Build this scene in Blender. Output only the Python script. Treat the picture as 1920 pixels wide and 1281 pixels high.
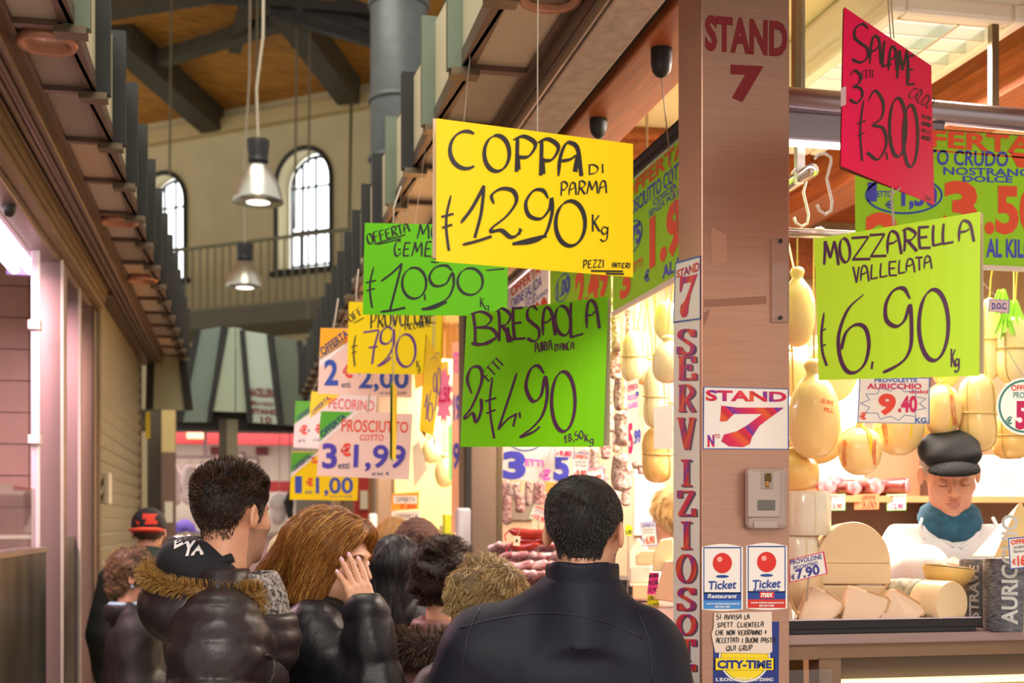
import bpy, math, random
import numpy as np
from math import sin, cos, pi, radians, atan, sqrt
from mathutils import Vector, Matrix
for _o in list(bpy.data.objects):
    bpy.data.objects.remove(_o)
SC = bpy.context.scene
COL = SC.collection
RNG = np.random.RandomState(7)
random.seed(7)

# ------------------------------------------------------------------ camera
F = 2400.0                    # focal length in pixels of the 1920 wide frame
VX, VY = 450.0, 980.0         # vanishing point of the aisle
TH = atan((960 - VX) / F)     # camera yaw to the right of the aisle axis (+Y)
EYE = 1.62
CT, ST = cos(TH), sin(TH)
cd = bpy.data.cameras.new('camera')
cam = bpy.data.objects.new('camera', cd); COL.objects.link(cam)
cam.location = (0, 0, EYE)
cam.rotation_euler = (pi / 2, 0, -TH)
cd.sensor_width = 36.0
cd.lens = F * 36.0 / 1920.0
cd.shift_y = (VY - 640.5) / 1920.0
cd.clip_start, cd.clip_end = 0.05, 200
cd.dof.use_dof = True
cd.dof.focus_distance = 2.95
cd.dof.aperture_fstop = 4.5
SC.camera = cam

# ------------------------------------------------------------------ world + exposure + large lights
SC.view_settings.view_transform = 'Standard'
SC.view_settings.look = 'None'
SC.view_settings.gamma = 1.0
SC.view_settings.use_curve_mapping = False
SC.view_settings.exposure = 0.2
SC.cycles.use_denoising = True
SC.cycles.max_bounces = 6
SC.cycles.diffuse_bounces = 3
SC.cycles.glossy_bounces = 3
SC.cycles.transmission_bounces = 6
SC.cycles.transparent_max_bounces = 8
SC.cycles.sample_clamp_indirect = 4.0
w = bpy.data.worlds.new('world'); SC.world = w; w.use_nodes = True
w.node_tree.nodes['Background'].inputs[0].default_value = (1.0, 0.93, 0.82, 1)
w.node_tree.nodes['Background'].inputs[1].default_value = 0.8

def area(name, loc, rot, sx, sy, power, col=(1, 1, 1), spread=180):
    l = bpy.data.lights.new(name, 'AREA'); l.shape = 'RECTANGLE'; l.size = sx; l.size_y = sy
    l.energy = power; l.color = col; l.spread = radians(spread)
    o = bpy.data.objects.new(name, l); COL.objects.link(o); o.location = loc; o.rotation_euler = rot
    return o

PINKW = (1.0, 0.86, 0.76)
area('stall_ceiling_light', (2.08, 4.1, 3.06), (0, 0, 0), 0.36, 1.2, 130, PINKW)
area('stall_long_light', (1.75, 6.2, 3.0), (0, 0, 0), 0.5, 2.2, 95, PINKW)
area('stall_right_light', (2.9, 4.2, 2.85), (0, 0, 0), 1.2, 1.0, 72, PINKW)
area('next_stall_light', (2.0, 9.5, 3.0), (0, 0, 0), 0.8, 3.0, 260, (1, .85, .65))
area('left_stall_light', (-1.25, 5.6, 2.8), (0, 0, 0), 0.25, 1.6, 75, (1, .6, .66))
area('meat_stall_light', (-0.6, 16.6, 2.8), (0, 0, 0), 3.0, 1.2, 85, (1, .78, .74))
area('hall_skylight', (-0.1, 8.0, 7.6), (0, 0, 0), 2.5, 9.0, 330, (1, .93, .8))
area('hall_front_light', (-0.6, -1.6, 4.6), (radians(48), 0, radians(-14)), 3.0, 2.0, 190, (1, .95, .86))

# ------------------------------------------------------------------ geometry helpers
def ray(u, v):
    x, z = (u - 960) / F, (VY - v) / F
    return np.array([x * CT + ST, CT - x * ST, z])
def pd(u, v, D):            # point at camera depth D seen at pixel (u, v)
    r = ray(u, v) * D
    return np.array([r[0], r[1], r[2] + EYE])
def px_(u, v, X):           # on the plane x = X
    return pd(u, v, X / ray(u, v)[0])
def py_(u, v, Y):
    return pd(u, v, Y / ray(u, v)[1])
def pz_(u, v, Z):
    return pd(u, v, (Z - EYE) / ray(u, v)[2])
CAMDIR = np.array([ST, CT, 0])

def srgb(h):
    if isinstance(h, str):
        h = h.lstrip('#'); c = [int(h[i:i + 2], 16) / 255 for i in (0, 2, 4)]
    else:
        c = list(h)
    return tuple((x / 12.92 if x <= .04045 else ((x + .055) / 1.055) ** 2.4) for x in c)

MATS = {}
def mat(name, col='#808080', rough=.6, metal=0., noise=0., nscale=8., bump=0., bscale=60., emit=None, estr=0., trans=0., alpha=1., col2=None, spec=.5, sheen=0., sss=0., coat=0., stretch=(1, 1, 1), translucent=0.):
    if name in MATS: return MATS[name]
    m = bpy.data.materials.new(name); m.use_nodes = True; MATS[name] = m
    nt = m.node_tree; b = nt.nodes['Principled BSDF']; c = srgb(col)
    b.inputs['Base Color'].default_value = (*c, 1)
    b.inputs['Roughness'].default_value = rough; b.inputs['Metallic'].default_value = metal
    b.inputs['Specular IOR Level'].default_value = spec
    if sheen: b.inputs['Sheen Weight'].default_value = sheen
    if coat: b.inputs['Coat Weight'].default_value = coat
    if trans: b.inputs['Transmission Weight'].default_value = trans
    if alpha < 1: b.inputs['Alpha'].default_value = alpha
    if sss:
        b.inputs['Subsurface Weight'].default_value = sss; b.inputs['Subsurface Radius'].default_value = (.012, .006, .003); b.inputs['Subsurface Scale'].default_value = 1.0
    if emit:
        b.inputs['Emission Color'].default_value = (*srgb(emit), 1); b.inputs['Emission Strength'].default_value = estr
    if noise or bump or col2:
        tc = nt.nodes.new('ShaderNodeTexCoord'); mp = nt.nodes.new('ShaderNodeMapping'); mp.inputs['Scale'].default_value = stretch
        nt.links.new(tc.outputs['Object'], mp.inputs['Vector'])
    if noise or col2:
        n = nt.nodes.new('ShaderNodeTexNoise'); n.inputs['Scale'].default_value = nscale; n.inputs['Detail'].default_value = 5
        nt.links.new(mp.outputs[0], n.inputs['Vector'])
        r = nt.nodes.new('ShaderNodeValToRGB')
        if col2: a_, b_ = c, srgb(col2)
        else: a_, b_ = tuple(max(0, x * (1 - noise)) for x in c), tuple(min(1, x * (1 + noise)) for x in c)
        r.color_ramp.elements[0].position = .33; r.color_ramp.elements[1].position = .67
        r.color_ramp.elements[0].color = (*a_, 1); r.color_ramp.elements[1].color = (*b_, 1)
        nt.links.new(n.outputs[0], r.inputs[0]); nt.links.new(r.outputs[0], b.inputs['Base Color'])
    if bump:
        n2 = nt.nodes.new('ShaderNodeTexNoise'); n2.inputs['Scale'].default_value = bscale; n2.inputs['Detail'].default_value = 4
        nt.links.new(mp.outputs[0], n2.inputs['Vector'])
        bp = nt.nodes.new('ShaderNodeBump'); bp.inputs['Strength'].default_value = bump; bp.inputs['Distance'].default_value = .01
        nt.links.new(n2.outputs[0], bp.inputs['Height']); nt.links.new(bp.outputs[0], b.inputs['Normal'])
    if translucent:
        out = nt.nodes['Material Output']; tl = nt.nodes.new('ShaderNodeBsdfTranslucent'); tl.inputs[0].default_value = (*c, 1)
        mx = nt.nodes.new('ShaderNodeMixShader'); mx.inputs[0].default_value = translucent
        nt.links.new(b.outputs[0], mx.inputs[1]); nt.links.new(tl.outputs[0], mx.inputs[2]); nt.links.new(mx.outputs[0], out.inputs[0])
    return m

class MB:
    """collects geometry for one mesh object"""
    def __init__(s): s.v = []; s.f = []; s.m = []; s.n = 0
    def add(s, V, Fc, mi=0):
        V = np.asarray(V, float).reshape(-1, 3); s.v.append(V)
        s.f.extend([tuple(int(i) + s.n for i in f) for f in Fc]); s.m.extend([mi] * len(Fc)); s.n += len(V); return s
    def boxp(s, a, b, mi=0, ch=0.):
        a, b = np.minimum(np.array(a, float), np.array(b, float)), np.maximum(np.array(a, float), np.array(b, float))
        return s.hexa([(a[0], a[1], a[2]), (b[0], a[1], a[2]), (b[0], b[1], a[2]), (a[0], b[1], a[2]), (a[0], a[1], b[2]), (b[0], a[1], b[2]), (b[0], b[1], b[2]), (a[0], b[1], b[2])], mi)
    def hexa(s, P, mi=0):
        return s.add(P, [(0, 3, 2, 1), (4, 5, 6, 7), (0, 1, 5, 4), (1, 2, 6, 5), (2, 3, 7, 6), (3, 0, 4, 7)], mi)
    def box(s, c, sz, mi=0):
        c = np.array(c, float); h = np.array(sz, float) / 2
        lo, hi = c - h, c + h
        return s.hexa([(lo[0], lo[1], lo[2]), (hi[0], lo[1], lo[2]), (hi[0], hi[1], lo[2]), (lo[0], hi[1], lo[2]), (lo[0], lo[1], hi[2]), (hi[0], lo[1], hi[2]), (hi[0], hi[1], hi[2]), (lo[0], hi[1], hi[2])], mi)
    def beam(s, p, q, wd, ht, mi=0, up=(0, 0, 1)):
        p, q = np.array(p, float), np.array(q, float); d = q - p; d /= np.linalg.norm(d); up = np.array(up, float)
        a = np.cross(d, up)
        if np.linalg.norm(a) < 1e-6: a = np.cross(d, (1, 0, 0))
        a /= np.linalg.norm(a); b = np.cross(a, d); a *= wd / 2; b *= ht / 2
        return s.hexa([p - a - b, p + a - b, q + a - b, q - a - b, p - a + b, p + a + b, q + a + b, q - a + b], mi)
    def tube(s, path, r, n=8, mi=0, caps=True):
        P = np.asarray(path, float); R = np.broadcast_to(np.asarray(r, float), (len(P),))
        T = np.gradient(P, axis=0); T /= np.linalg.norm(T, axis=1)[:, None] + 1e-12
        u = np.cross(T[0], (0, 0, 1)); u = np.cross(T[0], (1, 0, 0)) if np.linalg.norm(u) < 1e-3 else u
        V = []
        for i in range(len(P)):
            u = u - T[i] * np.dot(u, T[i]); u /= np.linalg.norm(u) + 1e-12; w_ = np.cross(T[i], u)
            for k in range(n):
                a = 2 * pi * k / n; V.append(P[i] + R[i] * (cos(a) * u + sin(a) * w_))
        Fc = []
        for i in range(len(P) - 1):
            for k in range(n):
                k2 = (k + 1) % n; Fc.append((i * n + k, i * n + k2, (i + 1) * n + k2, (i + 1) * n + k))
        if caps: Fc.append(tuple(range(n))[::-1]); Fc.append(tuple((len(P) - 1) * n + k for k in range(n)))
        return s.add(V, Fc, mi)
    def lathe(s, prof, c=(0, 0, 0), n=24, mi=0, sx=1., sy=1., M=None):
        c = np.array(c, float); V = []; Fc = []
        for r, z in prof:
            for k in range(n):
                a = 2 * pi * k / n; V.append((r * cos(a) * sx, r * sin(a) * sy, z))
        V = np.array(V)
        if M is not None: V = V @ np.array(M).T
        V = V + c
        for i in range(len(prof) - 1):
            for k in range(n):
                k2 = (k + 1) % n; Fc.append((i * n + k, i * n + k2, (i + 1) * n + k2, (i + 1) * n + k))
        if prof[0][0] > 1e-5: Fc.append(tuple(range(n))[::-1])
        if prof[-1][0] > 1e-5: Fc.append(tuple((len(prof) - 1) * n + k for k in range(n)))
        return s.add(V, Fc, mi)
    def grid(s, fn, nu, nv, mi=0):
        V = [fn(i / nu, j / nv) for j in range(nv + 1) for i in range(nu + 1)]
        Fc = [(j * (nu + 1) + i, j * (nu + 1) + i + 1, (j + 1) * (nu + 1) + i + 1, (j + 1) * (nu + 1) + i) for j in range(nv) for i in range(nu)]
        return s.add(V, Fc, mi)
    def quad(s, a, b, c, d, mi=0): return s.add([a, b, c, d], [(0, 1, 2, 3)], mi)
    def sheet(s, quad4, th, mi=0):
        """thin solid plate from 4 corners"""
        q = np.array(quad4, float); n = np.cross(q[1] - q[0], q[3] - q[0]); n /= np.linalg.norm(n)
        return s.hexa(list(q - n * th / 2) + list(q + n * th / 2), mi)
    def build(s, name, mats, parent=None, smooth=False, loc=None, rot=None, bevel=0., world=True, auto=None):
        """verts are given in world space unless world=False (then in the parent's space)"""
        V = np.concatenate(s.v) if s.v else np.zeros((0, 3))
        if not isinstance(mats, (list, tuple)): mats = [mats]
        if world:
            if parent is not None: V = V - np.array(base_of(parent))
            elif loc is None:
                loc = ((V.min(0) + V.max(0)) / 2); loc[2] = V[:, 2].min(); V = V - loc
            else: V = V - np.array(loc, float)
        me = bpy.data.meshes.new(name); me.from_pydata(V.tolist(), [], s.f); 
        for m in mats: me.materials.append(m)
        if len(mats) > 1: me.polygons.foreach_set('material_index', np.array(s.m, dtype=np.int32))
        if smooth: me.polygons.foreach_set('use_smooth', np.ones(len(me.polygons), dtype=bool))
        me.update()
        o = bpy.data.objects.new(name, me); COL.objects.link(o)
        if parent is not None: o.parent = parent
        elif loc is not None: o.location = loc
        if rot is not None: o.rotation_euler = rot
        if bevel:
            b = o.modifiers.new('bevel', 'BEVEL'); b.width = bevel; b.segments = 2; b.limit_method = 'ANGLE'
        if auto: 
            me.set_sharp_from_angle(angle=radians(auto))
        return o
BASE = {}
def base_of(o): return BASE.get(o.name, tuple(o.location)) if o.parent is None else tuple(np.array(base_of(o.parent)) + np.array(o.location))
def tag(o, label=None, cat=None, group=None, kind=None):
    if label: o['label'] = label
    if cat: o['category'] = cat
    if group: o['group'] = group
    if kind: o['kind'] = kind
    return o
def thing(name, label, cat, loc=(0, 0, 0), rotz=0., group=None):
    o = bpy.data.objects.new(name, None); COL.objects.link(o); o.empty_display_size = .1
    o.location = [float(x) for x in loc]; o.rotation_euler = (0, 0, rotz)
    return tag(o, label, cat, group)
def struct(name, mb, m, **k): return tag(mb.build(name, m, **k), kind='structure')
def copy_tree(o, loc=None, rotz=None, label=None, parent=None, scale=None):
    c = o.copy(); COL.objects.link(c)
    if parent is not None: c.parent = parent
    if loc is not None: c.location = [float(x) for x in loc]
    if rotz is not None: c.rotation_euler = (0, 0, rotz)
    if scale is not None: c.scale = (scale,) * 3
    if label: c['label'] = label
    for ch in KIDS(o): copy_tree(ch, parent=c)
    return c
def KIDS(o): return [x for x in COL.objects if x.parent == o]

# ------------------------------------------------------------------ signed distance sculpting
def ell(P, c, r, R=None):
    q = P - np.array(c, float)
    if R is not None: q = q @ np.array(R)
    r = np.array(r, float); k0 = np.linalg.norm(q / r, axis=1); k1 = np.linalg.norm(q / (r * r), axis=1) + 1e-9
    return k0 * (k0 - 1) / k1
def cone(P, a, b, ra, rb):
    a, b = np.array(a, float), np.array(b, float); ab = b - a; t = np.clip(((P - a) @ ab) / (ab @ ab + 1e-12), 0, 1)
    return np.linalg.norm(P - a - t[:, None] * ab, axis=1) - (ra + (rb - ra) * t)
def ccone(P, a, b, ra, rb, sx=1., ax=(1, 0, 0)):
    """capsule flattened by factor sx along axis ax"""
    a, b = np.array(a, float), np.array(b, float); ab = b - a; t = np.clip(((P - a) @ ab) / (ab @ ab + 1e-12), 0, 1)
    d = P - a - t[:, None] * ab; ax = np.array(ax, float); ax /= np.linalg.norm(ax); k = d @ ax
    d = d + np.outer(k * (1 / sx - 1), ax)
    return (np.linalg.norm(d, axis=1) - (ra + (rb - ra) * t)) * min(1, sx)
def rbox(P, c, h, r=.01, R=None):
    q = P - np.array(c, float)
    if R is not None: q = q @ np.array(R)
    q = np.abs(q) - (np.array(h, float) - r)
    return np.linalg.norm(np.maximum(q, 0), axis=1) + np.minimum(q.max(1), 0) - r
def smin(a, b, k):
    h = np.clip(.5 + .5 * (b - a) / k, 0, 1); return b + (a - b) * h - k * h * (1 - h)
def smax(a, b, k): return -smin(-a, -b, k)
def vnoise(P, s, seed=0):
    """cheap smooth pseudo noise in -1..1"""
    r = np.random.RandomState(seed); o = np.zeros(len(P))
    for i in range(6):
        d = r.normal(size=3); d /= np.linalg.norm(d); o += np.sin(P @ d * s * (0.7 + .25 * i) + r.uniform(0, 6.28))
    return o / 3.2
def surface(f, lo, hi, h):
    lo, hi = np.array(lo, float), np.array(hi, float); n = np.ceil((hi - lo) / h).astype(int) + 1
    ax = [lo[i] + h * np.arange(n[i]) for i in range(3)]
    G = np.stack(np.meshgrid(*ax, indexing='ij'), -1).reshape(-1, 3)
    D = np.concatenate([f(G[i:i + 200000]) for i in range(0, len(G), 200000)]).reshape(n)
    D[0], D[-1], D[:, 0], D[:, -1], D[:, :, 0], D[:, :, -1] = [np.maximum(x, 1e-4) for x in (D[0], D[-1], D[:, 0], D[:, -1], D[:, :, 0], D[:, :, -1])]
    c = {}
    for i in (0, 1):
        for j in (0, 1):
            for k in (0, 1): c[i, j, k] = D[i:n[0] - 1 + i, j:n[1] - 1 + j, k:n[2] - 1 + k]
    neg = sum((c[k] < 0).astype(int) for k in c); act = (neg > 0) & (neg < 8)
    I = np.argwhere(act); idx = -np.ones(act.shape, int); idx[act] = np.arange(len(I))
    acc = np.zeros((len(I), 3)); cnt = np.zeros(len(I)); cv = {k: c[k][act] for k in c}
    for k in c:
        for a in range(3):
            if k[a] == 0:
                k2 = list(k); k2[a] = 1; k2 = tuple(k2); x, y = cv[k], cv[k2]; cr = (x < 0) != (y < 0)
                t = np.where(cr, x / np.where(cr, x - y, 1), 0); p = np.tile(np.array(k, float), (len(I), 1)); p[:, a] = t
                acc += p * cr[:, None]; cnt += cr
    V = lo + h * (I + acc / cnt[:, None]); Fs = []
    for a in range(3):
        b_, c_ = (a + 1) % 3, (a + 2) % 3
        s0 = [slice(1, n[i] - 1) for i in range(3)]; s0[a] = slice(0, n[a] - 1); s1 = list(s0); s1[a] = slice(1, n[a])
        A, B = D[tuple(s0)] < 0, D[tuple(s1)] < 0; ch = A != B; J = np.argwhere(ch)
        if not len(J): continue
        J = J + np.array([0 if i == a else 1 for i in range(3)]); fl = A[ch]
        def at(db, dc):
            K = J.copy(); K[:, b_] += db; K[:, c_] += dc; return idx[K[:, 0], K[:, 1], K[:, 2]]
        q = np.stack([at(-1, -1), at(0, -1), at(0, 0), at(-1, 0)], 1); q[~fl] = q[~fl][:, ::-1]; Fs.append(q)
    return V, np.concatenate(Fs)
def sculpt(name, f, lo, hi, h, mats, parent=None, mid=None, loc=None):
    V, Fc = surface(f, lo, hi, h)
    if not isinstance(mats, (list, tuple)): mats = [mats]
    me = bpy.data.meshes.new(name)
    me.vertices.add(len(V)); me.vertices.foreach_set('co', V.astype(np.float32).ravel())
    me.loops.add(len(Fc) * 4); me.loops.foreach_set('vertex_index', Fc.astype(np.int32).ravel())
    me.polygons.add(len(Fc)); me.polygons.foreach_set('loop_start', np.arange(0, len(Fc) * 4, 4, dtype=np.int32))
    me.polygons.foreach_set('loop_total', np.full(len(Fc), 4, dtype=np.int32))
    me.polygons.foreach_set('use_smooth', np.ones(len(Fc), dtype=bool))
    for m in mats: me.materials.append(m)
    if mid is not None: me.polygons.foreach_set('material_index', mid(V[Fc].mean(1)).astype(np.int32))
    me.update(calc_edges=True); me.validate()
    o = bpy.data.objects.new(name, me); COL.objects.link(o)
    if parent is not None: o.parent = parent
    if loc is not None: o.location = [float(x) for x in loc]
    return o
def sgrad(f, P, e=.002):
    g = np.stack([f(P + np.eye(3)[i] * e) - f(P - np.eye(3)[i] * e) for i in range(3)], 1)
    return g / (np.linalg.norm(g, axis=1)[:, None] + 1e-9)
def strands(name, curves, radius, m, parent=None):
    """hair as render curves; curves: (n, k, 3) array"""
    C = np.asarray(curves, np.float32); n, k = C.shape[:2]
    hc = bpy.data.hair_curves.new(name); hc.add_curves([k] * n)
    hc.attributes['position'].data.foreach_set('vector', C.reshape(-1, 3).ravel())
    ra = hc.attributes.get('radius') or hc.attributes.new('radius', 'FLOAT', 'POINT')
    t = np.linspace(0, 1, k); R = radius * (1 - .75 * t ** 2); ra.data.foreach_set('value', np.tile(R, n).astype(np.float32))
    hc.materials.append(m); o = bpy.data.objects.new(name, hc); COL.objects.link(o)
    if parent is not None: o.parent = parent
    return o
def flow(f, seeds, dirf, n, step, lift=0.0, curl=0.0, cs=90., seed=3, hold=1.0):
    """grow strands that follow the surface of f: dirf(P,N,i) gives the wanted direction"""
    P = seeds.copy(); out = [P.copy()]; r = np.random.RandomState(seed); jit = r.normal(size=P.shape) * .25; ph = r.uniform(0, 6.28, len(P)); lf = lift * r.uniform(.3, 1.2, len(P))
    for i in range(n):
        N = sgrad(f, P); d = dirf(P, N, i) + jit * .5
        d = d - N * (d * N).sum(1)[:, None] * hold; d /= np.linalg.norm(d, axis=1)[:, None] + 1e-9
        if curl:
            s_ = np.cross(N, d); d = d + curl * (np.sin(i * .9 + ph)[:, None] * s_ + np.cos(i * .9 + ph)[:, None] * N)
        P = P + d * step
        if hold > 0:
            dist = f(P); P = P - N * (dist - lf * (i + 1) / n)[:, None] * hold
        out.append(P.copy())
    return np.stack(out, 1)
def seeds_on(f, lo, hi, n, keep=None, seed=1):
    r = np.random.RandomState(seed); P = r.uniform(lo, hi, (n * 14, 3))
    for _ in range(5): P = P - sgrad(f, P) * f(P)[:, None]
    ok = np.abs(f(P)) < .003
    if keep is not None: ok &= keep(P)
    return P[ok][:n]
def rotz(a): return np.array([[cos(a), -sin(a), 0], [sin(a), cos(a), 0], [0, 0, 1]])
def rotx(a): return np.array([[1, 0, 0], [0, cos(a), -sin(a)], [0, sin(a), cos(a)]])
def roty(a): return np.array([[cos(a), 0, sin(a)], [0, 1, 0], [-sin(a), 0, cos(a)]])

# ------------------------------------------------------------------ lettering
# pen alphabet: strokes in a unit box (x right, y up); 's' strokes are smoothed
def arc(cx, cy, rx, ry, a0, a1, n=14): return [(cx + rx * cos(radians(a0 + (a1 - a0) * i / n)), cy + ry * sin(radians(a0 + (a1 - a0) * i / n))) for i in range(n + 1)]
G = {
 'A': [[(.0, 0), (.08, .55), (.3, .95), (.55, 1), (.85, .8), (1, 0)], [(.1, .45), (.5, .5), (.75, .62)]],
 'B': [[(.12, 1), (.15, .5), (.1, 0)], [(.0, .95), (.5, 1.02), (.85, .82), (.6, .58), (.2, .52)], [(.2, .52), (.8, .5), (1, .25), (.6, .02), (-.05, .03)]],
 'C': [arc(.58, .5, .55, .5, 60, 300)],
 'D': [[(.15, 1), (.12, 0)], [(0, 1), (.6, .95), (1, .55), (.7, .08), (.05, 0)]],
 'E': [[(.2, 1), (.1, .5), (.12, 0)], ['l', (.1, .97), (1, 1)], ['l', (.1, .5), (.8, .54)], ['l', (.1, .02), (1, .04)]],
 'F': [[(.2, 1), (.12, .5), (.1, 0)], ['l', (.1, .97), (1, 1)], ['l', (.1, .52), (.8, .55)]],
 'G': [arc(.55, .5, .52, .5, 55, 330), ['l', (.55, .42), (1, .42)]],
 'H': [['l', (.1, 1), (.08, 0)], ['l', (.95, 1), (.92, 0)], ['l', (.1, .5), (.92, .54)]],
 'I': [[(.5, 1), (.5, 0)]],
 '+': [['l', (.1, .5), (.9, .5)], ['l', (.5, .1), (.5, .9)]],
 'K': [['l', (.1, 1), (.1, 0)], ['l', (.95, .95), (.12, .45)], ['l', (.3, .55), (1, 0)]],
 'L': [[(.3, 1), (.15, .5), (.1, .0)], ['l', (.08, .02), (1, .12)]],
 'M': [[(0, 0), (.12, .5), (.2, 1)], ['l', (.2, 1), (.48, .3)], ['l', (.48, .3), (.85, 1)], [(.85, 1), (.95, .5), (1, 0)]],
 'N': [['l', (.05, 0), (.1, 1)], ['l', (.1, 1), (.9, 0)], ['l', (.9, 0), (1, 1)]],
 'O': [arc(.5, .5, .5, .5, 100, 462, 26)],
 'P': [[(.2, 1), (.18, .5), (.15, 0)], [(0, .92), (.5, 1.02), (1, .8), (.7, .45), (.2, .42)]],
 'R': [[(.2, 1), (.18, .5), (.05, 0)], [(0, .92), (.5, 1.02), (1, .8), (.65, .52), (.2, .48)], ['l', (.35, .5), (1, 0)]],
 'S': [[(.95, .88), (.6, 1), (.2, .88), (.15, .65), (.5, .5), (.9, .35), (.85, .1), (.45, 0), (.0, .08)]],
 'T': [['l', (0, .97), (1, 1)], [(.52, 1), (.5, .5), (.48, 0)]],
 'U': [[(.05, 1), (.08, .3), (.4, 0), (.85, .2), (1, 1)]],
 'V': [['l', (0, 1), (.45, 0)], ['l', (.45, 0), (1, 1)]],
 'Z': [['l', (.05, .95), (1, 1)], ['l', (1, 1), (0, .0)], ['l', (0, .03), (1, .05)]],
 'Q': [arc(.5, .5, .5, .5, 100, 462, 26), ['l', (.6, .25), (1, -.05)]],
 "'": [['l', (.6, 1), (.4, .75)]], '.': [['l', (.4, .0), (.6, .03)]], ',': [[(.6, .1), (.6, -.05), (.4, -.22)]],
 '0': [arc(.5, .5, .5, .5, 110, 475, 28)],
 '1': [['l', (.0, .45), (.75, 1)], [(.75, 1), (.62, .5), (.45, .0)], ['l', (.0, -.02), (1, .06)]],
 '2': [[(.08, .72), (.25, .95), (.6, 1), (.9, .78), (.7, .45), (.25, .18), (.05, .05), (.3, .12), (.65, -.02), (1, .1)]],
 '3': [[(.1, .85), (.45, 1), (.85, .82), (.75, .6), (.35, .5), (.85, .45), (1, .22), (.6, 0), (.05, .1)]],
 '4': [[(.55, 1), (.35, .6), (.0, .28)], ['l', (.0, .28), (1, .34)], [(.7, .6), (.68, .3), (.6, -.05)]],
 '5': [['l', (.9, 1), (.25, .96)], [(.25, .96), (.15, .55), (.6, .6), (.95, .35), (.6, .02), (.0, .08)]],
 '6': [[(.8, 1), (.35, .72), (.05, .35), (.15, .08), (.5, 0), (.9, .12), (1, .38), (.7, .58), (.3, .5), (.08, .2)]],
 '7': [['l', (.0, .93), (1, 1)], [(1, 1), (.65, .5), (.45, 0)], ['l', (.3, .48), (.85, .52)]],
 '8': [[(.5, .52), (.12, .75), (.5, 1), (.88, .75), (.5, .52), (.05, .25), (.5, 0), (.95, .25), (.5, .52)]],
 '9': [[(.9, .78), (.6, 1), (.2, .92), (.12, .65), (.4, .5), (.75, .58), (.92, .85), (.95, .5), (.7, .15), (.25, -.02)], ],
 'e': [[(.1, .28), (.85, .36), (.7, .58), (.3, .58), (.05, .28), (.4, 0), (.95, .1)]],
 '\u20ac': [[(.75, 1), (.45, .65), (.42, .35), (.6, -.02)], ['l', (.05, .6), (.95, .66)], ['l', (.1, .4), (.85, .46)]],
 'g': [[(.85, .55), (.4, .62), (.1, .35), (.45, .1), (.85, .35), (.9, .6), (.8, -.2), (.3, -.4), (.0, -.25)]],
 'z': [['l', (.05, .55), (.95, .6)], ['l', (.95, .6), (.05, .02)], ['l', (.05, .02), (1, .02)]],
 'i': [['l', (.5, .6), (.5, 0)], ['l', (.5, .85), (.55, .9)]], '_': [['l', (0, -.05), (1, 0)]], ' ': [],
}
WID = {'I': .25, "'": .25, '.': .25, ',': .25, 'i': .25, ' ': .5, 'M': 1.2, '1': .7}
def resample(pts, smooth=True, seg=.045):
    P = np.array(pts, float)
    if smooth and len(P) > 2:
        Q = np.vstack([2 * P[0] - P[1], P, 2 * P[-1] - P[-2]]); out = []
        for i in range(1, len(Q) - 2):
            p0, p1, p2, p3 = Q[i - 1:i + 3]
            for t in np.linspace(0, 1, 7)[:-1]:
                out.append(.5 * ((2 * p1) + (-p0 + p2) * t + (2 * p0 - 5 * p1 + 4 * p2 - p3) * t * t + (-p0 + 3 * p1 - 3 * p2 + p3) * t ** 3))
        out.append(P[-1]); return np.array(out)
    return np.array([P[0] + (P[-1] - P[0]) * t for t in np.linspace(0, 1, 5)]) if len(P) == 2 else P
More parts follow.
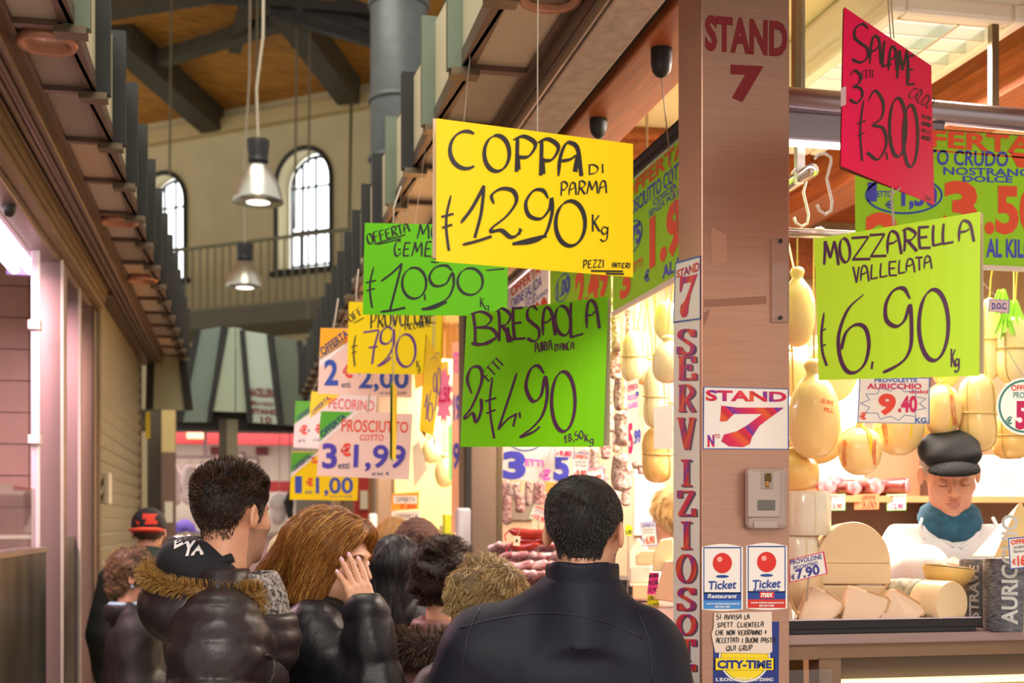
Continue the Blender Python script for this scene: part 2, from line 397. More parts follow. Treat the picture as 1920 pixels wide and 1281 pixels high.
class Ink:
    """collects flat lettering in pixel space, mapped by proj(u, v) -> 3D; lift is baked into proj"""
    def __init__(s, proj): s.mb = MB(); s.proj = proj
    def stroke(s, pts, wmin, wmax, ang=40, mi=0, smooth=True, taper=True):
        wmin, wmax = wmin * 1.1, wmax * 1.2
        P = resample(pts, smooth); T = np.gradient(P, axis=0); L = np.linalg.norm(T, axis=1) + 1e-9; T = T / L[:, None]
        a = np.arctan2(T[:, 1], T[:, 0]); w_ = wmin + (wmax - wmin) * np.abs(np.sin(a + radians(ang))) ** 1.3
        if taper and len(P) > 5:
            tt = np.linspace(0, 1, len(P)); w_ = w_ * np.clip(.45 + tt * 6, 0, 1)
        N = np.stack([-T[:, 1], T[:, 0]], 1) * (w_ / 2)[:, None]
        A, B = P + N, P - N; s.n_ = (getattr(s, 'n_', 0) + 1) % 9; V = [s.proj(*p) - CAMDIR * s.n_ * 6e-5 for p in A] + [s.proj(*p) - CAMDIR * s.n_ * 6e-5 for p in B]; n = len(P)
        s.mb.add(V, [(i, i + 1, n + i + 1, n + i) for i in range(n - 1)], mi); return s
    def glyph(s, ch, x0, y0, x1, y1, w0, w1=None, slant=0., mi=0, ang=40):
        """hand written glyph in the pixel box (y down)"""
        w1 = w0 * .35 if w1 is None else w1
        for st in G.get(ch, []):
            ln = st and st[0] == 'l'; pts = st[1:] if ln else st
            q = [(x0 + (x1 - x0) * a + slant * b * (y1 - y0), y1 + (y0 - y1) * b) for a, b in pts]
            s.stroke(q, w1, w0, ang, mi, not ln)
        return s
    def word(s, txt, x0, y0, x1, y1, h, w0, w1=None, slant=.08, mi=0, gap=.25, hgt=None, h2=None):
        """hand written word, baseline (x0,y0)->(x1,y1), cap height h px"""
        ws = [WID.get(c, .8) for c in txt]; tot = sum(ws) + gap * (len(txt) - 1); L = sqrt((x1 - x0) ** 2 + (y1 - y0) ** 2)
        d = np.array([x1 - x0, y1 - y0]) / L; up = np.array([d[1], -d[0]]); k = L / tot; x = 0.; w1 = w0 * .35 if w1 is None else w1
        for i, c in enumerate(txt):
            hh = h + (0 if h2 is None else (h2 - h) * i / max(1, len(txt) - 1))
            hh *= (.92 + .16 * random.random())
            for st in G.get(c, []):
                ln = st and st[0] == 'l'; pts = st[1:] if ln else st
                q = [tuple(np.array([x0, y0]) + d * (k * (x + a * ws[i]) + slant * b * hh) + up * b * hh) for a, b in pts]
                s.stroke(q, w1, w0, 40, mi, not ln)
            x += ws[i] + gap
        return s
    def serif(s, txt, x0, y0, x1, y1, thick, mi=0, sh=None, off=(2, 2)):
        """upright roman letters filling the pixel box, with slab serifs"""
        n = len(txt); cw = (x1 - x0) / (n + (n - 1) * .18)
        top, low = s.proj, getattr(s, 'low', s.proj)
        for pas in ((sh, off), (mi, (0, 0))) if sh is not None else ((mi, (0, 0)),):
            s.proj = low if pas[0] == sh else top
            for i, c in enumerate(txt):
                gx = x0 + i * cw * 1.18 + pas[1][0]; y0_, y1_ = y0 + pas[1][1], y1 + pas[1][1]
                for st in ROMAN.get(c, G.get(c, [])):
                    ln = st and st[0] == 'l'; pts = st[1:] if ln else st
                    q = [(gx + cw * a, y1_ + (y0_ - y1_) * b) for a, b in pts]
                    s.stroke(q, thick * .38, thick, 0, pas[0], not ln, False)
        return s
    def poly(s, pts, mi=0):
        s.mb.add([s.proj(*p) for p in pts], [tuple(range(len(pts)))], mi); return s
    def rect(s, x0, y0, x1, y1, mi=0): return s.poly([(x0, y0), (x1, y0), (x1, y1), (x0, y1)], mi)
    def rquad(s, quad, mi=0): return s.poly(quad, mi)
    def frame(s, quad, t, mi=0):
        q = np.array(quad, float); c = q.mean(0); r = [p + (c - p) * t for p in q]
        for i in range(4):
            j = (i + 1) % 4; s.poly([q[i], q[j], r[j], r[i]], mi)
        return s
    def ring(s, cx, cy, rx, ry, t, mi=0, n=32):
        for i in range(n):
            a, b = 2 * pi * i / n, 2 * pi * (i + 1) / n
            s.poly([(cx + rx * cos(a), cy + ry * sin(a)), (cx + rx * cos(b), cy + ry * sin(b)), (cx + (rx - t) * cos(b), cy + (ry - t) * sin(b)), (cx + (rx - t) * cos(a), cy + (ry - t) * sin(a))], mi)
        return s
    def disc(s, cx, cy, rx, ry, mi=0, n=28): return s.poly([(cx + rx * cos(2 * pi * i / n), cy + ry * sin(2 * pi * i / n)) for i in range(n)], mi)
    def text(s, txt, quad, mi=0, bold=.02):
        """printed lettering stretched over the pixel quad tl,tr,br,bl"""
        V, Fc = font_mesh(txt, bold); q = np.array(quad, float)
        P = [q[3] * (1 - a) * (1 - b) + q[2] * a * (1 - b) + q[1] * a * b + q[0] * (1 - a) * b for a, b in V]
        s.mb.add([s.proj(*p) for p in P], Fc, mi); return s
    def box_text(s, txt, x0, y0, x1, y1, mi=0, bold=.02): return s.text(txt, [(x0, y0), (x1, y0), (x1, y1), (x0, y1)], mi, bold)
    def build(s, name, mats, parent): return s.mb.build(name, mats, parent)
ROMAN = {
 'S': [[(.86, .80), (.6, .98), (.25, .93), (.15, .72), (.5, .52), (.85, .32), (.8, .08), (.42, .02), (.12, .22)], ['l', (.88, 1), (.88, .72)], ['l', (.1, .0), (.1, .3)]],
 'E': [['l', (.25, 0), (.25, 1)], ['l', (.05, .97), (.92, .97)], ['l', (.92, 1), (.92, .74)], ['l', (.2, .52), (.68, .52)], ['l', (.68, .66), (.68, .4)], ['l', (.05, .03), (.95, .03)], ['l', (.95, 0), (.95, .28)]],
 'R': [['l', (.25, 0), (.25, 1)], [(.05, .97), (.6, .97), (.85, .75), (.6, .52), (.25, .5)], ['l', (.45, .5), (.88, .03)], ['l', (.05, .03), (.48, .03)], ['l', (.72, .03), (1.02, .03)]],
 'V': [['l', (.18, .97), (.52, .02)], ['l', (.84, .97), (.54, .02)], ['l', (-.02, .97), (.4, .97)], ['l', (.65, .97), (1.02, .97)]],
 'I': [['l', (.5, 0), (.5, 1)], ['l', (.2, .97), (.8, .97)], ['l', (.2, .03), (.8, .03)]],
 'Z': [['l', (.08, .96), (.95, .96)], ['l', (.12, 1), (.12, .72)], ['l', (.86, .96), (.14, .04)], ['l', (.05, .04), (.95, .04)], ['l', (.93, 0), (.93, .3)]],
 'O': [arc(.5, .5, .44, .48, 90, 450, 26)],
 'T': [['l', (.5, 0), (.5, 1)], ['l', (.04, .96), (.96, .96)], ['l', (.07, 1), (.07, .7)], ['l', (.93, 1), (.93, .7)], ['l', (.28, .03), (.72, .03)]],
 'A': [['l', (.5, 1), (.12, .02)], ['l', (.52, 1), (.86, .02)], ['l', (.25, .34), (.75, .34)], ['l', (-.02, .03), (.3, .03)], ['l', (.66, .03), (1.04, .03)]],
 'N': [['l', (.18, 0), (.18, 1)], ['l', (.2, .96), (.82, .04)], ['l', (.84, 0), (.84, 1)], ['l', (.0, .97), (.3, .97)], ['l', (.0, .03), (.36, .03)], ['l', (.66, .97), (1.02, .97)]],
 'D': [['l', (.25, 0), (.25, 1)], [(.05, .97), (.55, .97), (.92, .72), (.92, .28), (.55, .03), (.05, .03)]],
 '7': [['l', (.1, .95), (.95, .95)], ['l', (.1, 1), (.1, .72)], [(.93, .95), (.62, .6), (.45, .3), (.42, .02)]],
}
FONTS = {}
def font_mesh(txt, bold):
    k = (txt, bold)
    if k not in FONTS:
        cu = bpy.data.curves.new('lettering', 'FONT'); cu.body = txt; cu.size = 1.0; cu.offset = bold; cu.resolution_u = 3; cu.fill_mode = 'FRONT'
        ob = bpy.data.objects.new('lettering', cu); COL.objects.link(ob)
        dg = bpy.context.evaluated_depsgraph_get(); me = bpy.data.meshes.new_from_object(ob.evaluated_get(dg))
        V = np.array([v.co[:2] for v in me.vertices]); Fc = [tuple(p.vertices) for p in me.polygons]
        lo, hi = V.min(0), V.max(0); V = (V - lo) / np.maximum(hi - lo, 1e-6)
        bpy.data.objects.remove(ob); bpy.data.meshes.remove(me); bpy.data.curves.remove(cu); FONTS[k] = (V, Fc)
    return FONTS[k]
class Sheet:
    """a flat sheet given by its four pixel corners (tl,tr,br,bl) and the camera depth of its left and right edges"""
    def __init__(s, quad, Dl, Dr, bulge=0., Db=None):
        s.q = np.array(quad, float); D = np.array([Dl, Dr, Dr if Db is None else Dr + Db, Dl if Db is None else Dl + Db])
        A = np.c_[s.q, np.ones(4)]; s.k, *_ = np.linalg.lstsq(A, 1 / D, rcond=None); s.b = bulge
        P = [s.at(*p) for p in s.q]; n = np.cross(P[1] - P[0], P[3] - P[0]); n /= np.linalg.norm(n); s.n = n if n @ CAMDIR < 0 else -n
    def D(s, u, v): return 1 / (s.k[0] * u + s.k[1] * v + s.k[2])
    def at(s, u, v, off=0.):
        c, wd = s.q.mean(0), (s.q[:, 0].max() - s.q[:, 0].min()) / 2
        t = (u - c[0]) / wd; D = s.D(u, v) - s.b * (1 - min(1, t * t)) - off; return pd(u, v, D)
    def proj(s, off=.0012): return lambda u, v: s.at(u, v, off)
    def px(s, a, b): q = s.q; return q[0] * (1 - a) * (1 - b) + q[1] * a * (1 - b) + q[2] * a * b + q[3] * (1 - a) * b
    def sheet(s, mb, th=.0008, nu=10, nv=6, mi=0, push=0., jitter=None):
        n = s.n
        def fr(a, b): return s.at(*s.px(a, b)) - n * push
        def bk(a, b): return s.at(*s.px(a, b)) - n * (push + th)
        mb.grid(lambda a, b: fr(a, 1 - b), nu, nv, mi); mb.grid(lambda a, b: bk(1 - a, 1 - b), nu, nv, mi); return mb
# ================================================================== THE SETTING
XR, XL = 1.09, -.85
M_floor = mat('floor tiles', '#a39480', .45, noise=.15, nscale=3)
struct('floor', MB().boxp((-9, -1.5, -.1), (9, 34, 0)), M_floor, loc=(0, 0, 0))

# ---- far hall wall with arched windows
WA, WB = pd(280, 235, 26.0), pd(695, 160, 23.6)
WTOP = 9.72
wd_ = (WB - WA)[:2]; WL = np.linalg.norm(wd_); wd_ = wd_ / WL; WN = np.array([wd_[1], -wd_[0]])     # towards the camera
def wp(s, z, d=0.): return np.array([WA[0] + wd_[0] * s + WN[0] * d, WA[1] + wd_[1] * s + WN[1] * d, z])
def wall_s(u, v):           # pixel -> (s, z) on the wall
    r = ray(u, v); A = np.array([[r[0], -wd_[0]], [r[1], -wd_[1]]]); t, s = np.linalg.solve(A, WA[:2]); return s, EYE + t * r[2]
M_wall = mat('hall plaster', '#cdbf96', .85, noise=.07, nscale=1.2)
M_dark = mat('dark iron', '#2c2b28', .5, .3, noise=.2)
M_glow = mat('daylight pane', '#ffffff', .4, emit='#f4fbff', estr=2.6)
wins = []
for (u0, v0, u1, v1) in ((519, 278, 622, 506), (262, 325, 349, 528)):
    s0, zt = wall_s((u0 + u1) / 2, v0); _, zb = wall_s((u0 + u1) / 2, v1); a, _ = wall_s(u0, (v0 + v1) / 2); b, _ = wall_s(u1, (v0 + v1) / 2); wins.append((a, b, zb, zt))
wins.sort()
mw = MB(); S0, S1 = -9.0, WL + 9.0; edges = [S0]
for (a, b, zb, zt) in wins:
    mw.quad(wp(edges[-1], 0), wp(a, 0), wp(a, WTOP + 3), wp(edges[-1], WTOP + 3)); edges.append(b)
    r = (b - a) / 2; c = (a + b) / 2; zs = zt - r
    mw.quad(wp(a, 0), wp(b, 0), wp(b, zb), wp(a, zb))
    arcp = [(c - r * cos(pi * i / 18), zs + r * sin(pi * i / 18)) for i in range(19)]
    for i in range(18):
        (sa, za), (sb, zb2) = arcp[i], arcp[i + 1]
        mw.quad(wp(sa, za), wp(sb, zb2), wp(sb, WTOP + 3), wp(sa, WTOP + 3))
    lp = [(a, zb)] + arcp + [(b, zb)]
    for i in range(len(lp)):
        (sa, za), (sb, zb2) = lp[i], lp[(i + 1) % len(lp)]
        mw.quad(wp(sa, za), wp(sa, za, -.45), wp(sb, zb2, -.45), wp(sb, zb2))
mw.quad(wp(edges[-1], 0), wp(S1, 0), wp(S1, WTOP + 3), wp(edges[-1], WTOP + 3))
struct('wall_back', mw, M_wall)
for k, (a, b, zb, zt) in enumerate(wins):
    r = (b - a) / 2; c = (a + b) / 2; zs = zt - r
    root = thing('window_%d' % (k + 1), None, None, wp(c, zb)); root['kind'] = 'structure'
    def lp(rr, d, n=18): return [wp(c - rr, zb, d)] + [wp(c - rr * cos(pi * i / n), zs + rr * sin(pi * i / n), d) for i in range(n + 1)] + [wp(c + rr, zb, d)]
    MB().tube(lp(r, .03) + [wp(c - r, zb, .03)], .05, 6).build('window_frame', M_dark, root)
    P = lp(r, -.42); MB().add(P, [tuple(range(len(P)))]).build('pane', M_glow, root)
    mm = MB().tube(lp(r * .9, -.4), .035, 6)
    mm.beam(wp(c, zb, -.39), wp(c, zt - .1, -.39), .05, .05)
    for f in (.36, -.3): mm.beam(wp(c + r * f * 1.6 - .01, zb, -.39), wp(c + r * f * 1.6, zs + r * .75, -.39), .04, .04)
    for z in (zs, zs - .85, zs - 1.5): mm.beam(wp(c - r * .9, z, -.38), wp(c + r * .9, z, -.38), .03, .04)
    mm.build('muntins', M_dark, root)
    MB().beam(wp(a - .1, zb - .04, .05), wp(b + .1, zb - .04, .05), .12, .09).build('window_sill', M_dark, root)

# ---- balcony with railing on the far wall
zr, zb_ = wall_s(480, 488)[1] + .02, wall_s(480, 603)[1]
struct('trim_1', MB().beam(wp(-5, zb_ - .16, .7), wp(WL + 4, zb_ - .16, .7), 1.4, .3), mat('balcony edge', '#5c5a4c', .7), loc=wp(0, zb_))
bal = thing('balcony_railing', 'long grey metal balcony railing on the far hall wall below the arched windows', 'railing', wp(2, zb_, 1.3))
M_rail = mat('railing metal', '#77745f', .6, .2)
MB().beam(wp(-4.5, zr, 1.3), wp(WL + 3, zr, 1.3), .05, .05).build('top_rail', M_rail, bal)
MB().beam(wp(-4.5, zb_ + .05, 1.3), wp(WL + 3, zb_ + .05, 1.3), .05, .05).build('bottom_rail', M_rail, bal)
for i in range(64):
    s = -4.4 + i * .175
    if s > WL + 3: break
    MB().beam(wp(s, zb_ + .05, 1.3), wp(s, zr, 1.3), .05, .03).build('baluster', M_rail, bal)

# ---- timber roof: a plane rising from the wall top towards the camera
M_roof = mat('roof boards', '#9a6620', .75, col2='#c88c34', nscale=2.5, stretch=(1, 6, 1), bump=.2, bscale=30)
RP = .16
def roof(u, v, drop=0.):
    """pixel -> roof plane"""
    n = np.array([-WN[0] * RP, -WN[1] * RP, 1.0]); r = ray(u, v); p0 = np.array([WA[0], WA[1], WTOP - drop]) - np.array([0, 0, EYE])
    t = (p0 @ n) / (r @ n); return pd(u, v, t)
def rp(s, d, up=0.): q = wp(s, WTOP + d * RP + up, d); return q
mr = MB(); mr.hexa([rp(S0, -1), rp(S1, -1), rp(S1, 17), rp(S0, 17), rp(S0, -1, .2), rp(S1, -1, .2), rp(S1, 17, .2), rp(S0, 17, .2)])
struct('ceiling', mr, M_roof, loc=rp(3, 5))
M_truss = mat('truss steel', '#4a4334', .7, .2, noise=.15)
def rbeam(name, p, q, wd, ht):
    b = MB().beam(p, q, wd, ht); b.add(b.v[0] + [0, 0, 0], []) ; return struct(name, b, M_truss)
k = 2
for (u0, v0, u1, v1, wd, ht) in ((505, -30, 655, 172, .42, .5), (225, 70, 398, 226, .45, .5), (-60, 60, 420, -20, .25, .3), (270, 120, 560, 30, .22, .25), (440, 90, 480, -60, .2, .2)):
    p, q = roof(u0, v0, .25), roof(u1, v1, .25)
    rbeam('trim_%d' % k, p, q, wd, ht); k += 1
for (a, b, dp) in (((500, -8), (720, 62), 1.2), ((505, 22), (720, 85), 1.25), ((400, -5), (702, 20), 1.0)):
    p, q = pd(a[0], a[1], 17.0 + dp), pd(b[0], b[1], 17.5 + dp)
    struct('trim_%d' % k, MB().beam(p, q, .12, .14).beam(p + [0, 0, .3], q + [0, 0, .3], .08, .08), M_dark); k += 1
struct('trim_%d' % k, MB().beam(wp(S0, WTOP - .35, .1), wp(S1, WTOP - .35, .1), .2, .25), mat('wall cornice', '#c9b482', .8)); k += 1

# ---- the stalls: beams, ceilings, partitions
M_brown = mat('bronze metal', '#6b5549', .38, .4, noise=.08)
M_bronzelight = mat('bronze edge', '#6b5c48', .35, .6)
M_wood = mat('mahogany', '#a85a2e', .42, col2='#86401f', nscale=5, stretch=(9, .6, 9), spec=.5)
M_cream = mat('stall ceiling panels', '#ecd9ae', .75, noise=.03)
M_speck = mat('speckled beam', '#c2aea6', .45, .2, col2='#a3918a', nscale=22)
M_steel = mat('brushed steel', '#b9aea6', .33, .85, noise=.06, nscale=30, stretch=(.4, .4, 8))
YE = 14.3
struct('trim_%d' % k, MB().boxp((.955, 1.2, 2.985), (1.09, YE, 3.35)), M_speck, bevel=.006); k += 1
struct('trim_%d' % k, MB().boxp((1.09, 1.2, 3.03), (1.135, YE, 3.35)), M_dark); k += 1
struct('trim_%d' % k, MB().boxp((1.135, 3.05, 3.0), (1.35, YE, 3.3)).boxp((1.13, 3.05, 3.06), (1.16, YE, 3.1)), M_wood, bevel=.008); k += 1
struct('ceiling_stall', MB().boxp((1.35, 2.5, 3.3), (4.6, YE, 3.36)), M_cream, loc=(2.5, 6, 3.3))
for (y, h, nm) in ((5.2, .16, 0), (5.8, .16, 0), (7.6, .16, 0)):
    struct('trim_%d' % k, MB().boxp((1.35, y, 3.3 - h), (4.5, y + .2, 3.3)).boxp((1.35, y - .02, 3.24), (4.5, y + .22, 3.27)), M_wood); k += 1
struct('trim_%d' % k, MB().boxp((1.36, 6.1, 2.9), (3.4, 6.25, 3.1)), M_wood); k += 1
struct('trim_%d' % k, MB().boxp((2.46, 2.6, 3.03), (2.66, 6.3, 3.3)).boxp((2.44, 2.6, 3.1), (2.46, 6.3, 3.15)), M_wood); k += 1
struct('wall_right', MB().boxp((4.5, 2.9, 0), (4.6, YE, 3.3)), M_cream, loc=(4.55, 8, 0))
M_peach = mat('stall back panel', '#d9b491', .6, noise=.05)
struct('wall_partition', MB().boxp((1.27, 6.32, 0), (4.5, 6.38, 3.3)), M_peach, loc=(2.8, 6.35, 0))
struct('wall_partition_far', MB().boxp((1.26, 10.7, 0), (4.5, 10.78, 3.3)), mat('next stall panel', '#e0b878', .6), loc=(2.8, 10.7, 0))
struct('wall_row_end', MB().boxp((1.0, YE, 0), (4.6, YE + .1, 3.3)), M_peach, loc=(2.8, YE, 0))
def post(name, x0, x1, y0, y1, z1, label, m):
    t = thing(name, label, 'post', ((x0 + x1) / 2, (y0 + y1) / 2, 0))
    MB().boxp((x0, y0, 0), (x1, y1, z1)).build('shaft', m, t, bevel=.006)
    a = MB(); a.boxp((x0 - .006, y0 - .006, 0), (x0 + .02, y0 + .02, z1)); a.boxp((x1 - .02, y0 - .006, 0), (x1 + .006, y0 + .02, z1)); a.build('corner_trim', M_bronzelight, t)
    return t
M_postbr = mat('brown aluminium', '#8a7566', .38, .6, noise=.05, stretch=(1, 1, .2))
p1 = post('stall_post', 1.09, 1.262, 6.2, 6.44, 3.0, 'brown aluminium stall post below the green sign reading BRESAOLA', M_postbr)
MB().boxp((1.075, 6.12, 0), (1.1, 6.2, 3.0)).build('door_track', M_dark, p1)
p2 = post('stall_post', 1.09, 1.24, 10.5, 10.75, 3.0, 'brownish stall post behind the pale sign reading PROSCIUTTO', M_postbr)
p3 = post('stall_post', 1.09, 1.24, 14.05, 14.3, 3.0, 'farthest stall post of the right row, behind the yellow 1,00 sign', M_postbr)
for pp, y, lab in ((p1, 6.16, 1), (p2, 10.46, 2)):
    MB().boxp((1.02, y - .11, 1.5), (1.085, y - .03, 1.69)).build('lock_box', mat('pale plastic', '#c9c4c8', .4), pp, bevel=.012)

# ---- canopy (soffit + fascia boards)
M_sofR = [mat('soffit panel a', '#c6b9a2', .4, .15), mat('soffit panel b', '#d2c2a8', .35, .2), mat('soffit panel c', '#aca292', .4, .2)]
M_sofL = [mat('soffit panel d', '#b0a496', .5), mat('soffit panel e', '#bba486', .5), mat('soffit panel f', '#928678', .5)]
M_fcream = mat('fascia cream', '#d9d2b0', .5); M_fgreen = mat('fascia grey green', '#6e7a66', .45, .2); M_fdark = mat('fascia edge', '#1f1f1c', .5, .2)
PITCH = .58
def canopy(side, xi, xo, zs, y0, n, sm, name, where):
    s = 1 if xo < xi else -1            # +1: right row (aisle towards -X)
    b = MB(); y1 = y0 + n * PITCH
    for x in (xi, xo + s * .02): b.boxp((x - .022, y0, zs), (x + .022, y1, zs + .05))
    for i in range(n + 1): b.boxp((xi, y0 + i * PITCH - .018, zs + .002), (xo, y0 + i * PITCH + .018, zs + .05))
    b.boxp((xi, y0, zs + .08), (xo + s * .03, y1, zs + .1))
    struct(name, b, M_brown)
    for i in range(n):
        ya, yb = y0 + i * PITCH + .018, y0 + (i + 1) * PITCH - .018
        o = struct('ceiling_panel', MB().boxp((xi, ya, zs + .02), (xo, yb, zs + .03)), sm[(i * 5 + i // 3) % 3]); 
    for i in range(n):
        ya, yb = y0 + i * PITCH, y0 + (i + 1) * PITCH
        t = thing('fascia_board', 'tall dark-edged cream fascia board in the saw-tooth row above the %s' % where, 'fascia board', (xo, ya, zs), 0, 'fascia boards above the %s' % where)
        h = .40 if s < 0 else .36; xr, xt = xo + s * .03, xo - s * .0
        MB().hexa([(xr, ya, zs), (xr + s * .012, ya, zs), (xt + s * .012, yb, zs), (xt, yb, zs), (xr, ya, zs + h), (xr + s * .012, ya, zs + h), (xt + s * .012, yb, zs + h), (xt, yb, zs + h)]).build('board', M_fcream, t)
        MB().boxp((xt - s * .045, yb - .05, zs - .01), (xt + s * .03, yb - .012, zs + h + .02)).build('edge_post', M_fgreen if i in ((4, 5, 7) if s > 0 else (4,)) else M_fdark, t)
        MB().boxp((xt - s * .035, yb - .062, zs - .03), (xt + s * .055, yb, zs - .008)).build('foot_bracket', M_bronzelight, t)
    return y1
canopy(1, .915, .68, 3.05, 1.1, 23, M_sofR, 'ceiling_canopy_right', 'right stalls')
canopy(-1, -.66, -.466, 3.05, 1.0, 18, M_sofL, 'ceiling_canopy_left', 'left stall')
# inner profiles between soffit and beam
b = MB().boxp((.915, 1.2, 3.0), (.955, YE, 3.2)); b.tube([(.935, 1.2, 2.995), (.935, YE, 2.995)], .016, 8); struct('trim_%d' % k, b, M_brown); k += 1
b = MB().boxp((-.75, 1.2, 3.0), (-.66, 11.4, 3.2)); 
for x in (-.672, -.7, -.735): b.tube([(x, 1.2, 2.997), (x, 11.4, 2.997)], .011, 8)
struct('trim_%d' % k, b, M_brown); k += 1
b = MB()
for i in range(4): b.boxp((-.842, 1.2, 2.90 + i * .035), (-.80 + .012 * i, 8.0, 2.93 + i * .035))
struct('trim_%d' % k, b, mat('ribbed wood', '#8a7454', .5, noise=.15, stretch=(1, .3, 8), nscale=12)); k += 1
struct('trim_%d' % k, MB().boxp((-.96, 1.2, 2.86), (-.845, 8.0, 3.1)), mat('left steel beam', '#84706a', .35, .5, noise=.05), bevel=.006); k += 1
struct('trim_%d' % k, MB().boxp((-.84, 8.0, 2.98), (-.75, 11.5, 3.2)), M_brown); k += 1
# roofs above the stalls
struct('roof_slab_right', MB().boxp((.7, 1.2, 3.4), (4.6, YE + .1, 3.45)), M_dark)
struct('roof_slab_left', MB().boxp((-4.5, 1.2, 3.4), (-.5, 11.5, 3.45)), M_dark)

# ---- left stall interior
M_tile = mat('glazed pinkish tiles', '#cda79c', .4, noise=.05)
M_grout = mat('tile grout', '#6d4f4c', .8)
b = MB().boxp((-4.4, 8.02, 0), (-.9, 8.08, 3.4), 1)
for i in range(19):
    for j in range(17):
        x0, z0 = -4.4 + i * .187, .0 + j * .187 + .03
        if x0 + .18 < -.9: b.boxp((x0 + .003, 8.008, z0), (x0 + .184, 8.025, z0 + .181), 0)
struct('wall_left', b, [M_tile, M_grout], loc=(-2.6, 8.05, 0))
b = MB()
for i in range(13): b.boxp((-4.4, 1.5 + i * .5, 3.2), (-.96, 1.97 + i * .5, 3.24))
struct('ceiling_left', b, mat('reddish boards', '#8a4a34', .5, col2='#6e3526', nscale=5, stretch=(.5, 6, 1)))
struct('wall_left_far', MB().boxp((-4.5, 1.5, 0), (-4.4, 8.08, 3.4)), M_tile)
# shutter
b = MB(); ys0, ys1 = 8.15, 11.4; nsl = 24; zb0, zt0 = .84, 3.0; hs = (zt0 - zb0) / nsl
for i in range(nsl):
    z = zb0 + i * hs
    b.hexa([(-.875, ys0, z), (-.852, ys0, z), (-.852, ys1, z), (-.875, ys1, z), (-.875, ys0, z + hs * .8), (-.832, ys0, z + hs * .8), (-.832, ys1, z + hs * .8), (-.875, ys1, z + hs * .8)])
    b.boxp((-.875, ys0, z + hs * .8), (-.858, ys1, z + hs))
sh = tag(b.build('roller_shutter', mat('shutter slats', '#8f8872', .5, .35, noise=.06)), 'closed grey roller shutter of the left stall behind the woman in black', 'roller shutter')
struct('trim_%d' % k, MB().boxp((-.9, 8.0, 0), (-.83, 8.15, 3.0)).boxp((-.9, 11.4, 0), (-.83, 11.5, 3.0)), M_bronzelight); k += 1
struct('trim_%d' % k, MB().boxp((-.9, 8.15, 0), (-.80, 11.4, .84)), mat('plank base', '#8f6f52', .6, noise=.2, stretch=(1, .4, 8)), bevel=.006); k += 1
tag(MB().boxp((-.83, 8.28, 1.73), (-.79, 8.42, 1.93)).build('switch_box', mat('cream plastic', '#b9b09a', .5), bevel=.01), 'cream plastic box mounted at the edge of the roller shutter', 'box')
# near left facade: glass counter and posts
M_glass = mat('clear glass', '#ffffff', .02, trans=1.0, spec=.5)
cf = thing('glass_counter', 'scratched grey steel counter front under the glass of the left stall', 'counter', (-.88, 4.2, 0))
MB().boxp((-.94, 2.6, 0), (-.85, 6.05, 1.49)).build('panel', mat('worn steel', '#6f706a', .32, .75, noise=.35, nscale=3, stretch=(1, 2, .5)), cf)
MB().boxp((-.95, 2.6, 1.49), (-.84, 6.05, 1.51)).build('top_rail', M_steel, cf)
MB().boxp((-.9, 2.6, 1.51), (-.894, 6.03, 1.77)).build('glass_screen', M_glass, cf)
M_alu = mat('aluminium', '#96807e', .4, .7)
for (y, d, wx, lab, m) in ((6.15, .05, .03, 'slim white pole beside the steel counter front of the left stall', mat('white pole', '#d8c3cf', .4)), (6.4, .2, .1, 'broad aluminium post right of the slim white pole at the left stall', M_alu), (7.15, .14, .09, 'second aluminium post from the slim white pole at the left stall', M_alu), (7.72, .22, .1, 'brown aluminium post beside the roller shutter', M_postbr)):
    t = thing('stall_post', lab, 'post', (-.88, y, 0))
    MB().boxp((-.93, y, 0), (-.93 + wx, y + d, 2.87)).build('shaft', m, t, bevel=.005)
    MB().boxp((-.93 + wx - .004, y - .004, 0), (-.93 + wx + .008, y + .016, 2.87)).build('edge_strip', M_bronzelight if m is M_postbr else mat('pale strip', '#d9d2c6', .4), t)
    if d < .1: [MB().boxp((-.94, y - .02, zc), (-.89, y + .05, zc + .04)).build('clamp', mat('white clamp', '#e4dcd8', .4), t) for zc in (1.98, 2.5)]
tag(MB().boxp((-.94, 6.62, 0), (-.86, 7.13, 1.55)).build('steel_cladding', mat('worn steel', '#6f706a'), bevel=.004), 'grey steel panel between the aluminium posts of the left stall', 'panel')

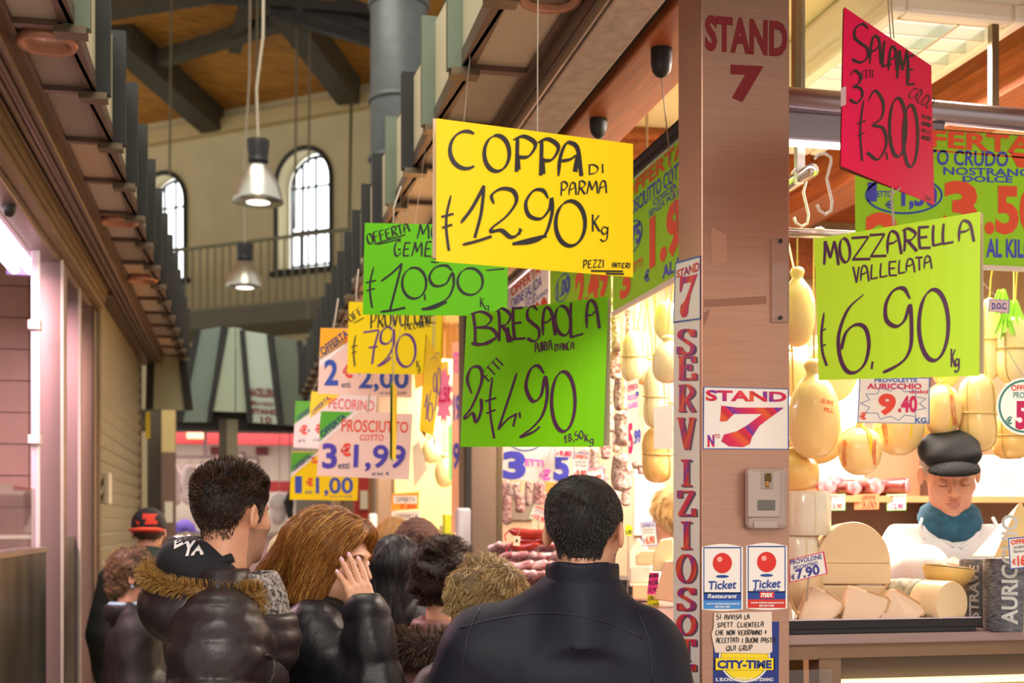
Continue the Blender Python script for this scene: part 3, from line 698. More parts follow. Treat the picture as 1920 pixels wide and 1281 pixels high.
# ---- lamps
M_lampw = mat('lamp glow', '#ffffff', .4, emit='#fff6e8', estr=2.2)
M_tube = mat('tube glow', '#ffffff', .4, emit='#ffe9f4', estr=5.0)
M_shade = mat('spun aluminium', '#c9c9c0', .3, .85)
M_black = mat('black plastic', '#1b191b', .45)
def pendant(u, vt, vb, wpx, D, label):
    c = pd(u, vb, D); r = wpx / 2 / F * D; h = (vb - vt) / F * D
    t = thing('pendant_lamp', label, 'lamp', c); t.location[2] = c[2]
    MB().lathe([(r, 0), (r * .97, h * .06), (r * .86, h * .25), (r * .66, h * .43), (r * .42, h * .57), (r * .3, h * .62)], n=36).build('shade', M_shade, t, smooth=True, world=False)
    MB().lathe([(r * .3, h * .61), (r * .4, h * .66), (r * .38, h * .72), (r * .44, h * .93), (r * .44, h), (0, h)], n=24).build('housing', M_black, t, world=False)
    MB().lathe([(0, -.004), (r * .93, 0.004)], n=36).build('bulb_disc', M_lampw, t, world=False)
    q = pd(u + 12, -60, D); top = np.array(c) + [.0, 0, h]
    MB().tube([top, top + (q - top) * .3 + [-.03, 0, 0], top + (q - top) * .6 + [.01, 0, 0], q + [0, 0, 1.2]], .012, 6).build('cord', mat('pale cable', '#a59a86', .6), t)
    l = bpy.data.lights.new('lamp_light', 'SPOT'); l.energy = 60; l.spot_size = radians(110); l.color = (1, .93, .8); l.shadow_soft_size = .2
    o = bpy.data.objects.new('lamp_light', l); COL.objects.link(o); o.location = (c[0], c[1], c[2] - .03)
pendant(484, 263, 380, 95, 11.4, 'nearer large aluminium dome pendant lamp above the aisle')
pendant(459, 458, 540, 71, 15.2, 'farther aluminium dome pendant lamp hanging lower in front of the balcony')
for (u, v1, D, lab) in ((480, 215, 17.5, 'thin cable hanging beside the nearer pendant lamp'), (553, 430, 19, 'left one of two thin rods before the right arched window'), (577, 600, 19.5, 'right one of two thin rods before the right arched window'), (318, 330, 20, 'thin rod hanging in front of the left arched window')):
    p, q = pd(u, v1, D), pd(u + 6, -90, D); tag(MB().tube([p, q + [0, 0, 1]], .018, 5).build('hanging_rod', mat('rod grey', '#6b634e', .6)), lab, 'rod')
tag(MB().tube([pd(659, 165, 23.2), pd(655, 420, 23.2), pd(655, 700, 23.2)], .03, 6).build('wall_pipe', mat('rod grey', '#6b634e'), smooth=True), 'thin dark pipe running down the hall wall right of the arched window', 'pipe')
# round ventilation duct
t = thing('ventilation_duct', 'wide round grey ventilation duct rising above the right stalls', 'duct', (pd(748, 200, 13.0)[0], pd(748, 200, 13.0)[1], 3.45))
R = .29; b = MB(); M_duct = mat('galvanised duct', '#5c6262', .5, .4, noise=.08)
b.lathe([(R, 3.45), (R, 9.5)], (t.location[0], t.location[1], 0), 32).build('pipe', M_duct, t, smooth=True)
for v in (10, 190, 300):
    z = pd(748, v, 13.0)[2]; MB().lathe([(R, z - .03), (R + .025, z - .02), (R + .025, z + .02), (R, z + .03)], (t.location[0], t.location[1], 0), 32).build('joint_ring', M_duct, t, smooth=True)
# soffit down lights
def downlight(x, y, lab):
    t = thing('downlight', lab, 'downlight', (x, y, 3.05))
    MB().lathe([(.085, .018), (.09, 0), (.085, -.012), (.066, -.008), (.062, .012)], n=32).build('ring', mat('downlight ring', '#b8836a', .4, .3), t, smooth=True, world=False)
    MB().lathe([(0, .008), (.064, .01)], n=32).build('lens', mat('downlight lens', '#b59078', .15), t, world=False)
for (u, v, lab) in ((66, 79, 'nearest round recessed downlight in the left soffit'), (215, 416, 'second nearest round recessed downlight in the left soffit'), (262, 525, 'farthest round recessed downlight in the left soffit')):
    p = pz_(u, v, 3.05); downlight(-.563, p[1], lab)
p = pz_(1032, -5, 3.05); downlight(p[0], p[1], 'round recessed downlight in the right soffit above the yellow sign')
# fluorescent batten in the left stall
t = thing('fluorescent_lamp', 'twin tube fluorescent batten glowing pink white in the left stall', 'lamp', (-1.03, 5.5, 2.84))
MB().boxp((-1.10, 4.2, 2.85), (-.93, 6.55, 2.91)).build('body', mat('batten white', '#cdbcd0', .4), t, bevel=.02)
for x in (-1.06, -.985): MB().tube([(x, 4.25, 2.835), (x, 6.5, 2.835)], .022, 10).build('tube', M_tube, t, smooth=True)
MB().boxp((-1.095, 6.5, 2.81), (-.94, 6.56, 2.86)).build('end_cap', mat('lilac plastic', '#9a7fb8', .4), t)
# black bullet shaped counterweights
def bullet(u, v, wpx, D, lab, wire=None, top=None):
    c = pd(u, v, D); r = wpx / 2 / F * D
    t = thing('cable_weight', lab, 'cable weight', c)
    MB().lathe([(0, -r * 1.75), (r * .45, -r * 1.6), (r * .85, -r * 1.1), (r, -.4 * r), (r, r * 1.2), (r * .9, r * 1.3), (0, r * 1.3)], n=20).build('housing', M_black, t, smooth=True, world=False, auto=40)
    if top: MB().tube([(0, 0, r * 1.2), (0, 0, top)], .004, 6).build('mount', M_dark, t, world=False)
    if wire: MB().tube([(0, 0, -r * 1.7), (wire[0], wire[1], -wire[2])], .0018, 5).build('wire', mat('thin wire', '#8a6a5a', .5), t, world=False)
bullet(1240, 112, 40, 3.73, 'near black bullet shaped cable weight under the wooden beam', (.05, .0, .5))
bullet(1122, 232, 33, 4.38, 'far black bullet shaped cable weight above the yellow sign', (.08, 0, .45))
bullet(17, 385, 26, 5.0, 'near black cable weight above the fluorescent lamp at left', None, .34)
bullet(60, 443, 20, 6.0, 'far black cable weight above the fluorescent lamp at left', None, .26)
# ceiling fixture with louvre in the right stall
t = thing('louvre_light', 'large white ceiling light with mirrored louvre above the red salami sign', 'ceiling light', (2.08, 4.1, 3.1))
x0, x1, y0, y1 = 1.91, 2.26, 3.48, 4.78
b = MB(); b.boxp((x0 - .05, y0 - .06, 3.16), (x1 + .05, y1 + .06, 3.299)); b.build('housing', mat('fixture white', '#efe6da', .35), t, bevel=.03)
b = MB(); b.boxp((x0 - .05, y0 - .06, 3.11), (x0, y1 + .06, 3.17)); b.boxp((x1, y0 - .06, 3.11), (x1 + .05, y1 + .06, 3.17)); b.boxp((x0, y0 - .06, 3.11), (x1, y0, 3.17)); b.boxp((x0, y1, 3.11), (x1, y1 + .06, 3.17)); b.build('rim', mat('fixture white', '#efe6da'), t, bevel=.015)
b = MB(); b.boxp((x0 + .195, y0, 3.112), (x0 + .205, y1, 3.15))
for i in range(13): b.boxp((x0, y0 + i * .103, 3.115), (x1, y0 + i * .103 + .006, 3.15))
b.build('louvre', mat('mirror louvre', '#dfe6e0', .2, .9), t)
MB().boxp((x0, y0, 3.152), (x1, y1, 3.158)).build('tube_panel', mat('panel glow', '#ffffff', .3, emit='#f2ecdf', estr=.45), t)
# ================================================================== HANGING PRICE SIGNS
INK = mat('black marker', '#1c1216', .55); INKP = mat('purple marker', '#4a1c42', .55)
def paper(name, col): return mat(name, col, .55, spec=.3, translucent=.12, bump=.03, bscale=25)
P_YEL = paper('yellow card', '#f7cf00'); P_YEL2 = paper('bright yellow card', '#ffe600'); P_GRN = paper('green card', '#7ed000'); P_GRN2 = paper('vivid green card', '#6fd60a'); P_LIM = paper('lime card', '#bfe030'); P_PNK = paper('pink red card', '#f0004f'); P_BACK = paper('card back', '#e3c9a8'); P_WHT = paper('white card', '#f6efe8'); P_ROSE = paper('rose card', '#f9dcd0')
STR = mat('white string', '#a89c8c', .7)
def sign(name, label, quad, Dl, Dr, m, bulge=0., back=None, gap=.02, shift=.03, th=.0009):
    sh = Sheet(quad, Dl, Dr, bulge); c = sh.at(*sh.q.mean(0)); t = thing(name, label, 'price sign', c)
    sh.sheet(MB(), th).build('sheet', m, t, smooth=False) if False else sh.sheet(mb := MB(), th); mb.build('sheet', m, t)
    if back is not None:        # second card hung back to back
        q = np.array(quad, float) + np.array(shift if isinstance(shift, (list, np.ndarray)) else [[shift, 0]] * 4)
        s2 = Sheet(q, Dl + gap, Dr + gap, -bulge); s2.sheet(mb := MB(), th); mb.build('back_sheet', back, t)
    SIGNS.append((t, sh)); return sh, t
SIGNS = []
def cord(t, pts, r=.0011, name='string', m=None):
    MB().tube(pts, r, 5).build(name, m or STR, t)

# -- COPPA
sh, t = sign('price_sign', 'large yellow card handwritten COPPA 12,90 hanging by a long string', [(818, 222), (1187, 270), (1187, 520), (818, 490)], 2.36, 2.52, P_YEL, .02, P_BACK, .03, [[-6, 0], [-3, 0], [-3, -3], [-7, -6]])
k_ = Ink(sh.proj())
for ch, b in (('C', (842, 246, 897, 316)), ('O', (908, 254, 955, 321)), ('P', (962, 257, 1004, 322)), ('P', (1008, 262, 1047, 329)), ('A', (1047, 268, 1090, 330))): k_.glyph(ch, *b, 7.5, 3.2)
k_.stroke([(970, 290), (972, 318)], 6, 8); k_.stroke([(1016, 296), (1018, 326)], 6, 9); k_.stroke([(1084, 290), (1078, 322)], 6, 9)
k_.word('DI', 1103, 327, 1133, 324, 18, 3.2); k_.word('PARMA', 1050, 367, 1137, 362, 25, 3.4, gap=.2)
k_.glyph('\u20ac', 826, 366, 852, 468, 5, 3)
k_.stroke([(864, 418), (885, 390), (908, 348)], 5, 7); k_.stroke([(908, 348), (902, 400), (890, 446)], 4, 6); k_.stroke([(867, 459), (895, 452), (922, 443)], 4, 6)
k_.stroke([(926, 382), (922, 366), (940, 354), (962, 358), (968, 378), (950, 405), (924, 426), (922, 434), (940, 432), (956, 444), (968, 442), (978, 430)], 3.2, 7.5)
k_.stroke([(975, 428), (974, 440)], 3, 4)
k_.stroke([(1028, 372), (1018, 357), (1000, 358), (986, 380), (992, 404), (1014, 410), (1030, 392), (1034, 372), (1035, 400), (1022, 440), (998, 454), (962, 457)], 3.2, 7); k_.stroke([(960, 458), (990, 450), (1025, 442)], 3, 9)
k_.glyph('0', 1042, 377, 1097, 461, 7.5, 3.6)
k_.glyph('K', 1110, 402, 1124, 434, 3.6, 2); k_.glyph('g', 1126, 416, 1141, 442, 3, 1.5)
k_.word('PEZZI', 1093, 503, 1132, 501, 15, 2.4); k_.word('INTERI', 1147, 501, 1181, 503, 9, 2.2)
k_.stroke([(1108, 508), (1168, 509)], 2.5, 3); k_.stroke([(1136, 513), (1170, 514)], 2.5, 3)
k_.build('lettering', INK, t)
cord(t, [sh.at(1008, 247), pd(1008, 120, 2.45), pd(1009, -40, 2.5)])
# -- BRESAOLA
sh, t = sign('price_sign', 'green card handwritten BRESAOLA 4,90 above the man in the navy jacket', [(875, 590), (1140, 556), (1131, 838), (863, 838)], 2.92, 2.66, P_GRN, .03, P_BACK, .035, [[4, 0], [4, 4], [12, -2], [4, 0]])
k_ = Ink(sh.proj())
for ch, b in (('B', (886, 586, 932, 646)), ('R', (934, 580, 961, 640)), ('E', (962, 577, 985, 637)), ('S', (989, 574, 1014, 640)), ('A', (1018, 577, 1041, 629)), ('O', (1043, 574, 1072, 629)), ('L', (1068, 567, 1094, 634)), ('A', (1100, 564, 1124, 616))): k_.glyph(ch, *b, 5.5, 2.2, slant=-.08)
k_.stroke([(950, 614), (954, 642)], 3, 8); k_.stroke([(884, 644), (902, 646), (930, 634)], 3, 6)
k_.word('PUNTA', 1003, 661, 1035, 656, 17, 2.4, gap=.15); k_.word("D'ANCA", 1040, 659, 1076, 655, 14, 2.2, gap=.12)
k_.word('ETTI', 916, 716, 944, 684, 20, 2.6)
k_.stroke([(884, 738), (876, 712), (884, 690), (900, 690), (903, 715), (886, 760), (872, 780), (874, 784), (886, 775), (893, 792), (902, 770), (902, 748)], 2.6, 6)
k_.glyph('\u20ac', 912, 708, 936, 820, 4, 2.4, slant=-.06)
k_.stroke([(969, 699), (956, 740), (934, 806)], 3, 5); k_.stroke([(934, 806), (952, 786), (969, 776)], 3, 5); k_.stroke([(968, 775), (962, 800)], 3, 4)
k_.stroke([(974, 773), (975, 784)], 2.5, 3.5)
k_.stroke([(1020, 700), (1008, 686), (994, 694), (986, 725), (998, 752), (1014, 742), (1022, 706), (1026, 740), (1018, 776), (1000, 800), (974, 820)], 2.8, 6.5); k_.stroke([(974, 821), (1000, 810), (1012, 800)], 3, 7)
k_.glyph('0', 1034, 697, 1078, 809, 6.5, 3)
k_.word('18,50', 1058, 830, 1094, 822, 15, 2.2); k_.glyph('K', 1096, 814, 1103, 828, 2.4); k_.glyph('g', 1105, 818, 1113, 832, 2.2)
k_.build('lettering', INKP, t)
cord(t, [sh.at(1000, 575), SIGNS[0][1].at(1002, 503)])
# -- GEMELLI
sh, t = sign('price_sign', 'vivid green card handwritten 10,90 partly behind the yellow COPPA card', [(684, 418), (953, 424), (951, 593), (680, 590)], 3.95, 3.88, P_GRN2, .0)
k_ = Ink(sh.proj())
k_.word('OFFERTA', 691, 459, 768, 434, 20, 3.2, gap=.15, h2=16); k_.stroke([(700, 458), (730, 449), (760, 440)], 2, 2.6); k_.stroke([(706, 459), (735, 452), (752, 447)], 2, 2.6)
k_.word('MOZZA', 782, 448, 880, 446, 27, 3.8); k_.word('GEMELLI', 738, 480, 850, 482, 27, 3.6, gap=.3); k_.glyph('S', 808, 478, 826, 492, 3)
k_.glyph('\u20ac', 685, 500, 706, 576, 3.6, 2.2)
k_.stroke([(714, 528), (735, 512), (754, 494)], 3.5, 5); k_.stroke([(754, 494), (742, 540), (731, 582)], 3, 4.5); k_.stroke([(713, 585), (736, 582), (760, 577)], 3, 5)
k_.glyph('0', 754, 502, 799, 560, 4.6, 2.4); k_.stroke([(796, 552), (797, 563)], 2.5, 3)
k_.stroke([(848, 508), (836, 498), (816, 502), (805, 520), (815, 536), (836, 532), (848, 512), (850, 536), (836, 562), (795, 580)], 2.6, 5); k_.stroke([(790, 580), (815, 577), (838, 566)], 3, 7)
k_.glyph('0', 858, 503, 905, 553, 4.8, 2.4)
k_.glyph('K', 900, 558, 908, 576, 2.6); k_.glyph('g', 908, 568, 917, 582, 2.2)
k_.stroke([(912, 507), (946, 504)], 2, 2.4)
k_.build('lettering', INK, t)
cord(t, [sh.at(738, 418), pd(738, 390, 3.97), pd(744, 372, 4.05), pd(752, 350, 4.2)], .0025); cord(t, [sh.at(905, 424), pd(905, 300, 3.92)], .0016)
# -- PROVOLONE
sh, t = sign('price_sign', 'bright yellow card handwritten PROVOLONE PICCANTE 7,90 below the vivid green card', [(654, 566), (829, 570), (825, 703), (651, 700)], 5.3, 5.2, P_YEL2, .01, P_YEL2, .05, [[0, 0], [2, 0], [3, -3], [0, 0]])
k_ = Ink(sh.proj())
k_.word('OFF', 658, 605, 681, 588, 14, 2.2); k_.stroke([(664, 606), (682, 596)], 1.6, 2)
k_.word('PROVOLONE', 694, 616, 816, 606, 28, 3.4, gap=.2); k_.word('PICCANTE', 759, 620, 808, 612, 11, 1.9)
k_.glyph('\u20ac', 658, 628, 670, 686, 2.6, 1.6)
k_.glyph('7', 684, 619, 714, 683, 4, 2, mi=1, slant=-.05)
k_.stroke([(736, 620), (728, 613), (716, 622), (714, 640), (724, 645), (735, 636), (738, 618), (738, 645), (728, 668), (708, 687)], 2.2, 4.5, mi=1); k_.stroke([(707, 687), (722, 680), (733, 670)], 3, 6.5, mi=1)
k_.glyph('0', 743, 627, 779, 688, 4.4, 2.2, mi=1)
k_.glyph('K', 781, 676, 787, 690, 1.8); k_.glyph('g', 783, 688, 788, 697, 1.6)
k_.build('lettering', [INK, mat('violet marker', '#5a1f86', .5)], t)
cord(t, [sh.at(668, 566), pd(668, 540, 5.3), pd(672, 505, 5.35)], .0035)
# -- printed offer signs
BLUE = mat('print blue', '#2b4fb0', .5); DBLUE = mat('print dark blue', '#23346e', .5); RED = mat('print red', '#e8402a', .5); VIO = mat('print violet', '#4a3bb0', .5); GRNP = mat('print green', '#4fae1f', .5); YELP = mat('print yellow', '#ffd800', .5); ORP = mat('print orange', '#ffb400', .5); GREYP = mat('print grey', '#7a7684', .5); PINKP = mat('print pink', '#f06ad8', .5); ORR = mat('print orange red', '#f0532a', .5); LILAC = mat('print lilac', '#6a55c8', .5); WHP = mat('print white', '#f4eeea', .5); BLK = mat('print black', '#262020', .5); MAG = mat('print magenta', '#d2125e', .5); CARM = mat('print carmine', '#9c1b30', .5); TEAL = mat('print teal', '#3f8f86', .5)
PR = [BLUE, DBLUE, RED, VIO, GRNP, YELP, ORP, GREYP, WHP]
sh, t = sign('price_sign', 'printed orange and pale offer card 2,00 euro behind the bright yellow card', [(601, 615), (776, 619), (772, 747), (596, 738)], 5.75, 5.7, P_ROSE)
k_ = Ink(sh.proj()); k_.rquad([(601, 615), (655, 617), (655, 640), (599, 676)], 6); k_.rquad([(599, 668), (655, 624), (655, 643), (598, 690)], 8)
k_.proj = sh.proj(.002); k_.text('OFFERTA', [(598, 654), (648, 617), (655, 630), (606, 668)], 1, .03); k_.text('T', [(645, 632), (652, 632), (652, 648), (645, 648)], 2)
k_.box_text('2', 608, 674, 634, 723, 0, .03); k_.box_text('\u20ac', 643, 682, 662, 709, 2, .04); k_.box_text('etti', 640, 716, 657, 727, 7); k_.box_text('2,00', 672, 690, 766, 735, 0, .02); k_.box_text('al kg  10,00', 712, 734, 762, 741, 7)
k_.build('lettering', PR, t); cord(t, [sh.at(625, 615), pd(628, 600, 5.75), pd(634, 560, 5.8)], .004)
sh, t = sign('price_sign', 'white printed offer card with green corner at the far left of the pale cards', [(554, 752), (602, 754), (600, 842), (550, 839)], 6.7, 6.65, P_WHT)
k_ = Ink(sh.proj()); k_.rquad([(554, 752), (602, 753), (602, 760), (552, 795)], 4); k_.proj = sh.proj(.002); k_.text('OFFERTA', [(554, 783), (590, 756), (594, 764), (558, 790)], 1, .03); k_.box_text('\u20ac', 562, 797, 576, 815, 2, .05); k_.box_text('4', 577, 800, 586, 814, 1, .04); k_.box_text('al k', 559, 823, 573, 829, 7)
k_.build('lettering', PR, t)
sh, t = sign('price_sign', 'white printed offer card reading PECORINO with yellow corner', [(584, 734), (707, 743), (700, 838), (579, 836)], 6.3, 6.2, P_WHT)
k_ = Ink(sh.proj()); k_.rquad([(584, 734), (640, 738), (582, 784), (581, 768)], 5); k_.proj = sh.proj(.002); k_.text('OFFERTA', [(583, 772), (615, 741), (619, 749), (587, 779)], 1, .03); k_.text('PECORINO', [(617, 746), (702, 752), (701, 771), (616, 766)], 2, .0); k_.box_text('\u20ac', 591, 795, 601, 813, 2, .05); k_.box_text('al kg', 587, 822, 600, 829, 7)
k_.build('lettering', PR, t)
sh, t = sign('price_sign', 'rose printed offer card reading PROSCIUTTO COTTO 1,99', [(602, 770), (774, 776), (767, 900), (594, 892)], 5.55, 5.5, P_ROSE)
k_ = Ink(sh.proj()); k_.rquad([(602, 771), (664, 773), (599, 830), (599, 800)], 4); k_.rquad([(660, 773), (672, 773), (598, 836), (599, 824)], 8)
k_.proj = sh.proj(.002); k_.text('OFFERTA', [(599, 810), (644, 774), (650, 784), (605, 822)], 1, .03); k_.text('PROSCIUTTO', [(641, 786), (766, 791), (765, 812), (640, 810)], 2, .01); k_.text('COTTO', [(675, 815), (720, 815), (719, 827), (674, 826)], 2, .01)
k_.box_text('3', 604, 831, 632, 879, 3, .03); k_.box_text('\u20ac', 639, 831, 658, 856, 2, .05); k_.box_text('etti', 634, 867, 655, 879, 1, .01); k_.text('1,99', [(664, 833), (762, 835), (758, 886), (662, 884)], 3, .02); k_.box_text('al kg. \u20ac', 697, 885, 730, 893, 1)
k_.build('lettering', PR, t); cord(t, [sh.at(690, 772), pd(692, 740, 5.6)], .004)
sh, t = sign('price_sign', 'yellow printed offer card reading 1,00 euro at the bottom of the cards', [(547, 847), (673, 849), (670, 939), (543, 937)], 7.2, 7.1, P_YEL2)
k_ = Ink(sh.proj()); k_.rquad([(547, 848), (595, 849), (545, 890), (545, 870)], 4); k_.rquad([(590, 849), (600, 849), (545, 895), (545, 886)], 8); k_.proj = sh.proj(.002); k_.text('OFFERTA', [(547, 877), (580, 850), (585, 858), (551, 885)], 1, .03); k_.box_text('SALAME', 584, 857, 650, 869, 2, .03)
k_.box_text('1', 553, 893, 566, 925, 0, .04); k_.box_text('\u20ac', 574, 896, 587, 912, 2, .05); k_.box_text('1,00', 592, 895, 662, 931, 0, .02); k_.box_text('etti', 572, 919, 585, 926, 7); k_.box_text('al kg. \u20ac 10,00', 619, 929, 660, 934, 7)
k_.build('lettering', PR, t)
# -- oblique yellow folded card and thin edge-on card
sh, t = sign('price_sign', 'narrow yellow folded card seen obliquely with purple figures', [(800, 626), (830, 684), (812, 818), (787, 806)], 4.85, 5.1, P_YEL2, .012, mat('ochre card', '#d8a32c', .6), -.02, [[-1, 0], [-14, -10], [-14, 4], [0, 0]])
k_ = Ink(sh.proj()); k_.word('P', 806, 676, 812, 680, 20, 1.6, gap=.1)
for ch, b in (('1', (796, 738, 803, 786)), ('6', (802, 730, 811, 790)), ('9', (812, 700, 819, 770)), ('0', (820, 690, 826, 740))): k_.glyph(ch, *b, 2.2, 1.2)
k_.build('lettering', mat('violet marker', '#5a1f86'), t); cord(t, [sh.at(813, 817), pd(816, 830, 4.95), pd(820, 836, 4.95), pd(816, 838, 4.95), pd(813, 824, 4.95)], .0025); cord(t, [sh.at(812, 652), pd(812, 560, 4.95)], .002)
sh, t = sign('price_sign', 'green card turned edge-on hanging before the rose PROSCIUTTO card', [(732, 716), (739, 730), (736, 866), (731, 860)], 4.7, 4.95, P_GRN, .0, P_YEL2, -.02, [[4, 0], [6, 0], [6, -4], [4, 0]])
cord(t, [sh.at(736, 717), pd(736, 560, 4.8)], .002)
# -- SALAME and MOZZARELLA (right)
sh, t = sign('price_sign', 'pink red card handwritten SALAME CRUDO 3,00 turned sideways', [(1583, 13), (1746, 123), (1752, 385), (1577, 311)], 2.56, 2.9, P_PNK, .03, mat('brown card', '#8a5a3c', .7), .02, [[-2, 3], [-3, 4], [-6, -4], [-2, 6]])
k_ = Ink(sh.proj())
for ch, b in (('S', (1598, 45, 1630, 117)), ('A', (1631, 68, 1652, 120)), ('L', (1653, 76, 1672, 126)), ('A', (1666, 88, 1682, 132)), ('M', (1682, 94, 1704, 148)), ('E', (1700, 104, 1715, 160))): k_.glyph(ch, *b, 5, 2.4)
k_.glyph('3', 1592, 132, 1617, 193, 4.6, 2.2); k_.word('ETTI', 1616, 148, 1637, 146, 16, 1.8); k_.word('CRUDO', 1702, 181, 1742, 204, 22, 2.6, gap=.12)
k_.glyph('\u20ac', 1606, 188, 1624, 300, 3.6, 2); k_.glyph('3', 1624, 170, 1662, 299, 5.4, 2.4); k_.stroke([(1662, 286), (1664, 300)], 2, 3)
k_.glyph('0', 1668, 184, 1699, 294, 6, 2.6); k_.glyph('0', 1694, 197, 1721, 313, 6, 2.6)
for i, w_ in enumerate(('MILANO', 'NOSTRANO', 'DOLCE', 'UNGHERESE')): k_.word(w_, 1727, 221 + i * 13, 1744, 226 + i * 13, 7, 1.4, gap=.2)
k_.word('FINE', 1731, 372, 1744, 378, 7, 1.2); k_.build('lettering', INK, t)
for x in (1668, 1674): cord(t, [sh.at(x + 2, 72), pd(x - 6, -40, 2.75)], .0013)
tape = MB(); tape.sheet([sh.at(1577, 165, .004), sh.at(1586, 162, .004), sh.at(1586, 196, .004), sh.at(1577, 200, .004)], .001); tape.build('tape', mat('clear tape', '#cfa9a9', .3), t)
sh2, t2 = sign('price_sign', 'lime card handwritten MOZZARELLA VALLELATA 6,90', [(1527, 448), (1838, 397), (1836, 705), (1535, 713)], 2.74, 2.5, P_LIM, .03, P_BACK, .025, [[0, 0], [5, 2], [9, -4], [0, 0]])
k_ = Ink(sh2.proj())
xs = [1545, 1576, 1598, 1632, 1664, 1694, 1722, 1748, 1766, 1798]; xe = [1572, 1595, 1632, 1662, 1690, 1719, 1745, 1766, 1788, 1826]
for i, ch in enumerate('MOZZARELLA'):
    yb = 497 - (xs[i] - 1545) * .175; k_.glyph(ch, xs[i], yb - 45 + i * .7, xe[i], yb, 5.2, 2.2, slant=-.08)
xs = [1601, 1614, 1632, 1649, 1666, 1684, 1699, 1717, 1733]; xe = [1612, 1629, 1646, 1664, 1682, 1697, 1715, 1731, 1747]
for i, ch in enumerate('VALLELATA'):
    yb = 530 - (xs[i] - 1601) * .2; k_.glyph(ch, xs[i], yb - 30 + i * .8, xe[i], yb, 3.4, 1.8, slant=-.05)
k_.stroke([(1545, 586), (1540, 625), (1542, 660), (1550, 686)], 3, 4.4); k_.stroke([(1539, 622), (1548, 616)], 2, 3); k_.stroke([(1539, 650), (1548, 646)], 2, 3)
k_.stroke([(1619, 552), (1590, 580), (1573, 625), (1574, 665), (1586, 694), (1604, 698), (1622, 680), (1629, 645), (1622, 615), (1604, 609), (1586, 624), (1577, 655)], 3.2, 7)
k_.stroke([(1636, 678), (1634, 692)], 2.6, 4)
k_.stroke([(1706, 560), (1694, 541), (1675, 545), (1661, 570), (1662, 600), (1680, 612), (1696, 600), (1706, 572), (1709, 620), (1706, 655), (1690, 680), (1656, 698)], 3.2, 7.2); k_.stroke([(1655, 699), (1675, 690), (1694, 676)], 3, 7)
k_.glyph('0', 1723, 543, 1778, 676, 7.4, 3.6); k_.glyph('K', 1783, 654, 1791, 688, 3, 2); k_.glyph('g', 1790, 664, 1799, 688, 3.2, 2)
k_.build('lettering', INKP, t2)
cord(t2, [sh.at(1673, 352, -.005), pd(1672, 372, 2.7), sh2.at(1676, 421)], .0028); cord(t2, [pd(1672, 365, 2.7), pd(1684, 356, 2.72), pd(1688, 352, 2.74)], .002)

for i_, (t_, sh_) in enumerate(SIGNS):
    if i_ in (2, 3, 4, 5, 6, 7, 8, 9, 10):
        a_ = sh_.at(*sh_.px(.62 if i_ == 2 else .9 if i_ == 6 else .5, 0)); cord(t_, [a_, (max(.69, a_[0] + .02), a_[1], 3.06)], .0011)
# ================================================================== LONG OFFER BANNERS UNDER THE RAILS
P_BAN = paper('banner lime', '#a6d52c'); STRIPE = mat('striped blue', '#4a49c4', .5)
BN = [ORR, STRIPE, LILAC, WHP, BLUE]
M_railb = mat('banner rail', '#4a4448', .3, .7)
r1 = thing('banner_rail', 'dark tubular banner rail along the aisle behind the yellow sign', 'rail', (1.3, 5, 2.79))
MB().tube([(1.3, 3.5, 2.805), (1.3, 6.3, 2.805)], .028, 10).build('tube', M_railb, r1, smooth=True); MB().boxp((1.31, 3.45, 2.755), (1.335, 6.25, 2.77)).build('light_strip', M_tube, r1)
r2 = thing('banner_rail', 'silver double banner rail crossing behind the red salami sign', 'rail', (2.2, 3.4, 2.8))
MB().tube([(1.3, 3.4, 2.83), (3.2, 3.4, 2.80)], .033, 12).build('tube', mat('rail silver', '#a89aa2', .3, .8), r2, smooth=True); MB().boxp((1.3, 3.40, 2.71), (2.02, 3.46, 2.795)).build('channel', mat('rail silver', '#a89aa2'), r2, bevel=.008); MB().boxp((1.3, 3.398, 2.697), (2.0, 3.42, 2.707)).build('light_strip', M_tube, r2)
MB().boxp((1.98, 3.385, 2.738), (3.2, 3.42, 2.765)).build('banner_clamp', M_black, r2)
M_brass = mat('brass bar', '#8f7c62', .35, .8)
for (u, lab) in ((1497, 'square metal hanger bar beside the STAND 7 pillar'), (1867, 'square metal hanger bar right of the red salami sign')):
    p = py_(u, 215, 3.44); tag(MB().boxp((p[0] - .012, 3.44, 2.84), (p[0] + .012, 3.464, 3.3)).build('hanger_bar', M_brass, bevel=.002), lab, 'bar')
p = py_(1497, 300, 3.52); tag(MB().boxp((p[0] - .012, 3.5, 2.62), (p[0] + .012, 3.524, 3.3)).build('hanger_bar', mat('zinc bar', '#97948c', .35, .8)), 'zinc hanger bar below the silver rail beside the pillar', 'bar')
# banner facing the camera at right
YB = 3.385
def pb(off): return lambda u, v: py_(u, v, YB - off)
t = thing('offer_banner', 'wide lime banner printed PROSCIUTTO CRUDO 3,50 behind the red salami sign', 'banner', py_(1760, 500, YB))
def bq(u0, v0, u1, v1): return [(u0, v0), (u1, v0 + (u1 - u0) * .08), (u1, v1 + (u1 - u0) * .0), (u0, v1)]
tl, tr, br, bl = [np.array([py_(u, 350, YB)[0], YB, z]) for u, z in ((1603, 2.762), (2060, 2.762), (2060, 2.36), (1604, 2.36))]
MB().sheet([tl, tr, br, bl], .001).build('sheet', P_BAN, t); MB().sheet([bl + [0, -.004, .015], br + [0, -.004, .015], br + [0, -.004, 0], bl + [0, -.004, 0]], .004).build('bottom_bar', mat('bar white', '#e8d5c4', .5), t)
k_ = Ink(pb(.002))
k_.text('OFFERTA', [(1655, 237), (1940, 256), (1940, 290), (1655, 270)], 0, .03); k_.rquad([(1640, 272), (1920, 294), (1920, 297), (1640, 275)], 0)
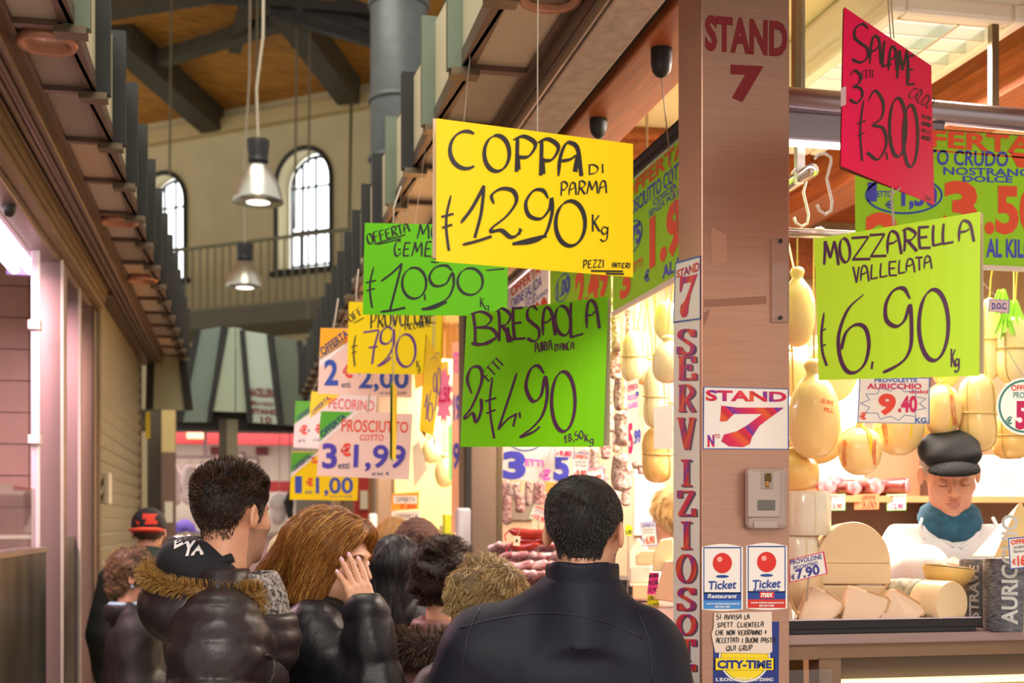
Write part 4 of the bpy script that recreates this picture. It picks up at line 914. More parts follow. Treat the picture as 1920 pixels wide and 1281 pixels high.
k_.text('PROSCIUTTO CRUDO', [(1606, 276), (1891, 284), (1890, 313), (1606, 306)], 1, .02); k_.rquad([(1893, 285), (1960, 290), (1960, 316), (1908, 314)], 0); k_.text('NOSTRANO', [(1769, 313), (1935, 317), (1935, 331), (1769, 328)], 1, .02); k_.text('DOLCE', [(1805, 330), (1899, 330), (1898, 343), (1805, 341)], 1, .03)
k_.ring(1695, 366, 73, 36, 4, 4); k_.text('1', [(1627, 342), (1644, 342), (1644, 378), (1627, 378)], 1, .04); k_.text('ETTO', [(1645, 358), (1673, 358), (1673, 370), (1645, 370)], 1, .02); k_.text('\u20ac', [(1660, 376), (1676, 376), (1676, 392), (1660, 392)], 1, .03); k_.text('1,30', [(1690, 348), (1758, 348), (1756, 394), (1690, 394)], 1, .04)
k_.text('2', [(1622, 398), (1690, 398), (1690, 492), (1622, 492)], 0, .05); k_.text('3', [(1769, 338), (1834, 340), (1834, 438), (1769, 438)], 0, .05); k_.text('.50', [(1846, 346), (1960, 350), (1960, 440), (1846, 440)], 0, .04); k_.text('AL KILO 17,50', [(1849, 447), (2000, 450), (2000, 492), (1849, 489)], 1, .03)
k_.build('lettering', BN, t)
# banners along the aisle
XB = 1.292
def pbx(off): return lambda u, v: px_(u, v, XB - off)
def zq(y0, y1, z0, z1): return [(XB, y1, z1), (XB, y0, z1), (XB, y0, z0), (XB, y1, z0)]
class YInk(Ink):
    """lettering on the aisle-side plane: u runs towards the camera, v upwards, in metres"""
    def __init__(s, off=.002): s.mb = MB(); s.proj = lambda u, v: np.array([XB - off, -u, v])
    def bt(s, txt, y0, y1, z0, z1, mi=0, bold=.02): return s.text(txt, [(-y0, z1), (-y1, z1), (-y1, z0), (-y0, z0)], mi, bold)
cases = ((3.45, 4.36, 'lime banner printed PROSCIUTTO COTTO beside the STAND 7 pillar', P_BAN, 'PROSCIUTTO COTTO', '1.99', '0.75', '3'), (4.38, 5.3, 'lime banner behind the lower edge of the yellow COPPA card', P_BAN, 'SPECK TIROLESE', '2.49', '1.00', '2'), (5.32, 6.24, 'pale lime banner far down the aisle rail left of the other two', P_WHT, 'CARNE SALADA', '2.99', '1.20', '2'))
for (y0, y1, lab, m, a, pr, et, n3) in cases:
    t = thing('offer_banner', lab, 'banner', (XB, (y0 + y1) / 2, 2.36)); w_ = y1 - y0
    MB().sheet(zq(y0, y1, 2.36, 2.77), .001).build('sheet', m, t); MB().boxp((XB - .006, y0, 2.35), (XB + .004, y1, 2.365)).build('bottom_bar', mat('bar white', '#e8d5c4'), t)
    k_ = YInk(); L = lambda f: y1 - w_ * f
    k_.bt('OFFERTA', L(.16), L(.84), 2.715, 2.765, 0, .03); k_.bt(a, L(.16), L(.86), 2.655, 2.705, 1, .02); k_.bt('COSCIA', L(.5), L(.75), 2.63, 2.65, 1, .02); k_.bt('SENZA POLIFOSFATI', L(.45), L(.98), 2.605, 2.625, 1, .01)
    k_.bt(et, L(.14), L(.36), 2.545, 2.615, 1, .04); k_.bt(n3, L(.1), L(.24), 2.39, 2.50, 0, .05); k_.bt('ETTI', L(.26), L(.38), 2.46, 2.49, 0, .02); k_.bt('\u20ac', L(.4), L(.46), 2.4, 2.44, 1, .04); k_.bt(pr, L(.46), L(.98), 2.43, 2.60, 0, .05); k_.bt('AL KILO', L(.6), L(.97), 2.38, 2.42, 1, .03)
    c, r_ = (L(.24), 2.58), .055
    for i in range(28):
        a0, a1 = 2 * pi * i / 28, 2 * pi * (i + 1) / 28; rx = w_ * .14
        k_.poly([(-c[0] + rx * cos(a0), c[1] + r_ * sin(a0)), (-c[0] + rx * cos(a1), c[1] + r_ * sin(a1)), (-c[0] + rx * .92 * cos(a1), c[1] + r_ * .9 * sin(a1)), (-c[0] + rx * .92 * cos(a0), c[1] + r_ * .9 * sin(a0))], 4)
    k_.build('lettering', BN, t)

# ================================================================== THE STAND 7 PILLAR
PY, PX0, PX1, PYB = 2.937, 1.093, 1.322, 3.105
pil = thing('stand_pillar', 'square brushed steel pillar marked STAND 7 with stickers', 'pillar', ((PX0 + PX1) / 2, (PY + PYB) / 2, 0))
M_pil = mat('pillar steel', '#bb8e7a', .36, .78, noise=.05, nscale=20, stretch=(.3, .3, 10), bump=.04, bscale=40)
MB().boxp((PX0, PY, 0), (PX1, PYB, 3.3)).build('shaft', M_pil, pil, bevel=.003)
f = lambda off: (lambda u, v: py_(u, v, PY - off)); g = lambda off: (lambda u, v: px_(u, v, PX0 - off))
def plate(proj, back, quad, m, name):
    P = [proj(*p) for p in quad] + [back(*p) for p in quad]; return MB().hexa(P[:4] + P[4:]).build(name, m, pil)
k_ = Ink(f(.001)); DRED = mat('dark red vinyl', '#86101a', .5)
k_.text('STAND', [(1322, 27), (1477, 40), (1476, 108), (1322, 95)], 0, .045); k_.text('7', [(1370, 121), (1432, 124), (1429, 194), (1370, 190)], 0, .06); k_.build('lettering', DRED, pil)['label'] = 'dark red STAND 7 lettering'
def banded():
    m = mat('banded letter print', '#c01840', .5)
    if m.get('done'): return m
    m['done'] = 1; nt = m.node_tree; b = nt.nodes['Principled BSDF']; tc = nt.nodes.new('ShaderNodeTexCoord'); wv = nt.nodes.new('ShaderNodeTexWave'); wv.inputs['Scale'].default_value = 5; wv.inputs['Distortion'].default_value = 1.5; wv.bands_direction = 'DIAGONAL'; wv.wave_profile = 'SAW'
    r = nt.nodes.new('ShaderNodeValToRGB'); e = r.color_ramp.elements; e[0].color = (*srgb('#5a2aa0'), 1); e[1].color = (*srgb('#d81848'), 1)
    for p_, c in ((.22, '#c01a5a'), (.5, '#d81848'), (.72, '#e0581c'), (.85, '#c01830')): x = e.new(p_); x.color = (*srgb(c), 1)
    nt.links.new(tc.outputs['Object'], wv.inputs['Vector']); nt.links.new(wv.outputs['Fac'], r.inputs[0]); nt.links.new(r.outputs[0], b.inputs['Base Color']); return m
BAND = banded(); SHAD = mat('letter outline', '#55506a', .5); M_strip = mat('strip vinyl', '#ecebdf', .45); BLUF = mat('frame blue', '#2d62b0', .5)
SEVEN = [(0.02, .98), (.28, .93), (1, .93), (.62, .5), (.5, .22), (.47, .06), (.36, -.02), (.14, -.0), (.02, .12), (.06, .28), (.26, .36), (.42, .5), (.66, .78), (.22, .78), (.1, .6), (.0, .6)]
# strip on the aisle side
plate(g(.0006), g(-.001), [(1263, 604), (1312, 598), (1312, 1400), (1262, 1400)], M_strip, 'letter_strip')
k_ = Ink(g(.0018)); k_.low = g(.0012)
ys = [(618, 664), (668, 712), (722, 772), (783, 843), (862, 912), (920, 968), (978, 1030), (1040, 1092), (1103, 1144), (1153, 1190), (1199, 1240), (1246, 1287), (1292, 1336), (1340, 1384)]
for ch, (a, b) in zip('SERVIZIOSOTTO', ys): k_.serif(ch, 1270, a, 1303, b, 8.5, 0, 1, (3, 2))
k_.build('strip_lettering', [BAND, SHAD], pil)
plate(g(.0006), g(-.001), [(1266, 492), (1313, 479), (1313, 599), (1262, 606)], M_strip, 'narrow_sign')['label'] = 'narrow white STAND 7 sign on the aisle side'
k_ = Ink(g(.0016)); q = [(1266, 492), (1313, 479), (1313, 599), (1262, 606)]; k_.frame(q, .05, 1); k_.text('STAND', [(1269, 507), (1311, 490), (1311, 508), (1268, 522)], 0, .03)
k_.poly([(1274 + 34 * a, 596 - 80 * b - 8 * a) for a, b in SEVEN], 0); k_.build('narrow_sign_lettering', [BAND, BLUF], pil)
# front sign
q = [(1319, 725), (1479, 729), (1479, 843), (1318, 842)]; plate(f(.0012), f(-.001), q, mat('sign pinkish white', '#efe2dc', .4), 'front_sign')['label'] = 'white STAND 7 sign on the front face'
k_ = Ink(f(.0022)); k_.frame(q, .022, 1); k_.text('STAND', [(1323, 731), (1475, 735), (1475, 754), (1323, 752)], 0, .04); k_.poly([(1350 + 120 * a, 837 - 78 * b) for a, b in SEVEN], 0); k_.serif('N', 1326, 816, 1340, 838, 3.2, 0); k_.box_text('TO', 1340, 814, 1350, 822, 0, .02)
k_.build('front_sign_lettering', [BAND, BLUF], pil)
# lock box
p, q2 = py_(1394, 993, PY), py_(1469, 879, PY)
bx = MB().boxp((p[0], PY - .03, p[2]), (q2[0], PY + .001, q2[2])).build('lock_box', mat('lock grey', '#a98f88', .45), pil, bevel=.012)
cxl = (p[0] + q2[0]) / 2 + .003
def lk(name, a, b, d, m):
    A, B = py_(a[0], a[1], PY - .03), py_(b[0], b[1], PY - .03); o = MB().boxp((A[0], PY - .03 - d, B[2]), (B[0], PY - .029, A[2])).build(name, m, None, bevel=.003); o.parent = bx; o.location = np.array(o.location) - np.array(base_of(pil)) - np.array(bx.location); return o
lk('lock_face', (1402, 884), (1462, 970), .004, mat('lock face', '#b09a92', .4)); lk('keyhole_plate', (1425, 884), (1449, 918), .006, mat('lock plate', '#9a8a82', .4)); lk('key_cylinder', (1432, 888), (1444, 904), .01, mat('brass', '#6a5030', .3, .9)); lk('key_tag', (1433, 902), (1440, 914), .011, mat('brass tag', '#b0793e', .4, .7)); lk('window_slot', (1418, 937), (1453, 958), .005, mat('slot glass', '#6d6460', .25, .3)); lk('flap', (1412, 977), (1457, 991), .007, mat('lock face', '#b09a92'))
# ticket stickers
def sticker(u0, u1, v0, v1, low, band, maxi):
    P = [(u0, v1)] + [(u0 + (u1 - u0) * i / 10, v0 + 6 - 6 * sin(pi * i / 10)) for i in range(11)] + [(u1, v1)] + [(u1 - (u1 - u0) * i / 8, v1 + 3 * sin(pi * i / 8)) for i in range(1, 8)]
    mb = MB(); n = len(P); mb.add([py_(*x, PY - .0012) for x in P] + [py_(*x, PY + .001) for x in P], [tuple(range(n))[::-1]] + [(i, (i + 1) % n, n + (i + 1) % n, n + i) for i in range(n)])
    mb.build('ticket_sticker', mat('sticker white', '#f1e4de', .4), pil)['label'] = 'white and blue restaurant ticket sticker with red ball'
    k_ = Ink(f(.002)); c, w_ = (u0 + u1) / 2, u1 - u0
    k_.frame([(u0 + 3, v0 + 6), (u1 - 3, v0 + 6), (u1 - 3, v1 - 30), (u0 + 3, v1 - 30)], .05, 0); k_.rect(u0 + 3, v1 - 32, u1 - 3, v1 - 17, 0); k_.rect(u0 + 3, v1 - 17, u1 - 3, v1 - 1, band)
    k_.proj = f(.0026); k_.disc(c, v0 + 36, 18, 19, 1); k_.disc(c, v0 + 61, 12, 2.6, 0)
    k_.proj = f(.003); k_.disc(c - 5, v0 + 29, 5, 5, 5)
    k_.text('Ticket', [(c - 26, v0 + 70), (c + 28, v0 + 68), (c + 25, v0 + 84), (c - 27, v0 + 86)], 0, .02)
    if maxi:
        k_.text('Restaurant', [(c - 24, v0 + 86), (c + 24, v0 + 86), (c + 23, v0 + 92), (c - 25, v0 + 92)], 0); k_.rect(c - 13, v1 - 31, c + 14, v1 - 19, 1); k_.proj = f(.0034); k_.text('max', [(c - 10, v1 - 29), (c + 12, v1 - 29), (c + 11, v1 - 21), (c - 11, v1 - 21)], 3, .03)
    else: k_.text('Restaurant', [(c - 26, v1 - 29), (c + 28, v1 - 29), (c + 26, v1 - 21), (c - 28, v1 - 21)], 3, .02)
    k_.text('www.ticketrestaurant.it', [(c - 30, v1 - 13), (c + 32, v1 - 13), (c + 32, v1 - 9), (c - 30, v1 - 9)], 3); k_.text('800 834 009', [(c - 14, v1 - 7), (c + 14, v1 - 7), (c + 14, v1 - 3), (c - 14, v1 - 3)], 3)
    k_.build('sticker_print', [mat('sticker blue', '#1d3f94', .4), mat('ball red', '#d8251c', .35), mat('sky blue', '#3f86cf', .4), WHP, mat('sticker red', '#cf2b22', .4), mat('ball pink', '#f3a79a', .4)], pil)
sticker(1316, 1393, 1020, 1143, 0, 2, False); sticker(1399, 1476, 1018, 1141, 0, 4, True)
# note and city time sticker
q = [(1338, 1166), (1461, 1166), (1459, 1420), (1336, 1420)]; plate(f(.001), f(-.001), q, mat('sticker deep blue', '#1c2f7c', .4), 'voucher_sticker')['label'] = 'blue sticker with yellow clock reading CITY TIME'
k_ = Ink(f(.002)); k_.disc(1396, 1232, 45, 45, 0); k_.ring(1396, 1232, 48, 48, 4, 2); k_.proj = f(.0028); k_.rect(1340, 1234, 1452, 1257, 0); k_.frame([(1340, 1234), (1452, 1234), (1452, 1257), (1340, 1257)], .03, 1); k_.proj = f(.0034); k_.box_text('CITY-TIME', 1345, 1238, 1447, 1254, 1, .05); k_.box_text('IL BUONO PASTO QUOTIDIANO', 1342, 1271, 1450, 1279, 2, .02)
k_.build('voucher_print', [mat('voucher yellow', '#f4d21c', .4), mat('sticker deep blue', '#1c2f7c'), WHP], pil)
q = [(1339, 1150), (1447, 1147), (1448, 1222), (1443, 1226), (1341, 1224), (1334, 1190), (1338, 1178)]
mb = MB(); n = len(q); mb.add([py_(*x, PY - .0042) for x in q] + [py_(*x, PY + .001) for x in q], [tuple(range(n))[::-1]] + [(i, (i + 1) % n, n + (i + 1) % n, n + i) for i in range(n)]); mb.build('paper_note', mat('note paper', '#e7cfc0', .6), pil)['label'] = 'handwritten paper note above the blue sticker'
k_ = Ink(f(.0052))
for i, w_ in enumerate((('SI', 'AVVISA', 'LA'), ('SPETT.', 'CLIENTELA'), ('CHE', 'NON', 'VERRANNO +'), ('ACCETTATI', 'I BUONI PASTO'), ('QUI', 'GRUP'))):
    x = (1343, 1345, 1342, 1343, 1362)[i]
    for ww in w_:
        L = len(ww) * (4.9 if i == 3 else 5.6 if i < 4 else 6.6); k_.word(ww, x, 1162 + i * 14.6, x + L - 2, 1161 + i * 14.6, 9, 1.6, .9); x += L + 4
k_.build('note_writing', INK, pil)
# tape marks and plastic pocket
M_tp = mat('old tape', '#8f5f4c', .4); 
plate(f(.0008), f(-.001), [(1320, 562), (1437, 555), (1437, 570), (1320, 576)], M_tp, 'tape_mark'); plate(f(.0008), f(-.001), [(1333, 425), (1362, 440), (1364, 492), (1334, 500)], mat('tape film', '#b98570', .3, .3), 'tape_mark'); plate(f(.0008), f(-.001), [(1319, 586), (1332, 580), (1326, 600), (1319, 612)], M_tp, 'tape_mark')
pk = plate(f(.006), f(-.001), [(1447, 447), (1479, 447), (1479, 604), (1447, 604)], mat('clear plastic', '#f2d8cc', .08, trans=.85), 'plastic_pocket')
for v in (452, 596):
    p = py_(1463, v, PY - .007); MB().lathe([(0, 0), (.005, 0), (.005, .004), (0, .004)], p, 12, M=rotx(pi / 2)).build('screw', M_dark, pil)
# ================================================================== THE CHEESE STALL: COUNTERS, RAILS, FOOD
M_ctr = mat('counter steel', '#a88a84', .3, .8, noise=.05, nscale=20, stretch=(.2, 4, 4)); M_ctr2 = mat('counter bronze', '#8a6a52', .38, .5); M_dkin = mat('counter recess', '#6a5242', .5)
CT_ = 1.34
c = thing('display_counter', 'steel topped deli display counter right of the STAND 7 pillar', 'counter', (2.3, 3.1, 0))
MB().boxp((1.325, 2.975, CT_ - .028), (3.3, 3.42, CT_)).build('worktop', M_ctr, c, bevel=.004)
MB().boxp((1.325, 2.99, CT_ - .062), (3.3, 3.02, CT_ - .028)).build('upper_rail', M_ctr2, c)
MB().boxp((1.325, 2.985, CT_ - .064), (1.42, 2.99, CT_ - .03)).build('rail_joint', M_ctr2, c)
MB().boxp((1.5, 3.06, CT_ - .125), (3.3, 3.08, CT_ - .062)).build('ribbed_panel', M_dkin, c)
MB().boxp((1.5, 3.03, CT_ - .14), (3.3, 3.06, CT_ - .125)).build('light_strip', mat('counter glow', '#fff3b8', .4, emit='#ffedb0', estr=1.1), c)
MB().boxp((1.5, 3.07, .95), (3.3, 3.10, CT_ - .14)).build('lit_back', mat('lit panel', '#c9bd82', .5), c)
MB().boxp((1.43, 3.0, 0), (1.49, 3.06, CT_ - .062)).build('leg', M_ctr2, c); MB().boxp((3.24, 3.0, 0), (3.3, 3.06, CT_ - .062)).build('leg', M_ctr2, c)
MB().boxp((1.34, 3.1, 0), (3.3, 3.4, .95)).build('base', M_dkin, c)
MB().sheet([(1.34, 2.99, CT_ - .09), (1.46, 2.99, CT_ - .09), (1.46, 2.93, .9), (1.34, 2.93, .9)], .004).build('glass_front', M_glass, c)
c2 = thing('display_counter', 'long steel display counter along the aisle behind the man in the navy jacket', 'counter', (1.3, 4.6, 0))
MB().boxp((1.12, 3.44, CT_ - .05), (1.62, 6.15, CT_)).build('worktop', M_ctr, c2, bevel=.004); MB().boxp((1.14, 3.46, 0), (1.6, 6.12, CT_ - .05)).build('base', M_ctr2, c2)
c3 = thing('display_counter', 'display counter of the neighbouring stall beyond the brown post', 'counter', (1.3, 8.4, 0))
MB().boxp((1.12, 6.5, 1.2), (1.8, 10.4, 1.25)).build('worktop', M_ctr, c3); MB().boxp((1.14, 6.5, 0), (1.75, 10.4, 1.2)).build('base', M_ctr2, c3)
# back cabinet with shelf behind the seller
M_cab = mat('brown cabinet', '#8d6348', .55, noise=.05); M_shelf = mat('shelf wood', '#b98a5c', .5)
cab = thing('back_cabinet', 'brown cabinet wall with a shelf of cured meats behind the seller', 'cabinet', (2.8, 4.95, 0))
MB().boxp((2.0, 4.95, 0), (4.4, 5.02, 2.4)).build('back_panel', M_cab, cab); MB().boxp((2.0, 4.6, 1.70), (2.82, 4.95, 1.725)).build('shelf', M_shelf, cab); MB().boxp((2.88, 4.6, 1.70), (4.0, 4.95, 1.725)).build('shelf', M_shelf, cab)
MB().boxp((2.82, 4.85, 0), (2.87, 4.95, 2.4)).build('upright', mat('dark upright', '#4a3026', .5), cab)
tag(MB().boxp((2.02, 4.925, 1.8), (2.55, 4.948, 2.35)).build('wall_poster', mat('pale poster', '#e8d9cf', .6)), 'pale poster on the cabinet behind the hanging cheeses', 'poster')
# hanging rails
RAILS = []
def hrail(a, b, lab, r=.014, fr=(.3, .95)):
    RAILS.append((a, b))
    t = thing('hanging_rail', lab, 'rail', [(x + y) / 2 for x, y in zip(a, b)]); MB().tube([a, b], r, 12).build('tube', mat('chrome', '#cfc6c0', .2, .95), t, smooth=True)
    for p in (a, b):
        q = np.array(a) + (np.array(b) - np.array(a)) * (fr[0] if p is a else fr[1]); MB().tube([q, (q[0], q[1], 3.3)], .006, 6).build('suspension_rod', M_steel, t)
RZ = 2.5
hrail((1.35, 3.62, RZ), (3.4, 3.62, RZ), 'chrome hanging rail for cheeses parallel to the right counter', .014, (.1, .95))
hrail((1.62, 3.44, 2.64), (1.62, 6.1, 2.64), 'chrome hanging rail with white hooks running into the stall', .02, (.58, .97))
hrail((1.7, 4.12, 2.62), (3.4, 4.12, 2.62), 'chrome hanging rail crossing at the back of the cheeses', .016, (.03, .95))
hrail((1.45, 3.7, RZ), (1.45, 6.15, RZ), 'chrome hanging rail along the aisle side of the stall', .014, (.52, .97))
M_hook = mat('white enamel hook', '#f1e6ea', .3)
def shook(u, v, D, s, lab, m=None):
    c = pd(u, v, D); k = s
    if D < 3.8: c[0] = 1.62; c[2] = 2.66 - .5 * s
    else: c[1] = 3.62; c[2] = 2.515 - .5 * s
    path = [c + np.array(p) * k for p in ((-.2, 0, .42), (-.13, 0, .5), (0, 0, .52), (.1, 0, .46), (.1, 0, .38), (.02, 0, .1), (.12, 0, -.3), (.1, 0, -.45), (0, 0, -.52), (-.12, 0, -.46), (-.16, 0, -.36))]
    tag(MB().tube(path, .0042, 8).build('meat_hook', m or M_hook, smooth=True), lab, 'hook')
shook(1503, 383, 3.77, .165, 'white hook on the rail beside the pillar, left one of the two'); shook(1549, 350, 3.62, .165, 'white hook on the rail right of the other white hook, nearer the red card')
shook(1540, 470, 3.9, .12, 'white hook above the lime MOZZARELLA card')
# ---- hanging cheeses and salamis
def cheese(n, bumps=0.): return None
CH_A = mat('provolone rind', '#f3cf8b', .35, noise=.06, nscale=6, spec=.5, coat=.3, sss=.15); CH_B = mat('pale cheese', '#f7e2b0', .4, noise=.05, nscale=5, sss=.15); CH_C = mat('golden cheese', '#eac070', .35, noise=.07, nscale=5, coat=.2); M_tw = mat('twine', '#b99a5a', .8); M_yc = mat('yellow cord', '#f2d51f', .5); M_sal = mat('white mould salami', '#d8c2b4', .85, col2='#8e5f58', nscale=75, bump=.9, bscale=70); M_sal2 = mat('reddish salami', '#9c4f4c', .8, col2='#d9c0b4', nscale=70, bump=.9, bscale=70); M_redp = mat('red stamp', '#e2603a', .5)
PROF = {
 'ball': [(0, -1), (.35, -.95), (.7, -.75), (.93, -.4), (1, 0), (.95, .38), (.75, .7), (.45, .88), (.2, .94), (.14, 1.02), (.16, 1.1), (0, 1.12)],
 'pear': [(0, -1), (.4, -.95), (.75, -.78), (.96, -.45), (1, -.1), (.92, .25), (.7, .52), (.42, .7), (.3, .78), (.34, .86), (.4, .95), (.3, 1.05), (0, 1.08)],
 'loaf': [(0, -1), (.5, -.97), (.85, -.82), (1, -.55), (1, -.2), (.94, 0), (.97, .2), (.95, .5), (.82, .78), (.5, .95), (.2, 1), (0, 1.02)],
 'salami': [(0, -1), (.4, -.97), (.8, -.9), (1, -.75), (.95, -.4), (1, 0), (.94, .4), (1, .7), (.75, .9), (.3, .98), (.12, 1.02), (0, 1.03)],
}
def smoothprof(p, n=22):
    P = resample(p, True); idx = np.linspace(0, len(P) - 1, n).astype(int); P = P[idx]; P[:, 0] = np.maximum(P[:, 0], 0); P[0, 0] = 0; P[-1, 0] = 0; return P
CN = 0
def hang(kind, box, D, m, label, name='hanging_cheese', cat='cheese', group=None, bind=None, top=None, ribs=0, lean=0., flat=1., stamp=None):
    global CN; CN += 1; u0, v0, u1, v1 = box; cu, cv = (u0 + u1) / 2, (v0 + v1) / 2
    c = pd(cu, cv, D); a = (u1 - u0) / 2 / F * D; h = (v1 - v0) / 2 / F * D
    t = thing(name, label, cat, c, 0, group); r = np.random.RandomState(CN); P = smoothprof(PROF[kind]); n = 28; V = []; Fc = []
    k = 2.1 / 2 if kind in ('ball', 'pear') else 1.0
    for rr, z in P:
        for j in range(n):
            th = 2 * pi * j / n; q = rr * (1 + (.03 * sin(3 * z + th * 2 + CN) if kind != 'salami' else .08 * sin(4 * z + th * 2 + CN) + .05 * sin(9 * z + 3 * th + CN)) + (.045 * abs(cos(ribs * th / 2)) if ribs else 0)); V.append((a * q * cos(th) + lean * a * z, a * flat * q * sin(th), h * z / k - (h * .04 if k > 1 else 0)))
    for i in range(len(P) - 1):
        for j in range(n): Fc.append((i * n + j, i * n + (j + 1) % n, (i + 1) * n + (j + 1) % n, (i + 1) * n + j))
    V = np.array(V); MB().add(V, Fc).build('body', m, t, smooth=True, world=False)
    tz = (RZ if top is None else top) - c[2]
    e = np.array([0, 0, tz])
    if top is None or top < 3:
        best = 9
        for A_, B_ in RAILS:
            A_, B_ = np.array(A_), np.array(B_); tt = np.clip(((c - A_) @ (B_ - A_)) / ((B_ - A_) @ (B_ - A_)), .01, .99); q_ = A_ + (B_ - A_) * tt; dd = np.hypot(*(q_ - c)[:2])
            if dd < best: best, e = dd, q_ - c
    MB().tube([(lean * a, 0, h * .96), (lean * a * .5 + e[0] * .2, e[1] * .2, h * .96 + (e[2] - h) * .4), tuple(e)], .003 if kind != 'salami' else .002, 5).build('cord', M_tw if bind != 'yellow' else M_yc, t, world=False)
    if bind:
        mb = MB(); mc = M_yc if bind == 'yellow' else M_tw
        for th in ((0.5, 2.1) if bind != 'yellow' else (-1.55, .0, 1.57)):
            pth = [(a * rr * 1.02 * cos(th + .15 * z) + lean * a * z, a * flat * rr * 1.02 * sin(th + .15 * z), h * z / k) for rr, z in P]; mb2 = MB().tube(pth, .0022, 5); mb2.build('binding', mc, t, world=False)
            pth = [(a * rr * 1.02 * cos(th + pi - .1 * z) + lean * a * z, a * flat * rr * 1.02 * sin(th + pi - .1 * z), h * z / k) for rr, z in P]; MB().tube(pth, .0022, 5).build('binding', mc, t, world=False)
        if bind == 'waist':
            MB().tube([(a * 1.0 * cos(x), a * flat * 1.0 * sin(x), h * (.02 + .05 * sin(x))) for x in np.linspace(0, 2 * pi, 26)], .003, 5).build('binding', mc, t, world=False)
    if stamp:
        ik = Ink(None)
        def pr(u, v):
            z = (cv - v) / F * D; x = (u - cu) / F * D; rr = np.interp(z / h * k, P[:, 1], P[:, 0]) * a * (1.045 if ribs else 1.0) + .0022; y = -sqrt(max(rr * rr - x * x, (.15 * rr) ** 2)) * flat
            d = np.array([x * cos(-TH_) - y * sin(-TH_), x * sin(-TH_) + y * cos(-TH_), z]); return d
        TH_ = math.atan2(c[0], c[1]); ik.proj = pr
        for (tx, q) in stamp: ik.text(tx, q, 0, .03)
        ik.mb.build('stamp', M_redp, t, world=False)
    return t
YA = 3.62
def DY(u, Y=YA): return Y / ray(u, 0)[1]
def DX(u, X=1.45): return X / ray(u, 0)[0]
# right of the pillar
hang('pear', (1462, 500, 1528, 652), DY(1495), CH_A, 'pale provolone hanging highest beside the STAND 7 pillar', stamp=None)
hang('ball', (1448, 655, 1520, 745), DY(1480, 3.78), CH_B, 'pale round cheese half hidden by the pillar below the highest provolone', top=RZ + .12)
hang('ball', (1512, 630, 1606, 756), DY(1560, 3.74), CH_B, 'round white provolone whose top is hidden by the lime card', top=RZ + .12)
hang('pear', (1478, 672, 1574, 862), DY(1526), CH_A, 'large pear shaped provolone with round stamp beside the pillar', stamp=[('DEL PIAVE', [(1540, 752), (1562, 756), (1560, 764), (1538, 760)]), ('PILL', [(1545, 768), (1562, 771), (1561, 779), (1544, 776)])])
hang('ball', (1470, 770, 1582, 872), DY(1530, 3.9), CH_C, 'round cheese peeping out behind the large pear shaped provolone', top=RZ + .12)
hang('pear', (1448, 838, 1537, 922), DY(1492, 3.70), CH_C, 'lowest hanging cheese beside the pillar')
hang('ball', (1572, 796, 1653, 892), DY(1612), CH_A, 'ribbed ball cheese with yellow cords and red lettering, lowest and leftmost', bind='yellow', ribs=8, stamp=[('AURIC', [(1580, 826), (1588, 826), (1588, 876), (1580, 876)]), ('AURI', [(1634, 826), (1642, 826), (1642, 874), (1634, 874)])])
hang('ball', (1640, 752, 1730, 855), DY(1685, 3.66), CH_A, 'ribbed ball cheese with red lettering under the 9,40 card', bind='yellow', ribs=8, stamp=[('AURICCHIO', [(1653, 796), (1662, 792), (1670, 836), (1661, 840)])])
hang('ball', (1706, 742, 1760, 836), DY(1733, 3.8), CH_C, 'small ball cheese squeezed behind the ribbed cheeses', top=RZ + .12)
hang('ball', (1733, 716, 1801, 820), DY(1767, 3.64), CH_A, 'ribbed ball cheese with red lettering hanging highest, right of the 9,40 card', bind='yellow', ribs=8, stamp=[('AURICCHIO', [(1777, 742), (1786, 740), (1795, 800), (1786, 802)])])
hang('ball', (1748, 640, 1802, 728), DY(1775, 3.8), CH_C, 'round cheese whose bottom shows just under the lime card', top=RZ + .12)
hang('loaf', (1797, 703, 1868, 848), DY(1832), CH_A, 'twine bound golden caciocavallo above the seller cap', bind='waist')
hang('loaf', (1862, 775, 1930, 860), DY(1896, 3.66), CH_C, 'twine bound cheese at the right edge beside the seller cap', bind='waist')
hang('loaf', (1836, 560, 1874, 712), DY(1855, 3.66), CH_B, 'pale caciocavallo showing at the right edge of the lime card', bind='waist')
hang('loaf', (1868, 592, 1935, 718), DY(1900), CH_B, 'pale twine bound caciocavallo at the right edge of the picture', bind='waist')
hang('loaf', (1884, 700, 1950, 800), DY(1916, 3.85), CH_C, 'golden cheese behind the oval price card', bind='waist', top=RZ + .12)
# green paper tufts and collar label
for i, (u, v) in enumerate(((1878, 555), (1900, 575), (1885, 600))):
    c = pd(u, v, DY(u, 3.58)); mb = MB()
    for j in range(9):
        a = 2 * pi * j / 9 + i; mb.sheet([c + [.004 * cos(a), .004 * sin(a), .02], c + [.012 * cos(a + .5), .012 * sin(a + .5), .02], c + [.04 * cos(a + .4), .02 * sin(a + .4), -.04 - .01 * (j % 3)], c + [.035 * cos(a), .02 * sin(a), -.045]], .0006)
    tag(mb.build('paper_tuft', mat('green paper', '#9bd04a', .6)), ('green paper tuft on top of the pale cheese at the right edge, highest', 'green paper tuft on the cheese at the right edge, furthest right', 'green paper tuft on the cheeses beside the lime card, lowest')[i], 'paper')
def rail_end(a):
    if a[1] > 6.3: return (a[0], a[1], 3.3)
    best, e = 9, None
    for A_, B_ in RAILS:
        A_, B_ = np.array(A_), np.array(B_); tt = np.clip(((a - A_) @ (B_ - A_)) / ((B_ - A_) @ (B_ - A_)), .01, .99); q_ = A_ + (B_ - A_) * tt; dd = np.hypot(*(q_ - a)[:2])
        if dd < best: best, e = dd, q_
    return tuple(e)
